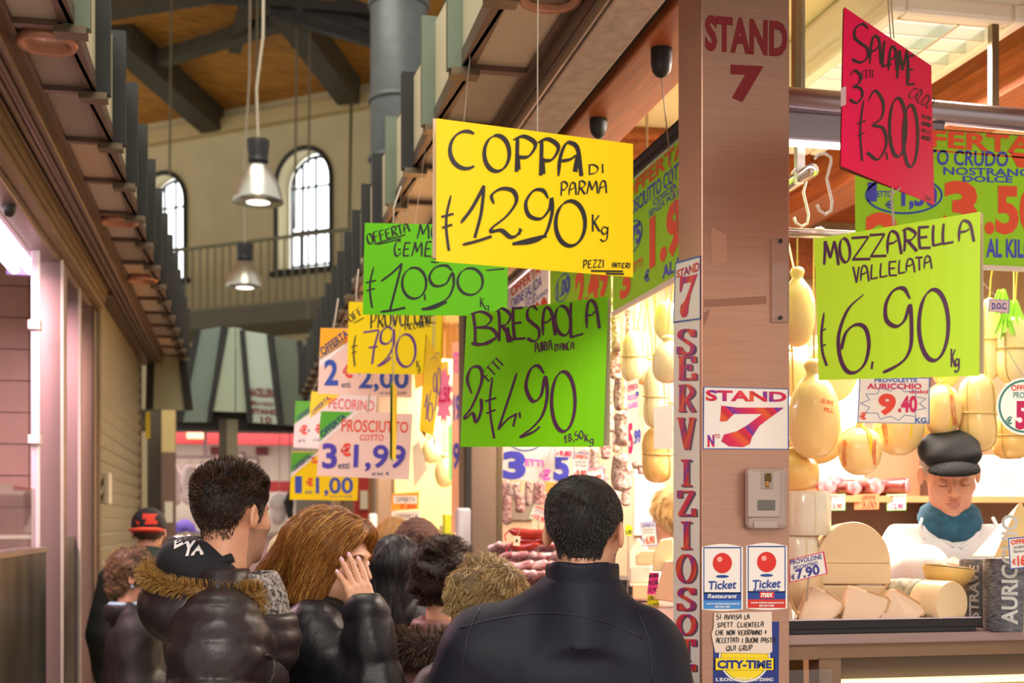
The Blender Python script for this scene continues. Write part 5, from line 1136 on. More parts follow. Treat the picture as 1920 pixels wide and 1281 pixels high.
def card(name, label, quad, D, m, Dr=None, ink=None, mats=None, cat='price card', stick=None, string=True):
    sh = Sheet(quad, D, D if Dr is None else Dr); t = thing(name, label, cat, sh.at(*sh.q.mean(0))); sh.sheet(mb := MB(), .001, 3, 2); mb.build('sheet', m, t)
    if ink: k_ = Ink(sh.proj(.002)); k_.low = sh.proj(.0014); ink(k_, sh.q); k_.build('lettering', mats or PR2, t)
    if not stick and string:
        a = sh.at(*sh.px(.5, 0)); MB().tube([a, rail_end(a)], .0012, 5).build('string', STR, t)
    if stick:
        a = sh.at(*sh.px(.5, 1.0)); MB().tube([a, (a[0], a[1] + .01, stick)], .002, 5).build('pin', M_steel, t)
    return t
PR2 = [BLUE, RED, MAG, GRNP, BLK, PINKP, STRIPE, GREYP, WHP]
def offer(head, lines, price, hc=1, pc=1, frame=0):
    def f(k, q):
        def Q(a0, b0, a1, b1):
            g_ = lambda a, b: tuple(q[0] * (1 - a) * (1 - b) + q[1] * a * (1 - b) + q[2] * a * b + q[3] * (1 - a) * b); return [g_(a0, b0), g_(a1, b0), g_(a1, b1), g_(a0, b1)]
        if frame is not None: k.frame(q, .06, frame)
        k.text(head, Q(.08, .07, .92, .22), hc, .03)
        for i, l in enumerate(lines): k.text(l, Q(.15, .27 + i * .13, .85, .36 + i * .13), 7, .02)
        k.text('\u20ac', Q(.08, .68, .2, .86), hc, .03); k.text(price, Q(.25, .58, .85, .92), pc, .04)
    return f
def star(k, q):
    k.frame(q, .03, 0); c = q.mean(0); n = 22; P = [(c[0] + 66 * (.95 if i % 2 else .72) * cos(2 * pi * i / n), c[1] + 6 + 34 * (.95 if i % 2 else .7) * sin(2 * pi * i / n)) for i in range(n)]
    for i in range(n): k.stroke([P[i], P[(i + 1) % n]], .8, .9, 0, 0, False, False)
    k.box_text('PROVOLETTE', 1640, 709, 1720, 717, 0, .03); k.box_text('AURICCHIO', 1626, 719, 1728, 730, 2, .03); k.box_text('dolci', 1705, 731, 1740, 738, 2, .03); k.box_text('9', 1647, 738, 1680, 779, 1, .05); k.box_text('.40', 1684, 742, 1720, 774, 2, .04); k.box_text('\u20ac', 1612, 773, 1624, 787, 1, .05); k.box_text('KG.', 1716, 783, 1741, 793, 0, .03)
card('price_card', 'white star framed card reading PROVOLETTE AURICCHIO 9,40', [(1611, 706), (1744, 709), (1743, 795), (1607, 793)], 3.72, P_WHT, ink=star, mats=[BLUF, RED, MAG])
def oval(k, q):
    k.ring(1922, 762, 50, 50, 4, 3); k.box_text('OFFERTA', 1896, 722, 1950, 733, 1, .03); k.box_text('PROVOLA', 1900, 735, 1950, 747, 3, .02); k.box_text('5', 1904, 752, 1926, 806, 2, .05); k.box_text('\u20ac', 1886, 781, 1898, 796, 3, .04)
t = thing('price_card', 'oval white price card cut by the right edge of the picture', 'price card', pd(1922, 762, 3.6)); sh = Sheet([(1870, 708), (1974, 708), (1974, 815), (1870, 815)], 3.55, 3.55)
Ink(sh.proj(0)).disc(1922, 762, 54, 54).build('sheet', P_WHT, t); MB().tube([pd(1922, 712, 3.55), rail_end(pd(1922, 712, 3.55))], .0012, 5).build('string', STR, t); k_ = Ink(sh.proj(.002)); oval(k_, None); k_.build('lettering', [BLUF, RED, MAG, TEAL], t)
# twisted label on the upper pale cheese
card('collar_label', 'small wavy pink and blue label on the pale cheeses at the right edge', [(1855, 560), (1894, 563), (1892, 588), (1853, 584)], 3.66, mat('label pink', '#f0c8c8', .5), ink=lambda k, q: (k.frame(q, .06, 0), k.box_text('D.O.C.', 1860, 568, 1888, 580, 0, .03)), cat='label')
# ---- on the right counter
M_wrap = mat('clear film', '#ffffff', .12, trans=.0, alpha=.22, spec=.8)
YC = 3.0
t = thing('serving_tray', 'black tray with a bright rim holding the cheese wedges', 'tray', (1.55, 3.15, CT_))
MB().boxp((1.33, 2.985, CT_ + .001), (1.86, 3.30, CT_ + .012)).build('base', M_black, t); MB().boxp((1.33, 2.98, CT_ + .012), (1.87, 2.99, CT_ + .034)).build('rim', mat('tray rim', '#241a1c', .25, .3), t, bevel=.002); MB().boxp((1.33, 2.978, CT_ + .034), (1.87, 2.994, CT_ + .037)).build('rim_edge', mat('tray edge', '#d8c0cc', .2, .9), t)
CH_W = mat('wrapped white cheese', '#f6e6cf', .18, noise=.04, nscale=14, coat=.8, bump=.35, bscale=30); CH_P = mat('provolone paste', '#f2cfa0', .3, noise=.03, nscale=10, coat=.35, sss=.1); CH_Q = mat('wedge paste', '#edc6a4', .22, noise=.04, nscale=12, coat=.6, sss=.1); CH_R = mat('wedge rind', '#d9a878', .35, noise=.05)
def disc_cheese(name, label, u, v, rpx, hpx, D, m, group=None, film=False):
    c = pd(u, v, D); r, h = rpx / F * D, hpx / F * D; t = thing(name, label, 'cheese', c, 0, group)
    MB().lathe([(0, 0), (r * .9, 0), (r, h * .12), (r * 1.02, h * .5), (r, h * .88), (r * .9, h), (0, h)], n=36).build('body', m, t, smooth=True, world=False, auto=60)
    mb = MB()
    for k in range(4): mb = MB().tube([(r * 1.02 * cos(k * 1.57), r * 1.02 * sin(k * 1.57), h * .06), (r * 1.04 * cos(k * 1.57), r * 1.04 * sin(k * 1.57), h * .5), (r * 1.02 * cos(k * 1.57), r * 1.02 * sin(k * 1.57), h * .96)], .0015, 5); mb.build('film_crease', CH_B, t, world=False)
    return t
disc_cheese('round_cheese', 'upper plastic wrapped white cheese wheel beside the pillar', 1508, 1004, 49, 82, 3.5, CH_W); disc_cheese('round_cheese', 'lower plastic wrapped white cheese wheel under the other at the pillar', 1496, 1066, 38, 60, 3.5, CH_W)
disc_cheese('round_cheese', 'bottom cheese wheel of the stack beside the pillar behind the 7,90 card', 1500, 1166, 44, 98, 3.5, CH_P)
def halfwheel(name, label, u, v, rpx, D, depth, m, lift=1., flat=None):
    c = pd(u, v, D); r = rpx / F * D; t = thing(name, label, 'cheese', c, -.32); n = 30
    P = [(r * cos(pi * i / n), r * lift * sin(pi * i / n)) for i in range(n + 1)] if flat is None else [(-r, 0), (r, 0), (r * 1.0, flat), (-r * 1.0, flat)]
    mb = MB(); k = len(P); mb.add([(x, 0, z) for x, z in P] + [(x * .97, depth, z * .97) for x, z in P], [tuple(range(k)), tuple(range(k, 2 * k))[::-1]] + [((i + 1) % k, i, k + i, k + (i + 1) % k) for i in range(k)])
    o = mb.build('body', m, t, world=False, bevel=.004); return t
halfwheel('round_cheese', 'big half wheel of pale cheese with domed top in front of the seller', 1600, 1057, 68, 3.46, .16, CH_P, 1.15); halfwheel('round_cheese', 'cut cheese slab under the domed half wheel', 1602, 1096, 67, 3.455, .16, CH_P, 1, 39 / F * 3.455); halfwheel('round_cheese', 'lowest cheese slab behind the wedges', 1600, 1174, 74, 3.455, .14, CH_P, 1, 76 / F * 3.455)
def wedge(label, pts, D, dz, sk):
    """cut face polygon in pixels, running back by dz"""
    P = [pd(u, v, D + .0006 * (1164 - v)) for u, v in pts]; Q = [pd(u + sk, v + 2, D + dz + .0006 * (1164 - v)) for u, v in pts]; t = thing('cheese_wedge', label, 'cheese wedge', (P[-1][0], P[-1][1], CT_ + .013), 0, 'wrapped cheese wedges on the tray')
    zb = CT_ + .014
    for A in P + Q: A[2] = max(A[2], zb)
    n = len(P); Q[-1][2] = Q[-2][2] = zb; P[-1][2] = P[-2][2] = zb
    MB().add(P + Q, [tuple(range(n))[::-1], tuple(range(n, 2 * n))] + [(i, (i + 1) % n, n + (i + 1) % n, n + i) for i in range(n)]).build('body', CH_Q, t, bevel=.006)
    MB().tube([P[1] + [0, -.001, 0], P[2] + [0, -.001, 0], P[3] + [0, -.001, 0], P[4] + [0, -.001, 0]], .0025, 6).build('rind', CH_R, t)
    return t
wedge('wrapped cheese wedge under the 7,90 card', [(1522, 1096), (1548, 1108), (1578, 1128), (1582, 1136), (1572, 1152), (1552, 1164), (1493, 1164)], 3.3, .06, -10); wedge('wrapped cheese wedge in the middle of the tray', [(1590, 1096), (1626, 1108), (1664, 1120), (1669, 1128), (1660, 1148), (1636, 1164), (1577, 1164)], 3.3, .06, -8); wedge('wrapped cheese wedge at the right end of the tray', [(1668, 1104), (1680, 1104), (1722, 1130), (1745, 1142), (1728, 1156), (1710, 1164), (1646, 1164)], 3.3, .06, -8); wedge('wrapped cheese wedge cut off by the pillar', [(1472, 1112), (1480, 1116), (1488, 1140), (1496, 1150), (1494, 1158), (1490, 1164), (1462, 1164)], 3.3, .05, 0)
# provolone log
c = pd(1785, 1141, 3.3); R = 48 / F * 3.3; t = thing('cheese_log', 'cut provolone log lying with its round face to the front', 'cheese', (c[0], c[1], CT_), .3); hz = c[2] - CT_; R = min(R, hz)
MB().lathe([(0, 0), (R * .97, 0), (R, .006), (R * 1.01, .10), (R * .97, .2), (R * .7, .23), (0, .235)], (0, 0, hz + .012), 40, M=rotx(-pi / 2)).build('body', CH_P, t, smooth=True, world=False, auto=50)
MB().lathe([(R * 1.02, .09), (R * 1.025, .1), (R * 1.015, .17), (R * 1.0, .18)], (0, 0, hz + .012), 40, M=rotx(-pi / 2)).build('printed_band', mat('printed rind', '#5a5550', .5, col2='#c8b890', nscale=40), t, smooth=True, world=False)
# half cheese on the log
c = pd(1786, 1066, 3.40); r = 48 / F * 3.40; t = thing('half_cheese', 'small half cheese resting on the provolone log by the seller hand', 'cheese', (c[0], c[1] + .02, c[2]), .1)
MB().lathe([(0, -r * .78), (r * .5, -r * .74), (r * .85, -r * .45), (r, -.1 * r), (r * .98, 0), (0, .004)], n=36, M=roty(.12)).build('body', CH_C, t, smooth=True, world=False, auto=50)
MB().lathe([(0, .002), (r * .94, .002), (r * .94, .006), (0, .008)], n=36, M=roty(.12)).build('cut_face', CH_P, t, world=False)
# dark wrapped cylinder cheeses and tall wedge
def darkcheese(u, vt, vb, rpx, D, label, txt):
    cb = pd(u, vb, D); r, h = rpx / F * D, (vb - vt) / F * D; t = thing('wrapped_cheese', label, 'cheese', (cb[0], cb[1], CT_)); h = cb[2] + h - CT_
    MB().lathe([(0, .001), (r * .97, .001), (r, .01), (r * 1.02, h * .5), (r, h - .006), (r * .96, h), (0, h)], n=40).build('body', mat('dark printed wrap', '#3b3a44', .4, col2='#77757c', nscale=60, stretch=(1, 1, 4), coat=.3), t, smooth=True, world=False, auto=50)
    ik = Ink(None); tz = math.atan2(cb[0], cb[1])
    def pr(a, z): th = a + -pi / 2 - tz; return np.array([(r * 1.02 + .003) * cos(th), (r * 1.02 + .003) * sin(th), z])
    ik.proj = pr
    def vt_(tx, a0, a1, z0, z1, mi):
        V, Fc = font_mesh(tx, .03); ik.mb.add([pr(a0 + (a1 - a0) * (1 - y), z0 + (z1 - z0) * x) for x, y in V], Fc, mi)
    for a in txt: vt_(*a)
    ik.mb.build('wrap_lettering', [mat('wrap white', '#c9c6c4', .5)], t, world=False); return t
darkcheese(1838, 1048, 1176, 38, 3.5, 'dark printed cheese cylinder next to the provolone log, partly hidden', [('STRAVE', -.5, -.05, .02, .165, 0)])
darkcheese(1898, 1048, 1180, 52, 3.33, 'dark printed cheese cylinder under the tall wedge at the right edge', [('AURICCHIO', -.35, .18, .02, .3, 0)])
P = [pd(u, v, D) for u, v, D in ((1914, 938, 3.42), (1820, 1047, 3.31), (1866, 1047, 3.27), (1960, 1047, 3.33), (1950, 1047, 3.5))]; zt = P[1][2] + .004
for p in P[1:]: p[2] = zt
t = thing('tall_wedge', 'tall pointed cheese wedge standing on the dark cheese at the right edge', 'cheese wedge', P[2]); MB().add(P, [(0, 1, 2), (0, 2, 3), (0, 3, 4), (0, 4, 1), (1, 4, 3, 2)]).build('body', mat('grana paste', '#f0cd8c', .4, noise=.05, sss=.1), t, bevel=.003); MB().tube([P[0], P[2]], .002, 5).build('edge', CH_R, t)
# cards on the counter
card('price_card', 'white card with red and violet border reading PROVOLONE PICCANTINO 7,90', [(1478, 1050), (1545, 1034), (1552, 1076), (1480, 1093)], 3.24, P_WHT, ink=lambda k, q: (k.frame(q, .07, 2), k.text('PROVOLONE', [(1481, 1051), (1540, 1039), (1541, 1048), (1482, 1060)], 0, .02), k.text('PICCANTINO', [(1488, 1062), (1533, 1052), (1534, 1059), (1489, 1069)], 0, .02), k.text('7.90', [(1491, 1069), (1535, 1058), (1538, 1077), (1494, 1087)], 0, .03), k.text('\u20ac', [(1483, 1078), (1490, 1076), (1491, 1086), (1484, 1088)], 0, .03)), mats=[mat('ink indigo', '#35308a', .5), RED, MAG], stick=1.42)
card('price_card', 'blue edged offer card stuck in front of the tall wedge at the right edge', [(1890, 1009), (1950, 1004), (1953, 1062), (1894, 1068)], 3.22, P_WHT, ink=offer('OFFERTA', ('AURICCHIO', 'Stravecchio'), '16.90', 1, 1, 0), stick=CT_)
# ---- cured meats on the shelf behind the seller
M_meat = mat('cured meat', '#8e2434', .25, col2='#d89098', nscale=30, coat=.5); M_meat2 = mat('meat rind', '#6a2426', .3, noise=.2, coat=.6)
for i, (u, v, rw, lab) in enumerate(((1565, 882, 30, 'back left wrapped coppa on the shelf behind the seller'), (1545, 902, 25, 'front left wrapped coppa on the shelf'), (1590, 906, 22, 'wrapped coppa, second from the left in the front of the shelf'), (1628, 901, 27, 'wrapped coppa with marbled cut face in the middle of the shelf'), (1650, 890, 22, 'wrapped coppa pushed to the back of the shelf'), (1680, 900, 27, 'wrapped coppa at the right end of the shelf'))):
    D = DY(u, 4.70 if v > 895 else 4.79); c = pd(u, v, D); r = rw / F * D * .62; t = thing('wrapped_coppa', lab, 'cured meat', (c[0], c[1], 1.726), -.4 + .25 * i); z = r * 1.06
    MB().lathe([(0, -.05), (r * .9, -.045), (r * 1.02, -.02), (r * .97, .02), (r * .9, .05), (r * .5, .08), (0, .09)], (0, 0, z), 24, M=rotx(-pi / 2), sx=1.25).build('body', M_meat2, t, smooth=True, world=False); MB().lathe([(0, -.0525), (r * .85, -.049), (r * .9, -.044)], (0, 0, z), 24, M=rotx(-pi / 2), sx=1.25).build('cut_face', M_meat, t, world=False)
def tagc(u0, v0, u1, v1, lab, m, ink, mats=None): card('price_card', lab, [(u0, v0), (u1, v0 - 1), (u1 - 1, v1), (u0 + 1, v1 + 1)], DY((u0 + u1) / 2, 4.597), m, ink=ink, mats=mats, string=False)
tagc(1547, 927, 1586, 957, 'white offer card at the left end of the shelf edge behind the seller', P_WHT, offer('OFFERTA', ('speck',), '13.90', 1, 1, 3)); tagc(1601, 927, 1649, 955, 'orange handwritten card on the shelf edge', mat('fluo orange', '#f08055', .6), lambda k, q: (k.word('COPPA', 1610, 938, 1640, 937, 8, 1.3), k.word('3,00', 1616, 952, 1642, 951, 10, 1.5)), [INK]); tagc(1662, 927, 1700, 957, 'white offer card on the shelf edge nearest the seller cap', P_WHT, offer('OFFERTA', ('coppa di Parma', 'stagionata'), '12.90', 1, 2, 3))
# trays stack and basket
t = thing('tray_stack', 'tall stack of white plastic trays behind the seller', 'tray stack', (3.02, 4.7, 1.726))
for i in range(12): MB().boxp((2.93, 4.64, 1.726 + i * .014), (3.12, 4.8, 1.737 + i * .014)).build('tray', mat('tray white', '#e6dfe2', .5), t)
p = pd(1926, 886, 5.05); t = thing('basket', 'lime green plastic basket on the shelf at the right edge', 'basket', (p[0] + .06, 4.75, 1.726)); mb = MB()
for k in range(24):
    a, b = 2 * pi * k / 24, 2 * pi * (k + .55) / 24; mb.sheet([(.07 * cos(a), .07 * sin(a), 0), (.07 * cos(b), .07 * sin(b), 0), (.09 * cos(b), .09 * sin(b), .1), (.09 * cos(a), .09 * sin(a), .1)], .003)
mb.lathe([(0, 0), (.07, 0), (.073, .012), (0, .006)], n=24); mb.build('body', mat('lime plastic', '#c4e02e', .4), t, world=False); MB().lathe([(.085, .09), (.095, .09), (.095, .105), (.085, .105), (.085, .09)], n=28).build('rim', mat('lime plastic', '#c4e02e'), t, world=False)
# ---- aisle side: hanging goods seen between the green sign and the pillar
for (b, X, m, lab) in (((1166, 622, 1213, 718), 1.45, CH_B, 'twine bound pale cheese below the banner, left of the pillar strip'), ((1206, 688, 1252, 802), 1.45, CH_B, 'twine bound pale cheese beside the pillar strip, above the blank white card'), ((1165, 716, 1204, 790), 1.55, CH_C, 'golden cheese behind the narrow 5,99 card'), ((1204, 800, 1262, 905), 1.5, CH_C, 'golden twine bound cheese low beside the pillar strip'), ((1190, 625, 1228, 722), 1.6, CH_C, 'golden cheese behind the upper twine bound pale cheese'), ((1232, 700, 1270, 810), 1.52, CH_B, 'pale cheese touching the pillar strip')):
    hang('loaf', b, DX((b[0] + b[2]) / 2, X), m, lab, bind='waist')
hang('ball', (1226, 560, 1276, 640), DX(1251, 1.46), CH_B, 'round white cheese hanging high beside the narrow STAND 7 sign'); hang('pear', (1222, 628, 1284, 720), DX(1253, 1.42), CH_B, 'white pear cheese hanging beside the pillar strip')
k0 = 0
for (u0, v0, u1, v1, X) in ((1146, 585, 1172, 660, 1.5), (1170, 575, 1196, 640, 1.62), (1142, 655, 1164, 712, 1.5), (1150, 700, 1180, 772, 1.46), (1128, 640, 1146, 700, 1.6), (1128, 705, 1148, 760, 1.6), (1130, 762, 1152, 812, 1.55), (1152, 770, 1184, 838, 1.45), (1126, 812, 1146, 862, 1.6), (1146, 850, 1186, 922, 1.45), (1106, 838, 1126, 880, 1.6), (1086, 840, 1106, 885, 1.52), (1110, 874, 1136, 905, 1.6), (1182, 846, 1206, 880, 1.7), (1195, 870, 1212, 890, 1.6), (1140, 920, 1165, 960, 1.6), (1165, 905, 1182, 950, 1.6), (1132, 590, 1148, 640, 1.7), (1150, 540, 1172, 585, 1.72), (1180, 560, 1200, 620, 1.72), (1150, 640, 1168, 690, 1.75), (1148, 800, 1164, 850, 1.75), (1186, 800, 1204, 846, 1.75), (1122, 890, 1142, 925, 1.75)):
    k0 += 1; hang('salami', (u0, v0, u1, v1), DX((u0 + u1) / 2, X), M_sal if k0 % 3 else M_sal2, 'mould dusted salami hanging in the strings between the green BRESAOLA card and the pillar', 'hanging_salami', 'salami', 'salamis on strings beside the pillar')
for (u0, v0, u1, v1) in ((942, 900, 960, 985), (962, 905, 975, 940), (966, 925, 984, 962), (984, 900, 998, 950), (998, 902, 1024, 956), (950, 905, 965, 930)):
    k0 += 1; hang('salami', (u0, v0, u1, v1), DX((u0 + u1) / 2, 1.22 if u0 % 4 else 1.3), M_sal2 if k0 % 2 else M_sal, 'small salami hanging below the white 3 ETTI card', 'hanging_salami', 'salami', 'small salamis below the 3 ETTI card', top=RZ)
# cards there
D9 = DX(1000, 1.17)
card('price_card', 'wide white card reading 3 ETTI in blue and pink under the green BRESAOLA card', [(944, 832), (1068, 836), (1065, 906), (941, 899)], D9, P_WHT, ink=lambda k, q: (k.box_text('3', 943, 846, 986, 899, 6, .05), k.text('ETTI', [(985, 860), (1019, 863), (1019, 876), (985, 873)], 5, .03), k.box_text('\u20ac', 1011, 880, 1033, 901, 5, .05), k.box_text('5', 1038, 850, 1068, 902, 6, .05), k.ring(985, 828, 30, 18, 2, 0)))
card('price_card', 'small white card 9,80 tucked over the corner of the 3 ETTI card', [(1040, 826), (1078, 828), (1077, 859), (1040, 858)], D9 - .04, P_WHT, ink=offer('OFFERTA', (), '9.80', 1, 2, 0)); card('price_card', 'white offer card for salame tipo Felino behind the dark haired man head', [(1074, 848), (1105, 850), (1103, 905), (1073, 903)], 5.3, P_WHT, ink=offer('OFFERTA', ('SALAME CRUDO', 'TIPO FELINO'), '9.80', 1, 1, 0)); card('price_card', 'tilted white OFFERTA card right of the salame Felino card', [(1099, 880), (1130, 873), (1134, 898), (1102, 906)], 5.25, P_WHT, ink=offer('OFFERTA', ('mignon',), '8.90', 1, 1, 0))
card('price_card', 'tilted white card 10,90 above the red sausages', [(1001, 944), (1036, 957), (1028, 986), (991, 972)], 5.15, P_WHT, ink=offer('OFFERTA', ('filetto', 'originale'), '10.90', 1, 1, 3), stick=CT_)
card('price_card', 'narrow white card 5,99 hanging on the cheeses beside the pillar', [(1175, 716), (1197, 709), (1203, 862), (1177, 870)], 4.55, P_WHT, ink=lambda k, q: (k.text('OFFERTA', [(1176, 724), (1196, 718), (1197, 728), (1177, 735)], 2, .03), k.text('PROVOLA', [(1177, 742), (1196, 737), (1196, 748), (1177, 752)], 5, .02), k.text('CALABRESE', [(1177, 757), (1196, 752), (1197, 762), (1178, 767)], 5, .02), k.text('5', [(1178, 795), (1186, 793), (1187, 850), (1179, 852)], 2, .04), k.text('.99', [(1187, 808), (1201, 804), (1202, 830), (1188, 834)], 6, .04), k.rquad([(1192, 735), (1198, 734), (1198, 742), (1193, 744)], 0)))
card('price_card', 'blank white card hanging against the pillar strip', [(1226, 764), (1262, 758), (1262, 842), (1226, 842)], 4.2, P_WHT)
card('price_card', 'blue framed card reading Caciotta 6,90', [(1200, 980), (1229, 978), (1233, 1023), (1205, 1025)], 4.6, P_WHT, ink=offer('OFFERTA', ('Caciotta', 'Bergamasca'), '6.90', 0, 1, 0), stick=CT_)
card('price_card', 'pink fluorescent handwritten card below the 6,90 card', [(1218, 1074), (1236, 1074), (1232, 1116), (1213, 1114)], 4.35, mat('fluo pink', '#ff3fae', .5), ink=lambda k, q: (k.word('OFFERTA', 1217, 1084, 1235, 1083, 6, 1.2), k.word('PECOR', 1216, 1098, 1234, 1096, 8, 1.3), k.word('3,90', 1216, 1111, 1233, 1110, 8, 1.3)), mats=[INK], stick=1.36)
card('price_card', 'yellow fluorescent handwritten card below the pink one', [(1214, 1115), (1236, 1117), (1236, 1150), (1214, 1146)], 4.36, mat('fluo yellow', '#e8f01c', .5), ink=lambda k, q: (k.word('ORIG', 1216, 1126, 1234, 1126, 6, 1.2), k.word('6,90', 1216, 1142, 1234, 1142, 11, 1.5)), mats=[INK], stick=1.34)
card('price_card', 'small yellow card just right of the dark haired man head', [(1173, 985), (1186, 987), (1184, 1006), (1172, 1003)], 4.7, mat('fluo yellow', '#e8f01c'), ink=lambda k, q: k.word('5,90', 1173, 1002, 1184, 1001, 7, 1.2), mats=[INK], stick=CT_)
def wallsheet(u0, v0, u1, v1, nm, lab, m):
    a, b = py_(u0, v1, 6.3), py_(u1, v0, 6.3); tag(MB().boxp((a[0], 6.3, a[2]), (b[0], 6.3195, b[2])).build(nm, m), lab, 'poster')
wallsheet(1022, 884, 1056, 934, 'wall_poster', 'orange poster on the stall back panel above the red sausages', mat('orange poster', '#e8862a', .6)); wallsheet(1190, 862, 1246, 1004, 'wall_poster', 'tall white sheet on the back panel beside the fair haired seller', mat('white sheet', '#f0e9e2', .6)); wallsheet(946, 925, 1000, 975, 'wall_poster', 'grey brown panel low on the stall back panel behind the small salamis', mat('grey brown panel', '#8a7664', .6))
# red sausages and wrapped packs on the aisle counter
M_cho = mat('red sausage', '#b8301c', .3, col2='#8f1e14', nscale=26, coat=.4, bump=.2, bscale=50)
for i, (p, q, r, lab) in enumerate((((955, 995), (1045, 1000), .022, 'thick red cured sausage lying on top of the heap'), ((968, 1012), (1040, 1008), .017, 'thin red cured sausage in the middle of the bundle'), ((958, 1022), (1010, 1020), .017, 'short red cured sausage at the bottom of the bundle'))):
    A, B = pd(*p, 5.2), pd(*q, 5.1); t = thing('red_sausage', lab, 'sausage', A); pts = [A + (B - A) * s + np.array([0, 0, -.012 * sin(pi * s)]) for s in np.linspace(0, 1, 16)]; rr = [r * (1 - .75 * abs(2 * s - 1) ** 5) * (1 + .04 * sin(s * 40)) for s in np.linspace(0, 1, 16)]
    MB().tube(pts, rr, 14).build('body', M_cho, t, smooth=True); MB().tube([A, A + [-.02, 0, -.02], A + [-.015, -.01, -.04]], .003, 5).build('string_end', mat('red string', '#d02030', .6), t)
card('swing_tag', 'small cream tag hanging from the red sausages', [(964, 1005), (976, 1006), (974, 1024), (962, 1023)], 5.08, mat('cream tag', '#f0d8b8', .6), ink=lambda k, q: k.rect(967, 1011, 971, 1017, 4), cat='tag')
M_pack = mat('film pack', '#d9b4b2', .15, col2='#8e2430', nscale=14, coat=.8, bump=.4, bscale=30); M_pack2 = mat('pale film pack', '#e8dcda', .12, col2='#b06468', nscale=13, coat=.9, bump=.5, bscale=30)
r_ = np.random.RandomState(5); n_ = 0
for j, (v, u0, u1, D) in enumerate(((1025, 938, 1045, 5.3), (1044, 940, 1050, 5.15), (1062, 938, 1050, 5.0), (1080, 940, 1045, 4.9))):
    for i in range(6):
        u = u0 + (u1 - u0) * (i + .5 * (j % 2)) / 6; c = pd(u, v, D); c[2] -= .008; a = r_.uniform(0, 3.1); n_ += 1
        V, Fc = surface(lambda P: rbox(P @ rotx(.5).T @ rotz(a), (0, 0, 0), (.05, .035, .014), .013) + .004 * vnoise(P, 60, n_), (-.075,) * 3, (.075,) * 3, .0075)
        o = MB().add(V, Fc).build('meat_pack', M_pack if (i + j) % 2 else M_pack2, smooth=True, world=False); o.location = c; tag(o, 'film wrapped pack of cured meat in the heap under the red sausages', 'meat pack', 'film wrapped packs under the red sausages')
struct('counter_riser_trim', MB().boxp((1.13, 4.7, CT_ + .001), (1.55, 6.1, CT_ + .06)), M_black)
# cheeses on the aisle counter beside the pillar
def block(label, pts, D, dd, m, rot=0):
    P = [pd(u, v, D) for u, v in pts]; Q = [pd(u, v, D + dd) + np.array([.0, 0, 0]) for u, v in pts]; t = thing('cheese_block', label, 'cheese', P[0]); n = len(P); MB().add(P + Q, [tuple(range(n)), tuple(range(n, 2 * n))[::-1]] + [((i + 1) % n, i, n + i, n + (i + 1) % n) for i in range(n)]).build('body', m, t, bevel=.005)
    return t
block('rough rind cheese wheel piece behind the 6,90 card', [(1180, 1100), (1178, 1035), (1196, 1008), (1216, 1030), (1222, 1100)], 4.75, .12, CH_W); block('cut white cheese half on the pile beside the pillar', [(1192, 1060), (1192, 1040), (1202, 1032), (1232, 1032), (1238, 1060)], 4.5, .1, CH_P); block('whitish cheese under the cut half', [(1182, 1094), (1180, 1066), (1186, 1061), (1222, 1061), (1222, 1094)], 4.5, .12, CH_W); block('small cheese at the bottom of the pile beside the pillar', [(1186, 1124), (1186, 1095), (1220, 1095), (1222, 1124)], 4.48, .12, CH_P)
block('tall standing cheese slice next to the pillar strip', [(1222, 1072), (1226, 1036), (1238, 1012), (1262, 1008), (1266, 1072)], 4.3, .1, CH_B); block('big pale cheese wedge in front of the pillar strip', [(1226, 1124), (1246, 1052), (1270, 1050), (1274, 1132)], 4.2, .1, CH_Q)
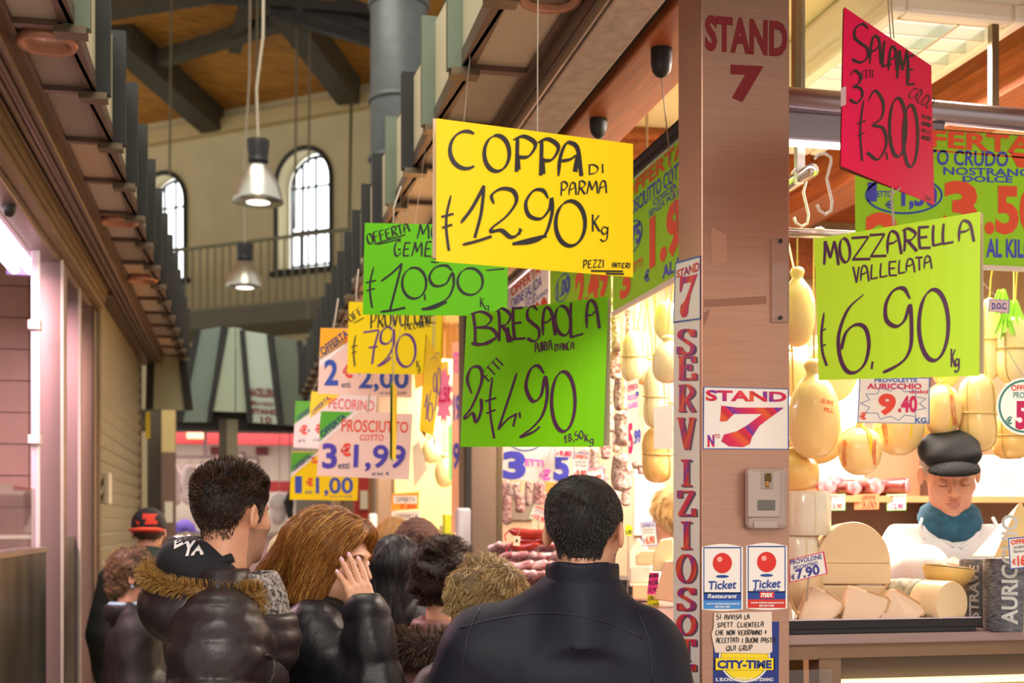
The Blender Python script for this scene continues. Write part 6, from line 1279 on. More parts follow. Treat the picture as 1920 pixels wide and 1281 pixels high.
# ---- neighbouring stall
CH_D = mat('greenish pale cheese', '#ead79a', .4, noise=.06)
for (b, lab) in (((790, 815, 828, 870), 'pale cheese hanging highest in the neighbouring stall'), ((818, 800, 850, 850), 'yellow cheese beside the green card in the neighbouring stall'), ((782, 862, 822, 912), 'pale cheese low in the neighbouring stall, left'), ((815, 850, 852, 915), 'large pale cheese low in the neighbouring stall, right'), ((735, 898, 775, 945), 'pale cheese above the orange 7,50 card'), ((800, 905, 838, 948), 'white cheese at the bottom in the neighbouring stall'), ((772, 815, 800, 850), 'pale cheese behind the yellow folded card')):
    hang('pear', b, DX((b[0] + b[2]) / 2, {790: 1.4, 818: 1.72, 782: 1.62, 815: 1.4, 735: 1.5, 800: 1.75, 772: 1.9}[b[0]]), CH_D, lab, top=3.3)
for (q, D, m, lab, ink) in (([(735, 926), (786, 922), (785, 955), (733, 958)], 8.2, mat('orange card', '#f2a02c', .5), 'orange and white offer card 7,50 in the neighbouring stall', lambda k, q: (k.rect(738, 930, 782, 944, 8), k.box_text('OFFERTA', 741, 932, 779, 942, 4, .03), k.box_text('7.50', 750, 946, 780, 955, 1, .05))), ([(734, 959), (788, 957), (786, 988), (733, 990)], 8.15, P_WHT, 'white card OFFERTA PROSCIUTTO below the orange card', lambda k, q: (k.box_text('OFFERTA', 742, 964, 784, 972, 4, .0), k.box_text('PROSCIUTTO', 742, 977, 784, 985, 7, .0))), ([(840, 800), (851, 790), (851, 896), (841, 902)], 8.0, mat('mint card', '#7fe88a', .5), 'narrow mint green card beside the pink star card', None), ([(772, 838), (786, 826), (802, 880), (776, 916)], 8.4, mat('grey card', '#c9c2b0', .6), 'grey tilted card behind the rose PROSCIUTTO card', None), ([(848, 642), (864, 640), (862, 1000), (846, 1000)], 6.8, mat('salmon banner', '#f2bfa0', .5), 'long salmon printed strip beside the brown post', lambda k, q: (k.text('OFFERTA', [(850, 660), (862, 660), (862, 700), (850, 700)], 5, .02), k.text('19', [(850, 740), (862, 740), (862, 790), (850, 790)], 6, .03), k.text('9', [(850, 830), (862, 830), (861, 880), (849, 880)], 6, .03))), ([(775, 690), (842, 676), (842, 706), (778, 730)], 8.6, mat('orange card', '#f2a02c'), 'orange strip card high in the neighbouring stall', None)):
    card('price_card', lab, q, D, m, ink=ink)
c = (832, 742); P = [(c[0] + (20 if i % 2 else 12) * cos(2 * pi * i / 24), c[1] + (58 if i % 2 else 44) * sin(2 * pi * i / 24)) for i in range(24)]
sh = Sheet([(810, 690), (852, 690), (852, 800), (810, 800)], 8.1, 8.0); t = thing('price_card', 'pink star shaped card in the neighbouring stall', 'price card', sh.at(*c)); Ink(sh.proj(0)).poly(P).build('sheet', mat('pink star', '#f58ab8', .5), t); k_ = Ink(sh.proj(.003)); k_.box_text('2,50', 822, 725, 844, 760, 0, .02); k_.build('lettering', [MAG], t)
for i, (u, v, cc) in enumerate(((792, 990, '#5a5f62'), (808, 1000, '#d8e23c'), (822, 1010, '#f0c020'), (836, 1000, '#e8e0d0'), (800, 1030, '#f2e8c8'), (826, 1035, '#f5d860'), (842, 980, '#c8d830'))):
    p = pd(u, v, DX(u, 1.35)); tag(MB().boxp((p[0] - .04, p[1] - .04, 1.251), (p[0] + .03, p[1] + .04, p[2] + .06)).build('food_pack', mat('pack %d' % i, cc, .4), bevel=.01), 'small coloured food pack on the counter of the neighbouring stall', 'food pack', 'food packs on the neighbouring counter')
# ================================================================== PEOPLE
SKIN = mat('skin', '#d9a183', .5, noise=.05, nscale=30, sss=.12, bump=.06, bscale=160); SKIN2 = mat('ruddy skin', '#d39678', .5, noise=.06, nscale=25, sss=.12); STUB = mat('stubbled skin', '#a97d66', .6, noise=.25, nscale=300, sss=.08); LIP = mat('lips', '#b87468', .4, sss=.1)
EYEW = mat('eye white', '#e9e2dc', .2); IRIS = mat('iris', '#3a2a20', .2)
def hairmat(name, c1, c2, rough=.4, c3=None):
    m = mat(name, c1, rough)
    if m.get('done'): return m
    m['done'] = 1; nt = m.node_tree; b = nt.nodes['Principled BSDF']; hi = nt.nodes.new('ShaderNodeHairInfo'); r = nt.nodes.new('ShaderNodeValToRGB'); e = r.color_ramp.elements
    e[0].color = (*srgb(c1), 1); e[1].color = (*srgb(c2), 1)
    if c3: x = e.new(.85); x.color = (*srgb(c2), 1); e[2].color = (*srgb(c3), 1)
    nt.links.new(hi.outputs['Random'], r.inputs[0]); nt.links.new(r.outputs[0], b.inputs['Base Color']); b.inputs['Specular IOR Level'].default_value = .4; return m
def head_sdf(P, ears=True, nose=1., male=1.):
    ax = np.abs(P[:, 0:1]); S = np.hstack([ax, P[:, 1:]])            # mirrored
    d = ell(P, (0, .018, .035), (.077, .095, .083)); d = smin(d, ell(P, (0, -.030, -.03), (.061, .060, .085)), .04)
    d = smin(d, ell(P, (0, -.036, -.076), (.046 * male, .046, .040)), .03)
    d = smin(d, ell(S, (.043, -.060, -.022), (.02, .02, .018)), .022); d = smin(d, ell(P, (0, -.082, .024), (.046, .013, .010)), .016)
    d = smax(d, -ell(S, (.031, -.1, .003), (.019, .015, .012)), .012); d = smin(d, ell(S, (.031, -.0785, .002), (.0135, .0125, .0115)), .004)
    d = smin(d, cone(P, (0, -.088, .014), (0, -.112 * nose, -.028), .0075, .0115), .009); d = smin(d, ell(S, (.0115, -.1, -.033), (.0085, .011, .0085)), .006)
    d = smin(d, ell(P, (0, -.0905, -.0585), (.023, .010, .006)), .006); d = smin(d, ell(P, (0, -.088, -.0705), (.019, .011, .0065)), .006)
    d = smax(d, -ell(P, (0, -.104, -.0645), (.024, .007, .0016)), .003); d = smin(d, ell(P, (0, -.080, -.100), (.021, .017, .015)), .02)
    d = smin(d, cone(P, (0, .020, -.06), (0, .040, -.24), .054 * male, .062 * male), .03)
    if ears:
        R = rotz(-.35) @ rotx(.15); e = ell(S, (.083, .016, -.003), (.0075, .019, .031), R); e = smax(e, -ell(S, (.0895, .012, .002), (.006, .010, .019), R), .004); e = smin(e, ell(S, (.078, .0, -.006), (.006, .006, .010)), .004); d = smin(d, e, .006)
    return d
def skull(P):
    d = ell(P, (0, .018, .035), (.077, .095, .083)); d = smin(d, ell(P, (0, -.030, -.03), (.061, .060, .085)), .04); return smin(d, cone(P, (0, .020, -.06), (0, .040, -.24), .054, .062), .03)
def hand_chain(curl=(.3, .3, .3, .3), spread=1., thumb=.5):
    roots = ((.029, .088), (.010, .093), (-.010, .090), (-.028, .080)); ln = ((.043, .026, .022), (.048, .030, .023), (.044, .028, .023), (.034, .021, .020)); out = []
    for i in range(4):
        x, y = roots[i]; p = np.array([x, y, 0.]); a = 0.; ang = (.10, .02, -.06, -.15)[i] * spread; pts = [p]
        for j in range(3):
            a += curl[i] * (.8, 1., .8)[j]; d = np.array([sin(ang) * cos(a), cos(ang) * cos(a), -sin(a)]); p = p + d * ln[i][j]; pts.append(p)
        out.append(pts)
    th = [np.array([.022, .022, -.008]), np.array([.045, .05, -.014 - .01 * thumb]), np.array([.058 - .012 * thumb, .078, -.02 - .02 * thumb]), np.array([.060 - .025 * thumb, .102, -.024 - .028 * thumb])]
    return out, th
def hand_sdf(P, o, A, sc, ch):
    """o wrist, A columns x(thumb side), y(fingers), z(back) ; ch from hand_chain"""
    q = (P - np.array(o)) @ A / sc; fing, th = ch
    d = rbox(q, (0, .05, -.002), (.041, .048, .014), .013); d = smin(d, ell(q, (.026, .035, -.012), (.02, .03, .014)), .012); d = smin(d, cone(q, (0, -.03, 0), (0, .02, 0), .026, .028), .02)
    for pts in fing:
        for j in range(3): d = smin(d, cone(q, pts[j], pts[j + 1], (.0098, .0088, .0080)[j], (.0088, .0080, .0068)[j]), .0035)
        d = smin(d, ell(q, pts[0] + [0, 0, .003], (.010, .011, .009)), .006)
    for j in range(3): d = smin(d, cone(q, th[j], th[j + 1], (.015, .0115, .0102)[j], (.0115, .0102, .0078)[j]), .006)
    return d * sc
def frame(y, z):
    y = np.array(y, float); y /= np.linalg.norm(y); z = np.array(z, float); z = z - y * (z @ y); z /= np.linalg.norm(z); return np.stack([np.cross(y, z), y, z], 1)
def multi(name, parts, mats, parent, mid=None):
    """one mesh from several sculpted regions [(f, lo, hi, h)]"""
    Vs, Fs, n = [], [], 0
    for f, lo, hi, h in parts:
        V, Fc = surface(f, lo, hi, h); Vs.append(V); Fs.append(Fc + n); n += len(V)
    V, Fc = np.concatenate(Vs), np.concatenate(Fs); me = bpy.data.meshes.new(name); me.vertices.add(len(V)); me.vertices.foreach_set('co', V.astype(np.float32).ravel())
    me.loops.add(len(Fc) * 4); me.loops.foreach_set('vertex_index', Fc.astype(np.int32).ravel()); me.polygons.add(len(Fc)); me.polygons.foreach_set('loop_start', np.arange(0, len(Fc) * 4, 4, dtype=np.int32)); me.polygons.foreach_set('loop_total', np.full(len(Fc), 4, dtype=np.int32)); me.polygons.foreach_set('use_smooth', np.ones(len(Fc), dtype=bool))
    for m in mats: me.materials.append(m)
    if mid is not None: me.polygons.foreach_set('material_index', mid(V[Fc].mean(1)).astype(np.int32))
    me.update(calc_edges=True); o = bpy.data.objects.new(name, me); COL.objects.link(o); o.parent = parent; return o
class Person:
    def __init__(s, label, head_px, D, H, heading, head_heading=None, pitch=0., roll=0., z0=0., hs=1., lean=(0, 0), name='person', headz=None, drop=.245):
        hp = pd(*head_px, D); s.s = H / 1.75; s.hd = radians(180 - heading); s.root = thing(name, label, 'person', (0, 0, 0), s.hd)
        yaw = radians(-((heading if head_heading is None else head_heading) - heading)); s.hR = rotz(yaw) @ rotx(pitch) @ roty(roll); s.hs = hs
        R = rotz(s.hd); lz = hp[2] - z0; s.hc = np.array([lean[0], lean[1] - .005, lz]); off = R @ np.array([s.hc[0], s.hc[1], 0]); s.loc = np.array([hp[0] - off[0], hp[1] - off[1], z0]); s.root.location = s.loc; s.R = R
        s.sh = lz - drop * hs            # shoulder joint height
        s.neck = s.hc + s.hR @ np.array([0, .03, -.14]) * hs
    def L(s, p): return (np.asarray(p) - s.loc) @ s.R             # world -> local
    def px(s, u, v, D): return s.L(pd(u, v, D))
    def h2(s, P): return (P - s.hc) @ s.hR / s.hs                 # local -> head space
    def w(s, q): return s.hc + s.hR @ np.array(q) * s.hs          # head space -> local
    def head(s, P, **k): return head_sdf(s.h2(P), **k) * s.hs
    def skull(s, P): return skull(s.h2(P)) * s.hs
    def trace(s, f, off=.0, step=70):
        o = s.L((0, 0, EYE))
        def g(u, v):
            d = (ray(u, v) @ s.R); d = d / np.linalg.norm(d); t = .9
            for _ in range(step):
                x = f((o + d * t)[None])[0]
                if abs(x) < 2e-4: break
                t += x * .8
                if t > 9: break
            return o + d * (t - off)
        return g
    def line(s, f, pts, r, name, m, off=.0, parent=None, n=6):
        g = s.trace(f, off); P = [p for p in resample(pts, len(pts) > 2) if abs(f(np.array([g(*p)]))[0]) < .012 + abs(off)]
        if len(P) < 2: return
        MB().tube([g(*p) for p in P], r, n).build(name, m, parent or s.root, smooth=True, world=False)
    def arms(s, aL=None, aR=None):
        k = s.s; z = s.sh; s.shL, s.shR = np.array([.185 * k, .02, z - .01]), np.array([-.185 * k, .02, z - .01])
        s.aL = aL or (np.array([.235 * k, .045, z - .30 * k]), np.array([.24 * k, -.05, z - .54 * k])); s.aR = aR or (np.array([-.235 * k, .045, z - .30 * k]), np.array([-.24 * k, -.05, z - .54 * k]))
    def torso(s, P, inf=0., belly=0., quilt=0., pitch_=.085, shw=0., hem=.55):
        k = s.s; z = s.sh; q = P
        d = ell(q, (0, .0, z - .22 * k), ((.175 + shw) * k + inf, .115 * k + inf, .27 * k)); d = smin(d, ell(q, (0, .015, z - .07 * k), ((.185 + shw) * k + inf, .10 * k + inf, .12 * k)), .07)
        d = smin(d, ell(q, (0, -.015 - belly * .5, z - .42 * k), (.175 * k + inf, .125 * k + inf + belly, .24 * k)), .08)
        d = smin(d, cone(q, s.shL * [.86, 1, 1] + [0, 0, -.012], s.shR * [.86, 1, 1] + [0, 0, -.012], .062 * k + inf * .7, .062 * k + inf * .7), .05)
        for sg in (1, -1): d = smin(d, cone(q, (sg * .13 * k, .02, z + .012), s.neck + [sg * .03, .005, .0], .052 * k + inf * .6, .05 * k + inf * .4), .05)
        if quilt: d = d - quilt * (np.abs(np.sin(pi * (q[:, 2] + .02 * np.sin(q[:, 0] * 9)) / pitch_)) ** .42 - .5)
        return smax(d, (z - hem * k) - q[:, 2], .02)
    def sleeve(s, P, side, r=(.075, .062, .05), inf=0., quilt=0., pitch_=.085):
        k = s.s; sh, (e, w_) = (s.shL, s.aL) if side == 'L' else (s.shR, s.aR); sh = sh * [.93, 1, 1] + [0, 0, -.02]
        a = cone(P, sh, e, r[0] * k + inf, r[1] * k + inf); b = cone(P, e, w_, r[1] * k + inf, r[2] * k + inf * .8)
        if quilt:
            for nm in (0, 1):
                p0, p1 = (sh, e) if nm == 0 else (e, w_); ab = p1 - p0; L = np.linalg.norm(ab); t = (P - p0) @ ab / L; dd = quilt * (np.abs(np.sin(pi * t / pitch_)) ** .42 - .5)
                if nm == 0: a = a - dd
                else: b = b - dd
        return smin(a, b, .03)
    def jacket(s, P, inf=.012, quilt=0., pitch_=.085, r=(.075, .062, .05), wr=.004, ws=26., belly=0., shw=0., open_=True, hem=.55, k=.045):
        d = s.torso(P, inf, belly, quilt, pitch_, shw, hem); d = smin(d, s.sleeve(P, 'L', r, inf, quilt, pitch_), k); d = smin(d, s.sleeve(P, 'R', r, inf, quilt, pitch_), k)
        if wr: d = d + wr * (vnoise(P * [1, 1, 1.6], ws, 3) * .5 + (np.abs(vnoise(P * [1.4, 1.4, .7], ws * 1.7, 5)) ** .7) * .9)
        if open_: d = smax(d, -cone(P, s.neck + [0, 0, -.0], s.neck + s.hR @ np.array([0, -.01, .12]), .058 * s.hs, .075 * s.hs), .012)
        return d
    def bounds(s, pad=.12):
        pts = np.array([s.shL, s.shR, *s.aL, *s.aR, (0, 0, s.sh), (.2, .2, s.sh), (-.2, -.2, s.sh)]); lo, hi = pts.min(0) - pad, pts.max(0) + pad; hi[2] = s.sh + .14; lo[2] = min(lo[2], s.sh - .62 * s.s); return lo, hi
    def body(s, mats=None, mid=None, hands=(), h=.0042, skin_arms=True, **hk):
        """the skin: head and neck fine, hidden torso and limbs coarse"""
        lo, hi = s.hc - .17, s.hc + .15; lo[2] = s.neck[2] - .08; parts = [(lambda P: s.head(P, **hk), lo, hi, h)]
        k = s.s; z = s.sh
        def coarse(P):
            d = ell(P, (0, 0, z - .22 * k), (.14, .085, .25)); d = smin(d, cone(P, s.neck, (0, .02, z - .05), .05, .06), .04); d = smin(d, cone(P, s.shL * .8 + [0, 0, z * .2 - .03], s.shR * .8 + [0, 0, z * .2 - .03], .04, .04), .04); d = smin(d, ell(P, (0, 0, z - .5 * k), (.13, .09, .13)), .06)
            for sh, (e, w_) in ((s.shL, s.aL), (s.shR, s.aR)): d = smin(d, smin(cone(P, sh * [.9, 1, 1] + [0, 0, -.03], e, .038, .034), cone(P, e, w_, .034, .026), .02), .03)
            for sg in (1, -1): d = smin(d, smin(cone(P, (sg * .08 * k, 0, z - .55 * k), (sg * .09 * k, -.01, .47 * k), .07, .05), cone(P, (sg * .09 * k, -.01, .47 * k), (sg * .09 * k, .02, .07), .045, .035), .02), .04)
            return d
        lo, hi = s.bounds(); lo[2] = .04; hi[2] = s.neck[2] + .03; parts.append((coarse, lo, hi, .022))
        for f, c in hands: parts.append((f, np.array(c) - .13, np.array(c) + .13, .0035))
        return multi('body', parts, mats or [SKIN], s.root, mid)
    def legs(s, m, shoe):
        k = s.s; z = s.sh
        def f(P):
            d = ell(P, (0, .01, z - .55 * k), (.165 * k, .12 * k, .13 * k))
            for sg in (1, -1): d = smin(d, smin(cone(P, (sg * .085 * k, .01, z - .6 * k), (sg * .095 * k, -.01, .48 * k), .088 * k, .066 * k), cone(P, (sg * .095 * k, -.01, .48 * k), (sg * .095 * k, .02, .1), .066 * k, .055 * k), .03), .03)
            return smax(d, .075 - P[:, 2], .01)
        sculpt('trousers', f, (-.26, -.2, .05), (.26, .2, z - .42 * k), .018, m, s.root)
        for sg in (1, -1): sculpt('shoe', lambda P: smax(smin(ell(P, (sg * .095 * k, -.05, .05), (.047, .125, .05)), ell(P, (sg * .095 * k, .02, .07), (.045, .055, .05)), .03), -P[:, 2] + .001, .006), (sg * .095 * k - .07, -.2, -.01), (sg * .095 * k + .07, .1, .14), .012, shoe, s.root)
    def eyes(s, look=0.):
        for sg in (1, -1):
            c = s.w((sg * .031, -.0795, .002)); d = s.hR @ np.array([0, -1, look]); d /= np.linalg.norm(d)
            e = sculpt('eye', lambda P: ell(P, c, (.0122,) * 3), c - .016, c + .016, .002, [EYEW, IRIS], s.root, mid=lambda C: ((C - c) @ d > .0105).astype(int))
    def cut_hair(s, zb, thick, name, m, strandm, n, length, dirf=None, lift=.004, rad=.0008, seed=1, nx=0., hold=.5, curl=0., steps=4):
        """short hair: zb = hairline height by head-space y ; thick(q) = hair depth"""
        def f(P):
            q = s.h2(P); zz = np.interp(q[:, 1], *zb); reg = (zz - q[:, 2]) * .8
            return smax(skull(q) * s.hs - thick(q), reg * s.hs, .008)
        lo, hi = s.hc - .15, s.hc + .15; o = sculpt(name, f, lo, hi, .005, m, s.root)
        sd = seeds_on(f, lo, hi, n, lambda P: (s.h2(P)[:, 2] > np.interp(s.h2(P)[:, 1], *zb) + .002), seed)
        df = dirf or (lambda P, N, i: (s.hR @ np.array([0, .5, -.9]))[None] + N * .5)
        ln_ = length(s.h2(sd))[:, None] if callable(length) else length
        C = flow(f, sd, df, steps, ln_ / steps, lift, curl, seed=seed, hold=hold); strands('strands', C, rad, strandm, o); return f
M_jean = mat('dark trousers', '#23242c', .8); M_shoe = mat('black shoe', '#18171a', .45)
HL_M = ([-.12, -.085, -.06, -.035, -.02, .0, .035, .055, .1], [.075, .07, .05, .02, -.015, .022, .02, -.055, -.07])
# ------------------------------------------------ man in the black puffer jacket
a = Person('man in glossy black puffer jacket with fur-edged hood, dark spiky hair', (436, 968), 3.15, 1.79, 92, 42, .03, drop=.272); a.arms()
k = a.s; z = a.sh
M_puf = mat('black puffer', '#2a2023', .4, noise=.12, nscale=12, bump=.3, bscale=26, spec=.45); M_hoodie = mat('black cotton', '#15141a', .85, bump=.1, bscale=200); M_fur = hairmat('tan fur', '#7a5424', '#c79a55', .6, '#3a2412')
a.body([SKIN2, STUB], lambda C: ((a.h2(C)[:, 2] < -.03) & (a.h2(C)[:, 1] < .01) & (a.h2(C)[:, 2] > -.135) & ~((np.abs(a.h2(C)[:, 0]) < .03) & (a.h2(C)[:, 2] > -.045))).astype(int), male=1.06)
fA = lambda P: a.jacket(P, .022, .017, .085, (.078, .066, .052), .004, 26, .02, -.01, False, k=.075)
lo, hi = a.bounds(.16); sculpt('jacket', fA, lo, hi, .0085, M_puf, a.root)
a.legs(M_jean, M_shoe)
fo = lambda P: smin(ell(P, (0, .115, z + .045), (.15, .105, .085), rotx(.25)), ell(P, (-.10, .03, z + .045), (.07, .11, .05)), .05) - .006 * (np.abs(np.sin(P[:, 0] * 34)) ** .5) + .003 * vnoise(P, 40, 2)
sculpt('puffer_hood', fo, (-.25, -.12, z - .12), (.22, .33, z + .17), .009, M_puf, a.root)
fi = lambda P: smax(smin(ell(P, (0, .07, z + .14), (.12, .112, .080), rotx(.35)), cone(P, (-.095, .0, z + .09), (-.02, -.09, z + .02), .038, .03), .05) + .003 * vnoise(P, 45, 4), -cone(P, a.hc + [0, 0, -.1], a.hc + [0, 0, .05], .066, .08), .015)
hd = sculpt('cotton_hood', fi, (-.2, -.15, z - .03), (.18, .26, z + .27), .007, M_hoodie, a.root)
for dd in (0, .016): MB().tube([(-.085 * cos(t) , .07 + (.09 - dd) * sin(t) * 1.1 - .03, z + .21 - dd * 1.2 - .05 * abs(cos(t)) ** 2) for t in np.linspace(-.5, pi + .3, 26)], .0125, 8).build('hood_roll', M_hoodie, hd, smooth=True, world=False)
g = a.trace(fi, .003); ik = Ink(g)
def slab(tx, q):
    V, Fc = font_mesh(tx, .05); q = np.array(q, float); ik.mb.add([g(*(q[3] * (1 - x) * (1 - y) + q[2] * x * (1 - y) + q[1] * x * y + q[0] * (1 - x) * y)) for x, y in V], Fc)
slab('EF', [(316, 1010), (352, 996), (362, 1012), (326, 1030)]); slab('YA', [(348, 1016), (384, 1010), (382, 1040), (338, 1044)])
ik.mb.build('hood_lettering', mat('white flock', '#e6dcdc', .7), hd, world=False)
# fur edge between the hoods
path = np.array([g_ for g_ in [(-.145 * cos(t) - .0, .05 + .15 * sin(t), z + .105 + .03 * sin(t) - .02 * cos(t)) for t in np.linspace(-.75, pi + .2, 40)]])
ff = lambda P: np.min(np.stack([cone(P, path[i], path[i + 1], .013 + .022 * max(0, 1 - i / 12), .013 + .022 * max(0, 1 - (i + 1) / 12)) for i in range(0, 39)]), 0)
lo, hi = path.min(0) - .05, path.max(0) + .05; fu = sculpt('fur_trim', ff, lo, hi, .009, M_fur, a.root)
sd = seeds_on(ff, lo, hi, 5200, None, 4); strands('fur_strands', flow(ff, sd, lambda P, N, i: N * 1.2 + np.array([-.2, .2, -.25]), 4, .0048, hold=0, seed=8), .0009, M_fur, fu)
# grey patterned scarf and stand collar with zip
fs = lambda P: smax(np.abs(smin(ell(P, (0, -.03, z + .08), (.082, .092, .08)), ell(P, (0, -.045, z + .03), (.08, .09, .065)), .03)) - .010, P[:, 2] - (z + .135), .01) + .003 * vnoise(P, 70, 6)
sculpt('scarf', fs, (-.13, -.18, z - .06), (.13, .09, z + .16), .007, mat('speckled scarf', '#2a2428', .9, col2='#b5a9a4', nscale=110), a.root)
fc = lambda P: smax(np.abs(ell(P, (0, -.05, z - .03), (.10, .105, .11))) - .014, P[:, 2] - (z + .03), .012) - .006 * np.abs(np.sin(P[:, 2] * 60))
sculpt('stand_collar', fc, (-.16, -.23, z - .2), (.16, .09, z + .06), .008, M_puf, a.root)
a.line(fA, [(546, 1152), (553, 1190), (557, 1235), (555, 1285)], .004, 'zip', mat('zip metal', '#8a7f7a', .4, .7)); a.line(fA, [(546, 1158), (550, 1166), (551, 1176)], .007, 'zip_pull', mat('zip metal', '#8a7f7a'))
a.line(fA, [(497, 1228), (509, 1236), (512, 1262), (505, 1281)], .005, 'pocket_edge', M_puf)
HB1 = hairmat('dark brown hair', '#241612', '#452c20', .45, '#7a5638')
def thA(q): return .0015 + .013 * np.clip((q[:, 2] - .03) / .06, 0, 1) * np.clip((.09 - q[:, 1]) / .05, .2, 1) + .005 * vnoise(q, 60, 1) * np.clip((q[:, 2] - .03) / .05, 0, 1)
a.cut_hair(HL_M, thA, 'hair', mat('hair base dark', '#1c1311', .7, noise=.3, nscale=90), HB1, 8000, lambda q: .007 + .012 * np.clip((q[:, 2] - .04) / .05, 0, 1), lambda P, N, i: N * .9 + (a.hR @ np.array([.0, -.25, .15]))[None] + .5 * np.stack([vnoise(P, 60, 11), vnoise(P, 60, 12), vnoise(P, 60, 13)], 1) + (a.hR @ np.array([0, .3, -1.]))[None] * np.clip((.06 - a.h2(P)[:, 2:3]) * 26, 0, 2.4), 0, .0009, hold=.0)
# ------------------------------------------------ woman with auburn hair, hand on her face
b = Person('woman with shoulder-length auburn hair holding her hand over her face', (627, 1046), 3.6, 1.68, 98, 124, .22, .06, hs=1.04, lean=(0, -.02)); z = b.sh
wr = b.px(690, 1158, 3.39); tip = b.px(650, 1040, 3.445); el = b.px(712, 1330, 3.37)
b.arms(aR=(el, wr)); b.shR = b.px(588, 1182, 3.48)
fy = tip - wr; back = (np.array([.35, -1, .25])) @ b.R; A = frame(fy, back); ch = hand_chain((.10, .08, .1, .16), .75, .9)
fh = lambda P: hand_sdf(P, wr, A, .97, ch)
fhead = lambda P: b.head(P, male=.93)
LIPB = lambda C: np.where((ell(b.h2(C), (0, -.1, -.0645), (.024, .016, .011)) < 0), 1, 0)
b.body([SKIN, LIP], LIPB, hands=[(fh, wr + fy * .5)], male=.93)
b.eyes(-.5)
for i, pts in enumerate(ch[0]):
    t0 = wr + A @ (pts[3] * .97); dr = A @ (pts[3] - pts[2]); dr /= np.linalg.norm(dr); nz = A[:, 2]; ctr = t0 - dr * .001 + nz * .0052; B = frame(dr, nz)
    sculpt('fingernail', lambda P: ell(P, ctr, (.0058, .0105, .0022), B), ctr - .014, ctr + .014, .0016, mat('lilac nail', '#e3b2c4', .2, coat=.6), b.root)
M_par = mat('black parka', '#17151b', .45, noise=.15, nscale=10, bump=.3, bscale=26, spec=.4)
fB = lambda P: b.jacket(P, .018, .009, .12, (.074, .064, .054), .007, 24, .0, .0, True)
lo, hi = b.bounds(.15); hi[2] = max(hi[2], wr[2] + .06); hi = np.maximum(hi, wr + .1); lo = np.minimum(lo, el - .12)
cuff0 = wr - fy / np.linalg.norm(fy) * .0
fB2 = lambda P: smin(fB(P), smax(cone(P, el, wr + A[:, 1] * .03, .07, .055), -cone(P, wr - A[:, 1] * .02, wr + A[:, 1] * .08, .036, .056), .008) + .005 * vnoise(P, 34, 9) + .006 * np.abs(np.sin(((P - el) @ (wr - el)) / np.linalg.norm(wr - el) * 38)), .02)
sculpt('parka', fB2, lo, hi, .009, M_par, b.root); b.legs(M_jean, M_shoe)
fcb = lambda P: smax(np.abs(ell(P, b.neck + [0, -.01, -.01], (.092, .095, .08))) - .014, P[:, 2] - (b.neck[2] + .03), .012) + .003 * vnoise(P, 60, 3)
sculpt('collar', fcb, b.neck - .14, b.neck + .14, .009, M_par, b.root)
def fhair(P):
    q = b.h2(P); d = ell(q, (0, .022, .035), (.098, .118, .100)); d = smin(d, cone(q, (0, .06, .02), (0, .15, -.10), .088, .070), .05)
    for sg in (-1, 1): d = smin(d, cone(q, (sg * .055, .0, .03), (sg * .072, .015, -.115), .048, .044), .04)
    d = smin(d, ell(q, (0, -.062, .085), (.06, .035, .03)), .03)
    face = smin(ell(q, (-.006, -.128, -.018), (.074, .092, .098)), ell(q, (-.01, -.105, -.13), (.085, .085, .09)), .02); d = smax(d, -face, .014); d = smax(d, -.145 - q[:, 2] + .25 * np.maximum(0, q[:, 1] - .05), .02)
    return (d + .0035 * vnoise(q * [1, 1, .25], 130, 6)) * b.hs
HBM = mat('auburn base', '#6a3a18', .5, noise=.2, nscale=40); HBW = hairmat('auburn hair', '#5c3412', '#b4722e', .32, '#f0c070')
lo, hi = b.hc - .26, b.hc + .26; hw = sculpt('hair', fhair, lo, hi, .006, HBM, b.root)
sd = seeds_on(fhair, lo, hi, 9000, None, 5)
def dW(P, N, i):
    q = b.h2(P); d = np.stack([np.where(q[:, 0] > -.015, .55, -.75) * np.clip(q[:, 2] * 9, 0, 1), .25 + .35 * np.clip(q[:, 2] * 8, 0, 1), -1.1 + 0 * q[:, 0]], 1); return d @ b.hR.T
strands('strands', flow(fhair, sd, dW, 9, .0125, .006, .06, seed=2), .00075, HBW, hw)
for sg in (-1, 1): b.line(lambda P: fhead(P), [(0, 0)], .001, 'x', HBM) if False else None
P_ = [b.w((-.052, -.083, .020)), b.w((-.034, -.0925, .0275)), b.w((-.014, -.0945, .022))]; MB().tube(resample([list(p) for p in P_]), .002, 5).build('eyebrow', HBM, b.root, world=False)
P_ = [b.w((.052, -.083, .020)), b.w((.034, -.0925, .0275)), b.w((.014, -.0945, .022))]; MB().tube(resample([list(p) for p in P_]), .002, 5).build('eyebrow', HBM, b.root, world=False)
# ------------------------------------------------ man in the navy jacket
c = Person('man in dark navy jacket with stand collar seen from behind, short dark hair', (1098, 1000), 2.85, 1.75, 16, 29, .02, lean=(-.055, 0)); c.arms(); z = c.sh
c.body([SKIN2, STUB], lambda C: ((c.h2(C)[:, 2] < -.045) & (c.h2(C)[:, 1] < -.01) & (c.h2(C)[:, 2] > -.13)).astype(int), male=1.04)
M_navy = mat('navy cloth', '#0f0e20', .62, noise=.1, nscale=8, bump=.06, bscale=300, spec=.3)
def fcol(P):
    q = P - c.neck; r_ = np.sqrt((q[:, 0] / 1.0) ** 2 + ((q[:, 1] + .0) / 1.02) ** 2); rr = .074 + .30 * np.maximum(0, -q[:, 2] + .03)
    return smax(smax(np.abs(r_ - rr) - .0085, q[:, 2] - .075 - .05 * q[:, 1], .006), -q[:, 2] - .11, .01) * .8 + .0025 * vnoise(P, 50, 2)
fC = lambda P: smin(c.jacket(P, .032, 0, .1, (.078, .066, .054), .006, 13, .0, .010, False), fcol(P), .03)
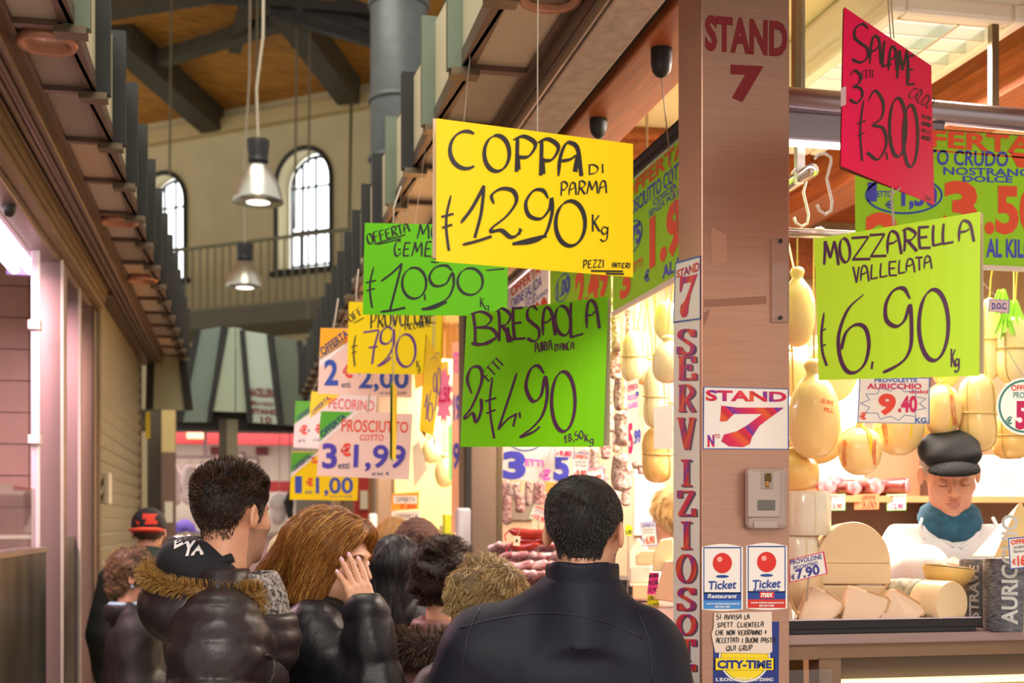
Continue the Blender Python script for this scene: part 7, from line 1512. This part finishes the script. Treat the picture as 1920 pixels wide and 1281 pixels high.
lo, hi = c.bounds(.16); sculpt('jacket', fC, lo, hi, .0105, M_navy, c.root); c.legs(M_jean, M_shoe)
sculpt('stand_collar', fcol, c.neck - .15, c.neck + .15, .0065, M_navy, c.root)
c.line(fC, [(862, 1178), (940, 1158), (1040, 1150), (1140, 1168), (1205, 1198)], .0022, 'yoke_seam', mat('navy seam', '#12111d', .6)); c.line(fC, [(900, 1140), (880, 1185), (868, 1240), (862, 1290)], .002, 'arm_seam', mat('navy seam', '#12111d')); c.line(fC, [(1196, 1150), (1216, 1200), (1224, 1281)], .002, 'arm_seam', mat('navy seam', '#12111d'))
HB2 = hairmat('near black hair', '#120d0e', '#2a1e1a', .4, '#4a382c')
c.cut_hair(HL_M, lambda q: .003 + .007 * np.clip((q[:, 2] - .0) / .09, 0, 1) + .0015 * vnoise(q, 90, 2), 'hair', mat('hair base black', '#15100f', .7, noise=.3, nscale=120), HB2, 9000, lambda q: .006 + .007 * np.clip((q[:, 2] - .02) / .07, 0, 1), lambda P, N, i: (c.hR @ np.array([.15, .15, -1.]))[None] + N * .45 + (c.hR @ np.array([.5, -.4, .6]))[None] * np.clip((c.h2(P)[:, 2:3] - .06) * 14, 0, 1.2), .002, .0009, hold=.0)
# ------------------------------------------------ crowd in front of the stall
def simple(label, head_px, D, H, heading, jm, hh=None, pitch=.05, jk=None, hs=.97, trousers=None, collar=True, skin=None, z0=0., h=.006):
    p = Person(label, head_px, D, H, heading, hh, pitch, hs=hs, z0=z0); p.arms(**(jk or {}).pop('arms', {})) if jk and 'arms' in jk else p.arms()
    p.body([skin or SKIN], h=h); kw = dict(inf=.02, quilt=0., wr=.005, ws=20., open_=True); kw.update(jk or {}); p.f = lambda P: p.jacket(P, **kw); lo, hi = p.bounds(.15)
    sculpt('jacket', p.f, lo, hi, .014, jm, p.root); p.legs(trousers or M_jean, M_shoe)
    if collar: p.fc = lambda P: smax(np.abs(ell(P, p.neck + [0, 0, -.015], (.088, .09, .075))) - .013, P[:, 2] - (p.neck[2] + .028), .012); sculpt('collar', p.fc, p.neck - .13, p.neck + .13, .01, jm, p.root)
    return p
def curly(p, name, basem, strm, r=(.108, .122, .115), n=2600, length=.05, curl=.9, amp=.010, face=True, nape=-.09, seed=3, rad=.0011, drop=-.4):
    def f(P):
        q = p.h2(P); d = ell(q, (0, .028, .035), r); 
        if face: d = smax(d, -ell(q, (0, -.13, -.03), (.075, .10, .10)), .02)
        d = smax(d, nape - q[:, 2] + .0 * q[:, 1], .03); return (d + amp * vnoise(q, 75, seed)) * p.hs
    lo, hi = p.hc - .19, p.hc + .19; o = sculpt(name, f, lo, hi, .008, basem, p.root); sd = seeds_on(f, lo, hi, n, None, seed)
    strands('strands', flow(f, sd, lambda P, N, i: N * .35 + np.array([0, .0, drop]) + .6 * np.stack([vnoise(P, 40, 1), vnoise(P, 40, 2), vnoise(P, 40, 3)], 1), 10, length / 10, .02, curl, seed=seed, hold=.35), rad, strm, o); return f
def longhair(p, name, basem, strm, low=-.2, n=3000, seed=4, wide=.0, rad=.0011):
    def f(P):
        q = p.h2(P); d = ell(q, (0, .022, .035), (.09, .112, .096)); d = smin(d, ccone(q, (0, .05, .0), (0, .075, low), .085 + wide, .08 + wide), .05); d = smax(d, -smin(ell(q, (0, -.13, -.03), (.065, .09, .10)), ell(q, (0, -.12, -.15), (.08, .09, .10)), .02), .015); return (smax(d, low - q[:, 2], .02) + .003 * vnoise(q * [1, 1, .2], 110, seed)) * p.hs
    lo, hi = p.hc - .3, p.hc + .2; o = sculpt(name, f, lo, hi, .009, basem, p.root); sd = seeds_on(f, lo, hi, n, None, seed); strands('strands', flow(f, sd, lambda P, N, i: np.array([0, .15, -1.0])[None] + 0 * P, 7, .02, .004, .05, seed=seed), rad, strm, o); return f
M_mauve = mat('mauve quilted cloth', '#8a5f58', .5, noise=.1, nscale=10, bump=.2, bscale=24); M_dgreen = mat('dark green cloth', '#1e2420', .5, noise=.15, bump=.2, bscale=26); M_blk = mat('black cloth', '#101011', .65, noise=.1, bump=.15, bscale=40)
HBr = hairmat('brown curls', '#1a0f0d', '#3f271f', .4, '#6e4a38'); HGr = hairmat('blond grey curls', '#6a5234', '#c7a468', .4, '#f0e0b4'); HBk = hairmat('black hair', '#0d0b10', '#1f1b22', .3, '#34303a'); HBl = hairmat('light brown hair', '#8a6230', '#c79a54', .4); HAsh = hairmat('ash hair', '#8a8458', '#c8c296', .45)
d = simple('short woman with dark brown curls in a mauve quilted coat with grey-brown fur hood', (838, 1094), 4.05, 1.56, 25, M_mauve, 35, jk=dict(quilt=.008, pitch_=.11, inf=.03))
curly(d, 'hair', mat('brown curl base', '#1c1210', .6, noise=.3, nscale=60), HBr, r=(.098, .112, .108), n=6000, amp=.012, seed=5, drop=-.2, rad=.0008)
M_dfur = hairmat('grey brown fur', '#2a201a', '#6b5442', .6, '#8f7a64'); pth = np.array([(.14 * cos(t), .05 + .12 * sin(t), d.sh + .035 + .02 * sin(t)) for t in np.linspace(-.5, pi + .5, 26)])
ffd = lambda P: np.min(np.stack([cone(P, pth[i], pth[i + 1], .04, .04) for i in range(25)]), 0); lo, hi = pth.min(0) - .07, pth.max(0) + .07; fo2 = sculpt('fur_hood', ffd, lo, hi, .012, mat('fur base', '#3a2c24', .9), d.root); strands('fur_strands', flow(ffd, seeds_on(ffd, lo, hi, 4200, None, 6), lambda P, N, i: N * 1.0 + np.array([0, .2, -.2]), 4, .008, hold=0), .0012, M_dfur, fo2)
e = simple('short woman with blond-grey curls in dark green coat beside the man in the navy jacket', (922, 1136), 3.55, 1.50, 40, M_dgreen, 65, pitch=.15, jk=dict(quilt=.008, pitch_=.12, inf=.03))
curly(e, 'hair', mat('blond curl base', '#6a5436', .6, noise=.3, nscale=50), HGr, r=(.092, .108, .098), n=7000, amp=.010, seed=8, curl=.5, length=.06, rad=.0007)
g_ = simple('woman with long straight black hair standing beyond the woman holding her face', (746, 1068), 4.7, 1.62, 20, M_blk, 30); longhair(g_, 'hair', mat('black hair base', '#0f0d12', .4), HBk, -.24, 3600)
h_ = simple('person in brown ribbed knitted hat in the crowd beyond the black haired woman', (784, 1036), 5.3, 1.62, 20, M_blk)
fhat = lambda P: smax(ell(h_.h2(P), (0, .02, .045), (.094, .112, .10)) * .97 - .003 * np.abs(np.sin(np.arctan2(h_.h2(P)[:, 0], h_.h2(P)[:, 1] - .02) * 22)) - .003 * np.abs(np.sin(h_.h2(P)[:, 2] * 160)), -.02 - h_.h2(P)[:, 2], .008)
sculpt('knitted_hat', fhat, h_.hc - .17, h_.hc + .17, .006, mat('brown wool', '#5a3f34', .9, noise=.25, nscale=80), h_.root); curly(h_, 'hair', mat('red brown base', '#3a1c14', .6), hairmat('red brown hair', '#2a120c', '#5a2c1c', .4), r=(.092, .108, .09), n=900, nape=-.13, seed=2)
i_ = simple('person with light brown bobbed hair farthest in the queue by the neighbouring stall', (742, 1020), 6.0, 1.64, 20, M_blk); longhair(i_, 'hair', mat('light brown base', '#8f6a38', .5), HBl, -.13, 1600)
j_ = simple('person with pale ash hair standing far off between the puffer man and the auburn woman', (544, 1050), 5.6, 1.58, 350, M_blk, 10); longhair(j_, 'hair', mat('ash base', '#9a946a', .5), HAsh, -.13, 1600)
# ------------------------------------------------ left: elderly woman and man in cap
el_ = (np.array([-.24, .02, 0]), np.array([-.15, -.27, 0]))
m_ = Person('elderly woman with curly brown hair in black jacket with pale blue collar', (256, 1084), 6.05, 1.48, 78, 88, .08, hs=.97); z = m_.sh
m_.arms(aR=(np.array([-.215, .03, z - .27]), np.array([-.13, -.24, z - .30])))
wrm = m_.aR[1]; Am = frame(np.array([.25, -1, .0]), np.array([-1, -.2, .4])); chm = hand_chain((.5, .5, .55, .6), 1., .6); m_.body([SKIN], hands=[(lambda P: hand_sdf(P, wrm + [0, -.02, 0], Am, .9, chm), wrm + Am[:, 1] * .08)], h=.005)
fm = lambda P: m_.jacket(P, .028, 0, .1, (.08, .068, .056), .006, 18, .02, .0, True); lo, hi = m_.bounds(.16); sculpt('jacket', fm, lo, hi, .013, M_blk, m_.root); m_.legs(M_jean, M_shoe)
M_pb = mat('pale blue lining', '#8fb6c4', .7); 
for nm, dr_, dz_, mm_ in (('collar', .0, .0, M_blk), ('blue_collar', -.012, .012, M_pb)): sculpt(nm, lambda P: smax(np.abs(ell(P, m_.neck + [0, .0, -.02], (.09 + dr_, .10 + dr_, .08))) - .010, P[:, 2] - (m_.neck[2] + .012 + dz_), .008), m_.neck - .14, m_.neck + .14, .008, mm_, m_.root)
MB().tube([wrm + [.0, -.06, -.02], wrm + [-.02, -.07, -.2], wrm + [-.01, -.05, -.34]], .006, 6).build('bag_strap', M_pb, m_.root, world=False)
sculpt('earring', lambda P: ell(P, m_.w((-.088, .012, -.04)), (.008,) * 3), m_.w((-.088, .012, -.04)) - .012, m_.w((-.088, .012, -.04)) + .012, .003, M_pb, m_.root)
def fcl(P):
    q = m_.h2(P); d = ell(q, (0, .035, .04), (.10, .112, .105)); d = smin(d, ell(q, (0, .085, -.05), (.06, .04, .06)), .03); d = smax(d, -ell(q, (0, -.13, -.035), (.12, .095, .10)), .02); d = smax(d, -ell(q, (-.09, .01, -.012), (.03, .02, .03)), .01); return (smax(d, -.12 - q[:, 2], .02) + .010 * vnoise(q, 70, 4)) * m_.hs
lo, hi = m_.hc - .18, m_.hc + .18; HOld = hairmat('greying brown curls', '#4a3624', '#8a6e4a', .5, '#c4a878'); o = sculpt('hair', fcl, lo, hi, .008, mat('old curl base', '#4a3626', .7, noise=.4, nscale=50), m_.root); strands('strands', flow(fcl, seeds_on(fcl, lo, hi, 2200, None, 3), lambda P, N, i: N * .4 + .7 * np.stack([vnoise(P, 40, 1), vnoise(P, 40, 2), vnoise(P, 40, 3)], 1), 8, .005, .015, .8, hold=.35), .0013, HOld, o)
n_p = simple('man in black cap with orange-red brim and dark green hood, facing away', (280, 1000), 6.75, 1.68, 8, mat('green black coat', '#20261f', .7, noise=.15), 4, jk=dict(inf=.03))
fhd = lambda P: smax(smin(ell(P, (0, .06, n_p.sh + .09), (.135, .12, .085)), ell(P, (0, .13, n_p.sh + .02), (.11, .06, .09)), .05), -cone(P, n_p.hc + [0, 0, -.13], n_p.hc + [0, -.02, .05], .06, .085), .015) + .005 * vnoise(P, 40, 3)
sculpt('hood', fhd, (-.2, -.1, n_p.sh - .1), (.2, .24, n_p.sh + .2), .01, mat('dark green hood', '#2c3b30', .7), n_p.root)
fcap = lambda P: smax(ell(n_p.h2(P), (0, .02, .05), (.092, .112, .09)), .018 - n_p.h2(P)[:, 2], .006)
cp = sculpt('cap', fcap, n_p.hc - .16, n_p.hc + .16, .007, [mat('cap black', '#17151a', .8), mat('cap red print', '#c8361c', .7)], n_p.root, mid=lambda C: ((vnoise(C, 85, 7) > -.1) & (n_p.h2(C)[:, 1] > .085) & (np.abs(n_p.h2(C)[:, 0] ) < .055) & (n_p.h2(C)[:, 2] > .045) & (n_p.h2(C)[:, 2] < .10)).astype(int))
sculpt('cap_brim', lambda P: smax(np.abs(ell(n_p.h2(P), (0, .10, .015), (.088, .085, .03))) - .004, -.055 + np.abs(n_p.h2(P)[:, 2] - .012) * 4 + 0 * P[:, 0], .004) if False else smax(ell(n_p.h2(P), (0, .11, .012), (.095, .075, .016)), .06 - n_p.h2(P)[:, 1], .005), n_p.hc - .2, n_p.hc + .22, .006, mat('brim red', '#d2452a', .7), cp)
curly(n_p, 'hair', mat('short base', '#5a4030', .7), HBr, r=(.084, .102, .09), n=300, nape=-.05, amp=.002, length=.01, seed=3)
# ------------------------------------------------ sellers behind the counter
struct('floor_platform', MB().boxp((1.8, 3.43, .001), (4.4, 4.55, .16)), mat('duckboard', '#7a6a58', .7))
s_ = Person('seller in white coat, black flat cap and blue neck scarf looking down behind the counter', (1781, 891), 4.0, 1.76, 205, 203, .30, -.03, z0=.161, hs=1.04, lean=(0, -.06), drop=.285); z = s_.sh
elb = s_.px(1664, 1098, 3.92); wrs = s_.px(1736, 1066, 3.74); elb2 = s_.px(1925, 1105, 3.9); wrs2 = s_.px(1850, 1095, 3.78)
s_.arms((elb2, wrs2), (elb, wrs)); s_.shR = s_.px(1704, 1018, 4.05); s_.shL = s_.px(1884, 1012, 4.0)
As = frame(s_.px(1815, 1050, 3.60) - wrs, np.array([0, -.35, 1.])); chs = hand_chain((.35, .35, .4, .45), 1., .6); fhs = lambda P: hand_sdf(P, wrs, As, 1.0, chs)
As2 = frame(s_.px(1822, 1085, 3.6) - wrs2, np.array([0, -.35, 1.])); fhs2 = lambda P: hand_sdf(P, wrs2, As2 * np.array([-1, 1, 1]), 1.0, chs)
s_.body([SKIN2, LIP, STUB], lambda C: np.where(ell(s_.h2(C), (0, -.1, -.0645), (.024, .016, .010)) < 0, 1, 0), hands=[(fhs, wrs + As[:, 1] * .09), (fhs2, wrs2 + As2[:, 1] * .09)], male=1.04, nose=1.04)
for sg in (1, -1):
    c_ = s_.w((sg * .031, -.0815, .001)); Rl = s_.hR; sculpt('eyelid', lambda P: smax(ell(P, c_, (.0145, .0135, .0125), Rl), ((P - c_) @ Rl)[:, 2] * -1 - .006, .002), c_ - .018, c_ + .018, .0018, SKIN2, s_.root)
    MB().tube([s_.w((sg * .043, -.0885, -.007)), s_.w((sg * .031, -.0945, -.0085)), s_.w((sg * .019, -.0915, -.007))], .0012, 5).build('lash_line', mat('lash', '#3a2a24', .6), s_.root, world=False)
    MB().tube(resample([list(s_.w((sg * .053, -.083, .022))), list(s_.w((sg * .035, -.0935, .030))), list(s_.w((sg * .014, -.0955, .024)))]), [.0012, .0016, .002, .0024, .0026, .0026, .0026, .0026, .0026, .0026, .0026, .0024, .0022], 6).build('eyebrow', mat('grey brow', '#7a6658', .7), s_.root, world=False)
M_coat = mat('white cotton', '#f2eeee', .75, bump=.1, bscale=40)
fS = lambda P: s_.jacket(P, .018, 0, .1, (.08, .066, .055), .006, 17, .02, .01, True, hem=.7); lo, hi = s_.bounds(.16); sculpt('coat', fS, lo, hi, .0105, M_coat, s_.root); s_.legs(mat('white trousers', '#d8d4d0', .8), mat('white clog', '#d0ccc8', .6))
fap = lambda P: smax(smax(s_.torso(P, .026, .02), P[:, 1] + .03, .01), P[:, 2] - (z - .14 + 0 * np.abs(P[:, 0])), .008); sculpt('apron', fap, (-.3, -.3, z - .56), (.3, .05, z - .1), .011, mat('apron white', '#ece8e9', .8, bump=.1, bscale=30), s_.root)
for sg in (1, -1): s_.line(fS, [(1772 - 38 * sg if sg > 0 else 1856, 1012), (1765 - 40 * sg if sg > 0 else 1868, 990), (1760 - 30 * sg if sg > 0 else 1862, 972)], .006, 'apron_strap', mat('apron white', '#ece8e9'))
for sg in (1, -1):
    q = [(1742, 985), (1760, 1005), (1790, 1025)] if sg > 0 else [(1836, 980), (1828, 1005), (1800, 1028)]; s_.line(fS, q, .007, 'lapel', M_coat)
fscf = lambda P: smax(smin(ell(P, s_.neck + [0, -.03, .0], (.092, .10, .058)), ell(P, s_.neck + [0, -.06, -.035], (.088, .09, .05)), .03), -cone(P, s_.hc + [0, 0, -.06], s_.hc + [0, 0, .1], .05, .07), .01) - .004 * np.abs(np.sin(P[:, 2] * 95 + P[:, 0] * 25 + 2 * vnoise(P, 20, 1))) + .003 * vnoise(P, 40, 3)
sculpt('neck_scarf', fscf, s_.neck - .15, s_.neck + .15, .006, mat('teal blue knit', '#24566f', .85, noise=.2, nscale=40), s_.root)
sculpt('striped_top', lambda P: smax(ell(P, s_.neck + [0, -.05, -.09], (.07, .055, .08)), -P[:, 2] + z - .15, .01), s_.neck + [-.1, -.13, -.2], s_.neck + [.1, .03, .02], .009, [mat('top white', '#e8e2d8', .8), mat('top grey', '#a9a08c', .8)], s_.root, mid=lambda C: ((C[:, 2] / .022) % 2 < 1).astype(int))
fcp = lambda P: smax(smin(ell(s_.h2(P), (0, .022, .072), (.090, .106, .060)), ell(s_.h2(P), (0, -.042, .070), (.080, .066, .034)), .03), .040 - s_.h2(P)[:, 2] - .20 * (s_.h2(P)[:, 1] + .0) * -1 * 0 , .008) * s_.hs + .002 * vnoise(P, 60, 3)
cp = sculpt('flat_cap', fcp, s_.hc - .18, s_.hc + .18, .006, mat('cap charcoal', '#121115', .9, noise=.15, nscale=60), s_.root)
fbr = lambda P: smax(np.abs(ell(s_.h2(P), (0, -.088, .032), (.072, .066, .036))) - .0035, np.maximum(.034 - s_.h2(P)[:, 2], s_.h2(P)[:, 1] + .062), .004); sculpt('cap_peak', fbr, s_.hc - .22, s_.hc + .16, .005, mat('cap charcoal', '#232227'), cp)
s_.cut_hair(([-.12, -.05, -.03, .0, .03, .055, .1], [.2, .2, .0, .02, .01, -.04, -.05]), lambda q: .004 + 0 * q[:, 0], 'hair', mat('grey stubble hair', '#9a8a80', .8, noise=.2, nscale=200), hairmat('grey hair', '#8a7a70', '#c8bcb4', .5), 900, .008, hold=.2)
t_ = simple('seller with fair hair mostly hidden behind the pillar strip', (1262, 972), 6.0, 1.72, 330, mat('white cotton', '#f2eeee'), 300, pitch=.2, trousers=mat('white trousers', '#d8d4d0')); curly(t_, 'hair', mat('fair base', '#b08a50', .5), hairmat('fair hair', '#a87c40', '#e2c08a', .4), n=1500, seed=7, amp=.005, curl=.3)
# ================================================================== THE BUTCHER STALL AT THE END OF THE AISLE
M_bd = [mat('board olive', '#9a9a80', .5), mat('board grey green', '#75857a', .45), mat('board pale green', '#a9b8a0', .45), mat('board white green', '#b3c4b4', .45), mat('board dark olive', '#6a7466', .5)]
def board(q, D, m, lab, edges=(1, 1), txt=None):
    P = [pd(u, v, D + (.5 if v > 700 else 0) * 0) for u, v in q]; t = thing('fascia_sign_board', lab, 'sign board', P[3]); MB().sheet(P, .03).build('board', m, t)
    if edges[0]: MB().beam(P[0] - CAMDIR * .02, P[3] - CAMDIR * .02, .05, .06).build('edge_bar', M_dark, t)
    if edges[1]: MB().beam(P[1] - CAMDIR * .02, P[2] - CAMDIR * .02, .05, .06).build('edge_bar', M_dark, t)
    c_ = np.mean(P, 0); MB().beam(c_ + [0, .02, 0], c_ + [0, max(.12, 15.55 - c_[1]) if D > 14 else .03, 0], .08, .08).build('brace', M_dark, t)
    if txt:
        k_ = Ink(lambda u, v: pd(u, v, D - .03))
        for a in txt: k_.text(*a)
        k_.build('lettering', mat('old red vinyl', '#7a2a30', .5), t)
board([(285, 640), (340, 640), (356, 770), (282, 768)], 11.08, M_bd[0], 'olive trapezoid sign board at the end of the left stall row')
board([(372, 620), (421, 612), (394, 792), (338, 792)], 14.9, M_bd[1], 'grey green trapezoid sign board left of the corner board at the end stall')
board([(424, 616), (441, 614), (441, 773), (396, 771)], 14.7, M_bd[2], 'left half of the pale green corner board at the end stall', (1, 0))
board([(443, 614), (455, 618), (470, 773), (443, 773)], 14.7, M_bd[2], 'right half of the pale green corner board at the end stall', (0, 0))
board([(455, 620), (506, 628), (526, 796), (470, 792)], 14.6, M_bd[3], 'pale sign board reading MACELLERIA STAND 10 in faded red', (1, 1), [('MACELLERIA', [(466, 727), (518, 729), (519, 745), (467, 743)], 0, .04), ('Mordetti', [(471, 750), (512, 752), (513, 762), (472, 760)], 0, .01), ('STAND', [(471, 765), (520, 768), (521, 778), (472, 775)], 0, .05), ('10', [(488, 781), (509, 782), (510, 794), (489, 793)], 0, .03)])
board([(509, 630), (562, 640), (580, 800), (528, 797)], 14.8, M_bd[4], 'dark olive sign board right of the STAND 10 board')
board([(564, 640), (620, 650), (640, 805), (582, 800)], 15.0, M_bd[4], 'dark sign board farthest right at the end stall, behind the pale cards', (0, 1))
def fb(name, u0, v0, u1, v1, D, dp, m):
    a, b = pd(u0, v1, D), pd(u1, v0, D); return MB().boxp((a[0], a[1], a[2]), (b[0], a[1] + dp, b[2])).build(name, m)
def fs_(name, *a): o = fb(name, *a); o['kind'] = 'structure'; return o
def ft(name, lab, cat, *a): return tag(fb(name, *a), lab, cat)
M_redp2 = mat('red band', '#8c2226', .5); M_white = mat('white panels', '#d8d4c4', .6); M_pinkm = mat('pinkish marble', '#c9a8ac', .35)
fs_('trim_64', 345, 650, 660, 792, 15.0, .3, M_dark); fs_('trim_60', 300, 788, 640, 806, 14.9, .4, M_dark); fs_('trim_61', 300, 806, 640, 832, 16.2, .1, M_redp2); fs_('wall_butcher', 290, 780, 660, 1290, 17.4, .1, M_white); fs_('trim_62', 460, 902, 600, 922, 16.9, .1, M_redp2); fs_('trim_63', 318, 905, 410, 926, 16.8, .1, M_redp2)
ceil = MB().boxp((-4.5, 15.6, 2.85), (1.0, 18, 2.95)); struct('ceiling_butcher', ceil, M_dark)
t = thing('stall_post', 'grey steel corner post of the end stall under the pale green board', 'post', pd(430, 1000, 14.95)); a, b2 = pd(412, 990, 14.95), pd(446, 786, 14.95); MB().boxp((a[0], a[1], 0), (b2[0], a[1] + .22, b2[2])).build('shaft', mat('olive steel', '#7d7660', .4, .5), t); MB().boxp((a[0] - .01, a[1] - .012, 0), (a[0] + .08, a[1], b2[2])).build('dark_face', mat('dark olive steel', '#4c4638', .45, .4), t)
t = thing('stall_post', 'post with pale cream top beside the far end of the roller shutter', 'post', pd(314, 1000, 12.2)); a, b2 = pd(303, 990, 12.2), pd(328, 768, 12.2); zc = pd(314, 848, 12.2)[2]
MB().boxp((a[0], a[1], zc), (b2[0], a[1] + .2, b2[2])).build('cream_top', mat('post cream', '#cbb981', .5), t); MB().boxp((a[0], a[1], 0), (b2[0], a[1] + .2, zc)).build('shaft', mat('post brown', '#7a6258', .45, .3), t); MB().boxp((a[0] + .03, a[1] - .01, 1.62), (b2[0] - .02, a[1], 1.82)).build('notice', M_white, t)
ft('dark_panel', 'dark doorway panel left of the post with pale cream top', 'panel', 276, 770, 302, 1290, 12.6, .1, mat('dark panel', '#4e463a', .5)); ft('yellow_card', 'small yellow card at the far edge of the roller shutter', 'card', 273, 772, 281, 822, 11.04, .03, mat('dull yellow', '#c9b020', .6))
t = thing('clothes_rail', 'pink lit clothes rail with white coats in the end stall', 'clothes rail', pd(360, 857, 15.6)); p, q = pd(320, 857, 15.6), pd(407, 857, 15.6); MB().beam(p, q, .04, .04).build('rail', mat('pale pink steel', '#d8b4c0', .4, .3), t); p = pd(385, 857, 15.6); MB().beam(p, (p[0], p[1], 2.85), .04, .04).build('upright', mat('pale pink steel', '#d8b4c0'), t)
for i, (u, lab) in enumerate(((325, 'leftmost white coat on the far clothes rail'), (356, 'middle white coat on the far clothes rail'), (378, 'white coat next to the steel post on the far clothes rail'))):
    c0 = pd(u, 862, 15.6); f_ = lambda P: smin(smin(ccone(P, (0, 0, -.16), (0, 0, -.46), .085, .10, .55, (0, 1, 0)), cone(P, (-.02, 0, -.1), (-.075, 0, -.34), .035, .03), .03), cone(P, (.02, 0, -.1), (.075, 0, -.34), .035, .03), .03) + .008 * vnoise(P, 30, i)
    t = thing('white_coat', lab, 'coat', c0); sculpt('coat', f_, (-.2, -.13, -.62), (.2, .13, -.02), .015, mat('coat white pink', '#e8d4d4', .8), t); MB().tube([(0, 0, .03), (.02, 0, .0), (0, 0, -.03), (-.1, 0, -.12)], .006, 5).build('hanger', M_steel, t, world=False); MB().tube([(0, 0, -.03), (.1, 0, -.12)], .006, 5).build('hanger', M_steel, t, world=False)
for (u0, v0, u1, v1, lab) in ((480, 838, 503, 852, 'small dark red box sign on the white wall of the end stall'), (395, 838, 411, 852, 'small dark red box sign left of the steel corner post')): ft('box_sign', lab, 'sign', u0, v0, u1, v1, DY(u0, 17.95), .13, mat('dark red box', '#6a1c20', .5))
for (u0, v0, u1, v1, lab) in ((444, 848, 458, 876, 'white framed notice beside the steel corner post'), (460, 858, 484, 892, 'framed picture on the white wall of the end stall')):
    t = thing('framed_notice', lab, 'notice', pd(u0, v1, 17.2)); a, b2 = py_(u0, v1, 17.97), py_(u1, v0, 17.97); MB().boxp((a[0], a[1], a[2]), (b2[0], a[1] + .08, b2[2])).build('frame', mat('notice frame', '#5a5148', .5), t); MB().boxp((a[0] + .02, a[1] - .005, a[2] + .02), (b2[0] - .02, a[1], b2[2] - .02)).build('sheet', M_white, t)
ft('strip_lamp', 'red lit strip lamp on the ceiling of the end stall', 'lamp', 350, 793, 384, 822, 15.9, .2, mat('warm lamp', '#ffb08a', .4, emit='#ff9a70', estr=1.0))
t = thing('meat_counter', 'pinkish glass fronted counter of the end stall', 'counter', pd(450, 1010, 16)); a, b2 = pd(318, 1000, 16.0), pd(640, 965, 16.0); MB().boxp((a[0], a[1], 0), (b2[0], a[1] + .6, 1.45)).build('body', M_pinkm, t); MB().boxp((a[0], a[1] - .03, 1.45), (b2[0], a[1] + .6, 1.5)).build('top', M_steel, t); MB().boxp((a[0], a[1] - .02, 1.5), (b2[0], a[1] - .01, 1.68)).build('glass', M_glass, t)
c0 = pd(524, 950, 15.4); t = thing('white_sack', 'bulky white sack hanging in the end stall left of the yellow 1,00 card', 'sack', c0); sculpt('sack', lambda P: smin(ell(P, (0, 0, .05), (.14, .1, .12)), ell(P, (-.02, 0, -.1), (.09, .08, .12)), .05) + .01 * vnoise(P, 25, 2), (-.2, -.15, -.25), (.2, .15, .22), .016, mat('sack white', '#d9cccb', .7), t); MB().tube([(0, 0, .15), (.0, 0, 1.02)], .006, 5).build('rope', M_tw, t, world=False)
c0 = pd(543, 955, 15.2); t = thing('black_apron', 'black apron hanging beside the white sack', 'apron', c0); sculpt('cloth', lambda P: ccone(P, (0, 0, .16), (.01, 0, -.18), .055, .04, .5, (0, 1, 0)) + .01 * vnoise(P, 30, 4), (-.12, -.1, -.3), (.12, .1, .28), .014, M_blk, t); MB().tube([(0, 0, .2), (.0, 0, 1.0)], .005, 5).build('loop', M_blk, t, world=False)
c0 = pd(345, 963, 15.95); t = thing('blue_cap', 'purple blue cap lying on the counter of the end stall', 'cap', (c0[0], c0[1] + .25, 1.501)); sculpt('crown', lambda P: smax(ell(P, (0, 0, 0), (.14, .14, .16)), -P[:, 2] + .001, .01), (-.2, -.2, -.03), (.2, .2, .2), .015, mat('purple blue', '#5a4aa8', .7), t); MB().lathe([(.12, 0), (.18, .0), (.18, .012), (.12, .02)], n=24, sy=.9).build('brim', mat('purple blue', '#5a4aa8'), t, world=False)
ft('red_screen', 'red panel behind the yellow 1,00 card beside the far stall post', 'panel', 664, 876, 692, 1290, 12.3, .1, mat('red panel', '#b02a2a', .5)); ft('grey_cabinet', 'grey cabinet behind the yellow 1,00 card at the end stall', 'cabinet', 556, 930, 640, 1290, 15.2, .4, mat('grey cabinet', '#8a7f7a', .5)); ft('white_dispenser', 'white wall dispenser right of the red panel', 'dispenser', 676, 920, 690, 955, 12.25, .25, M_white)
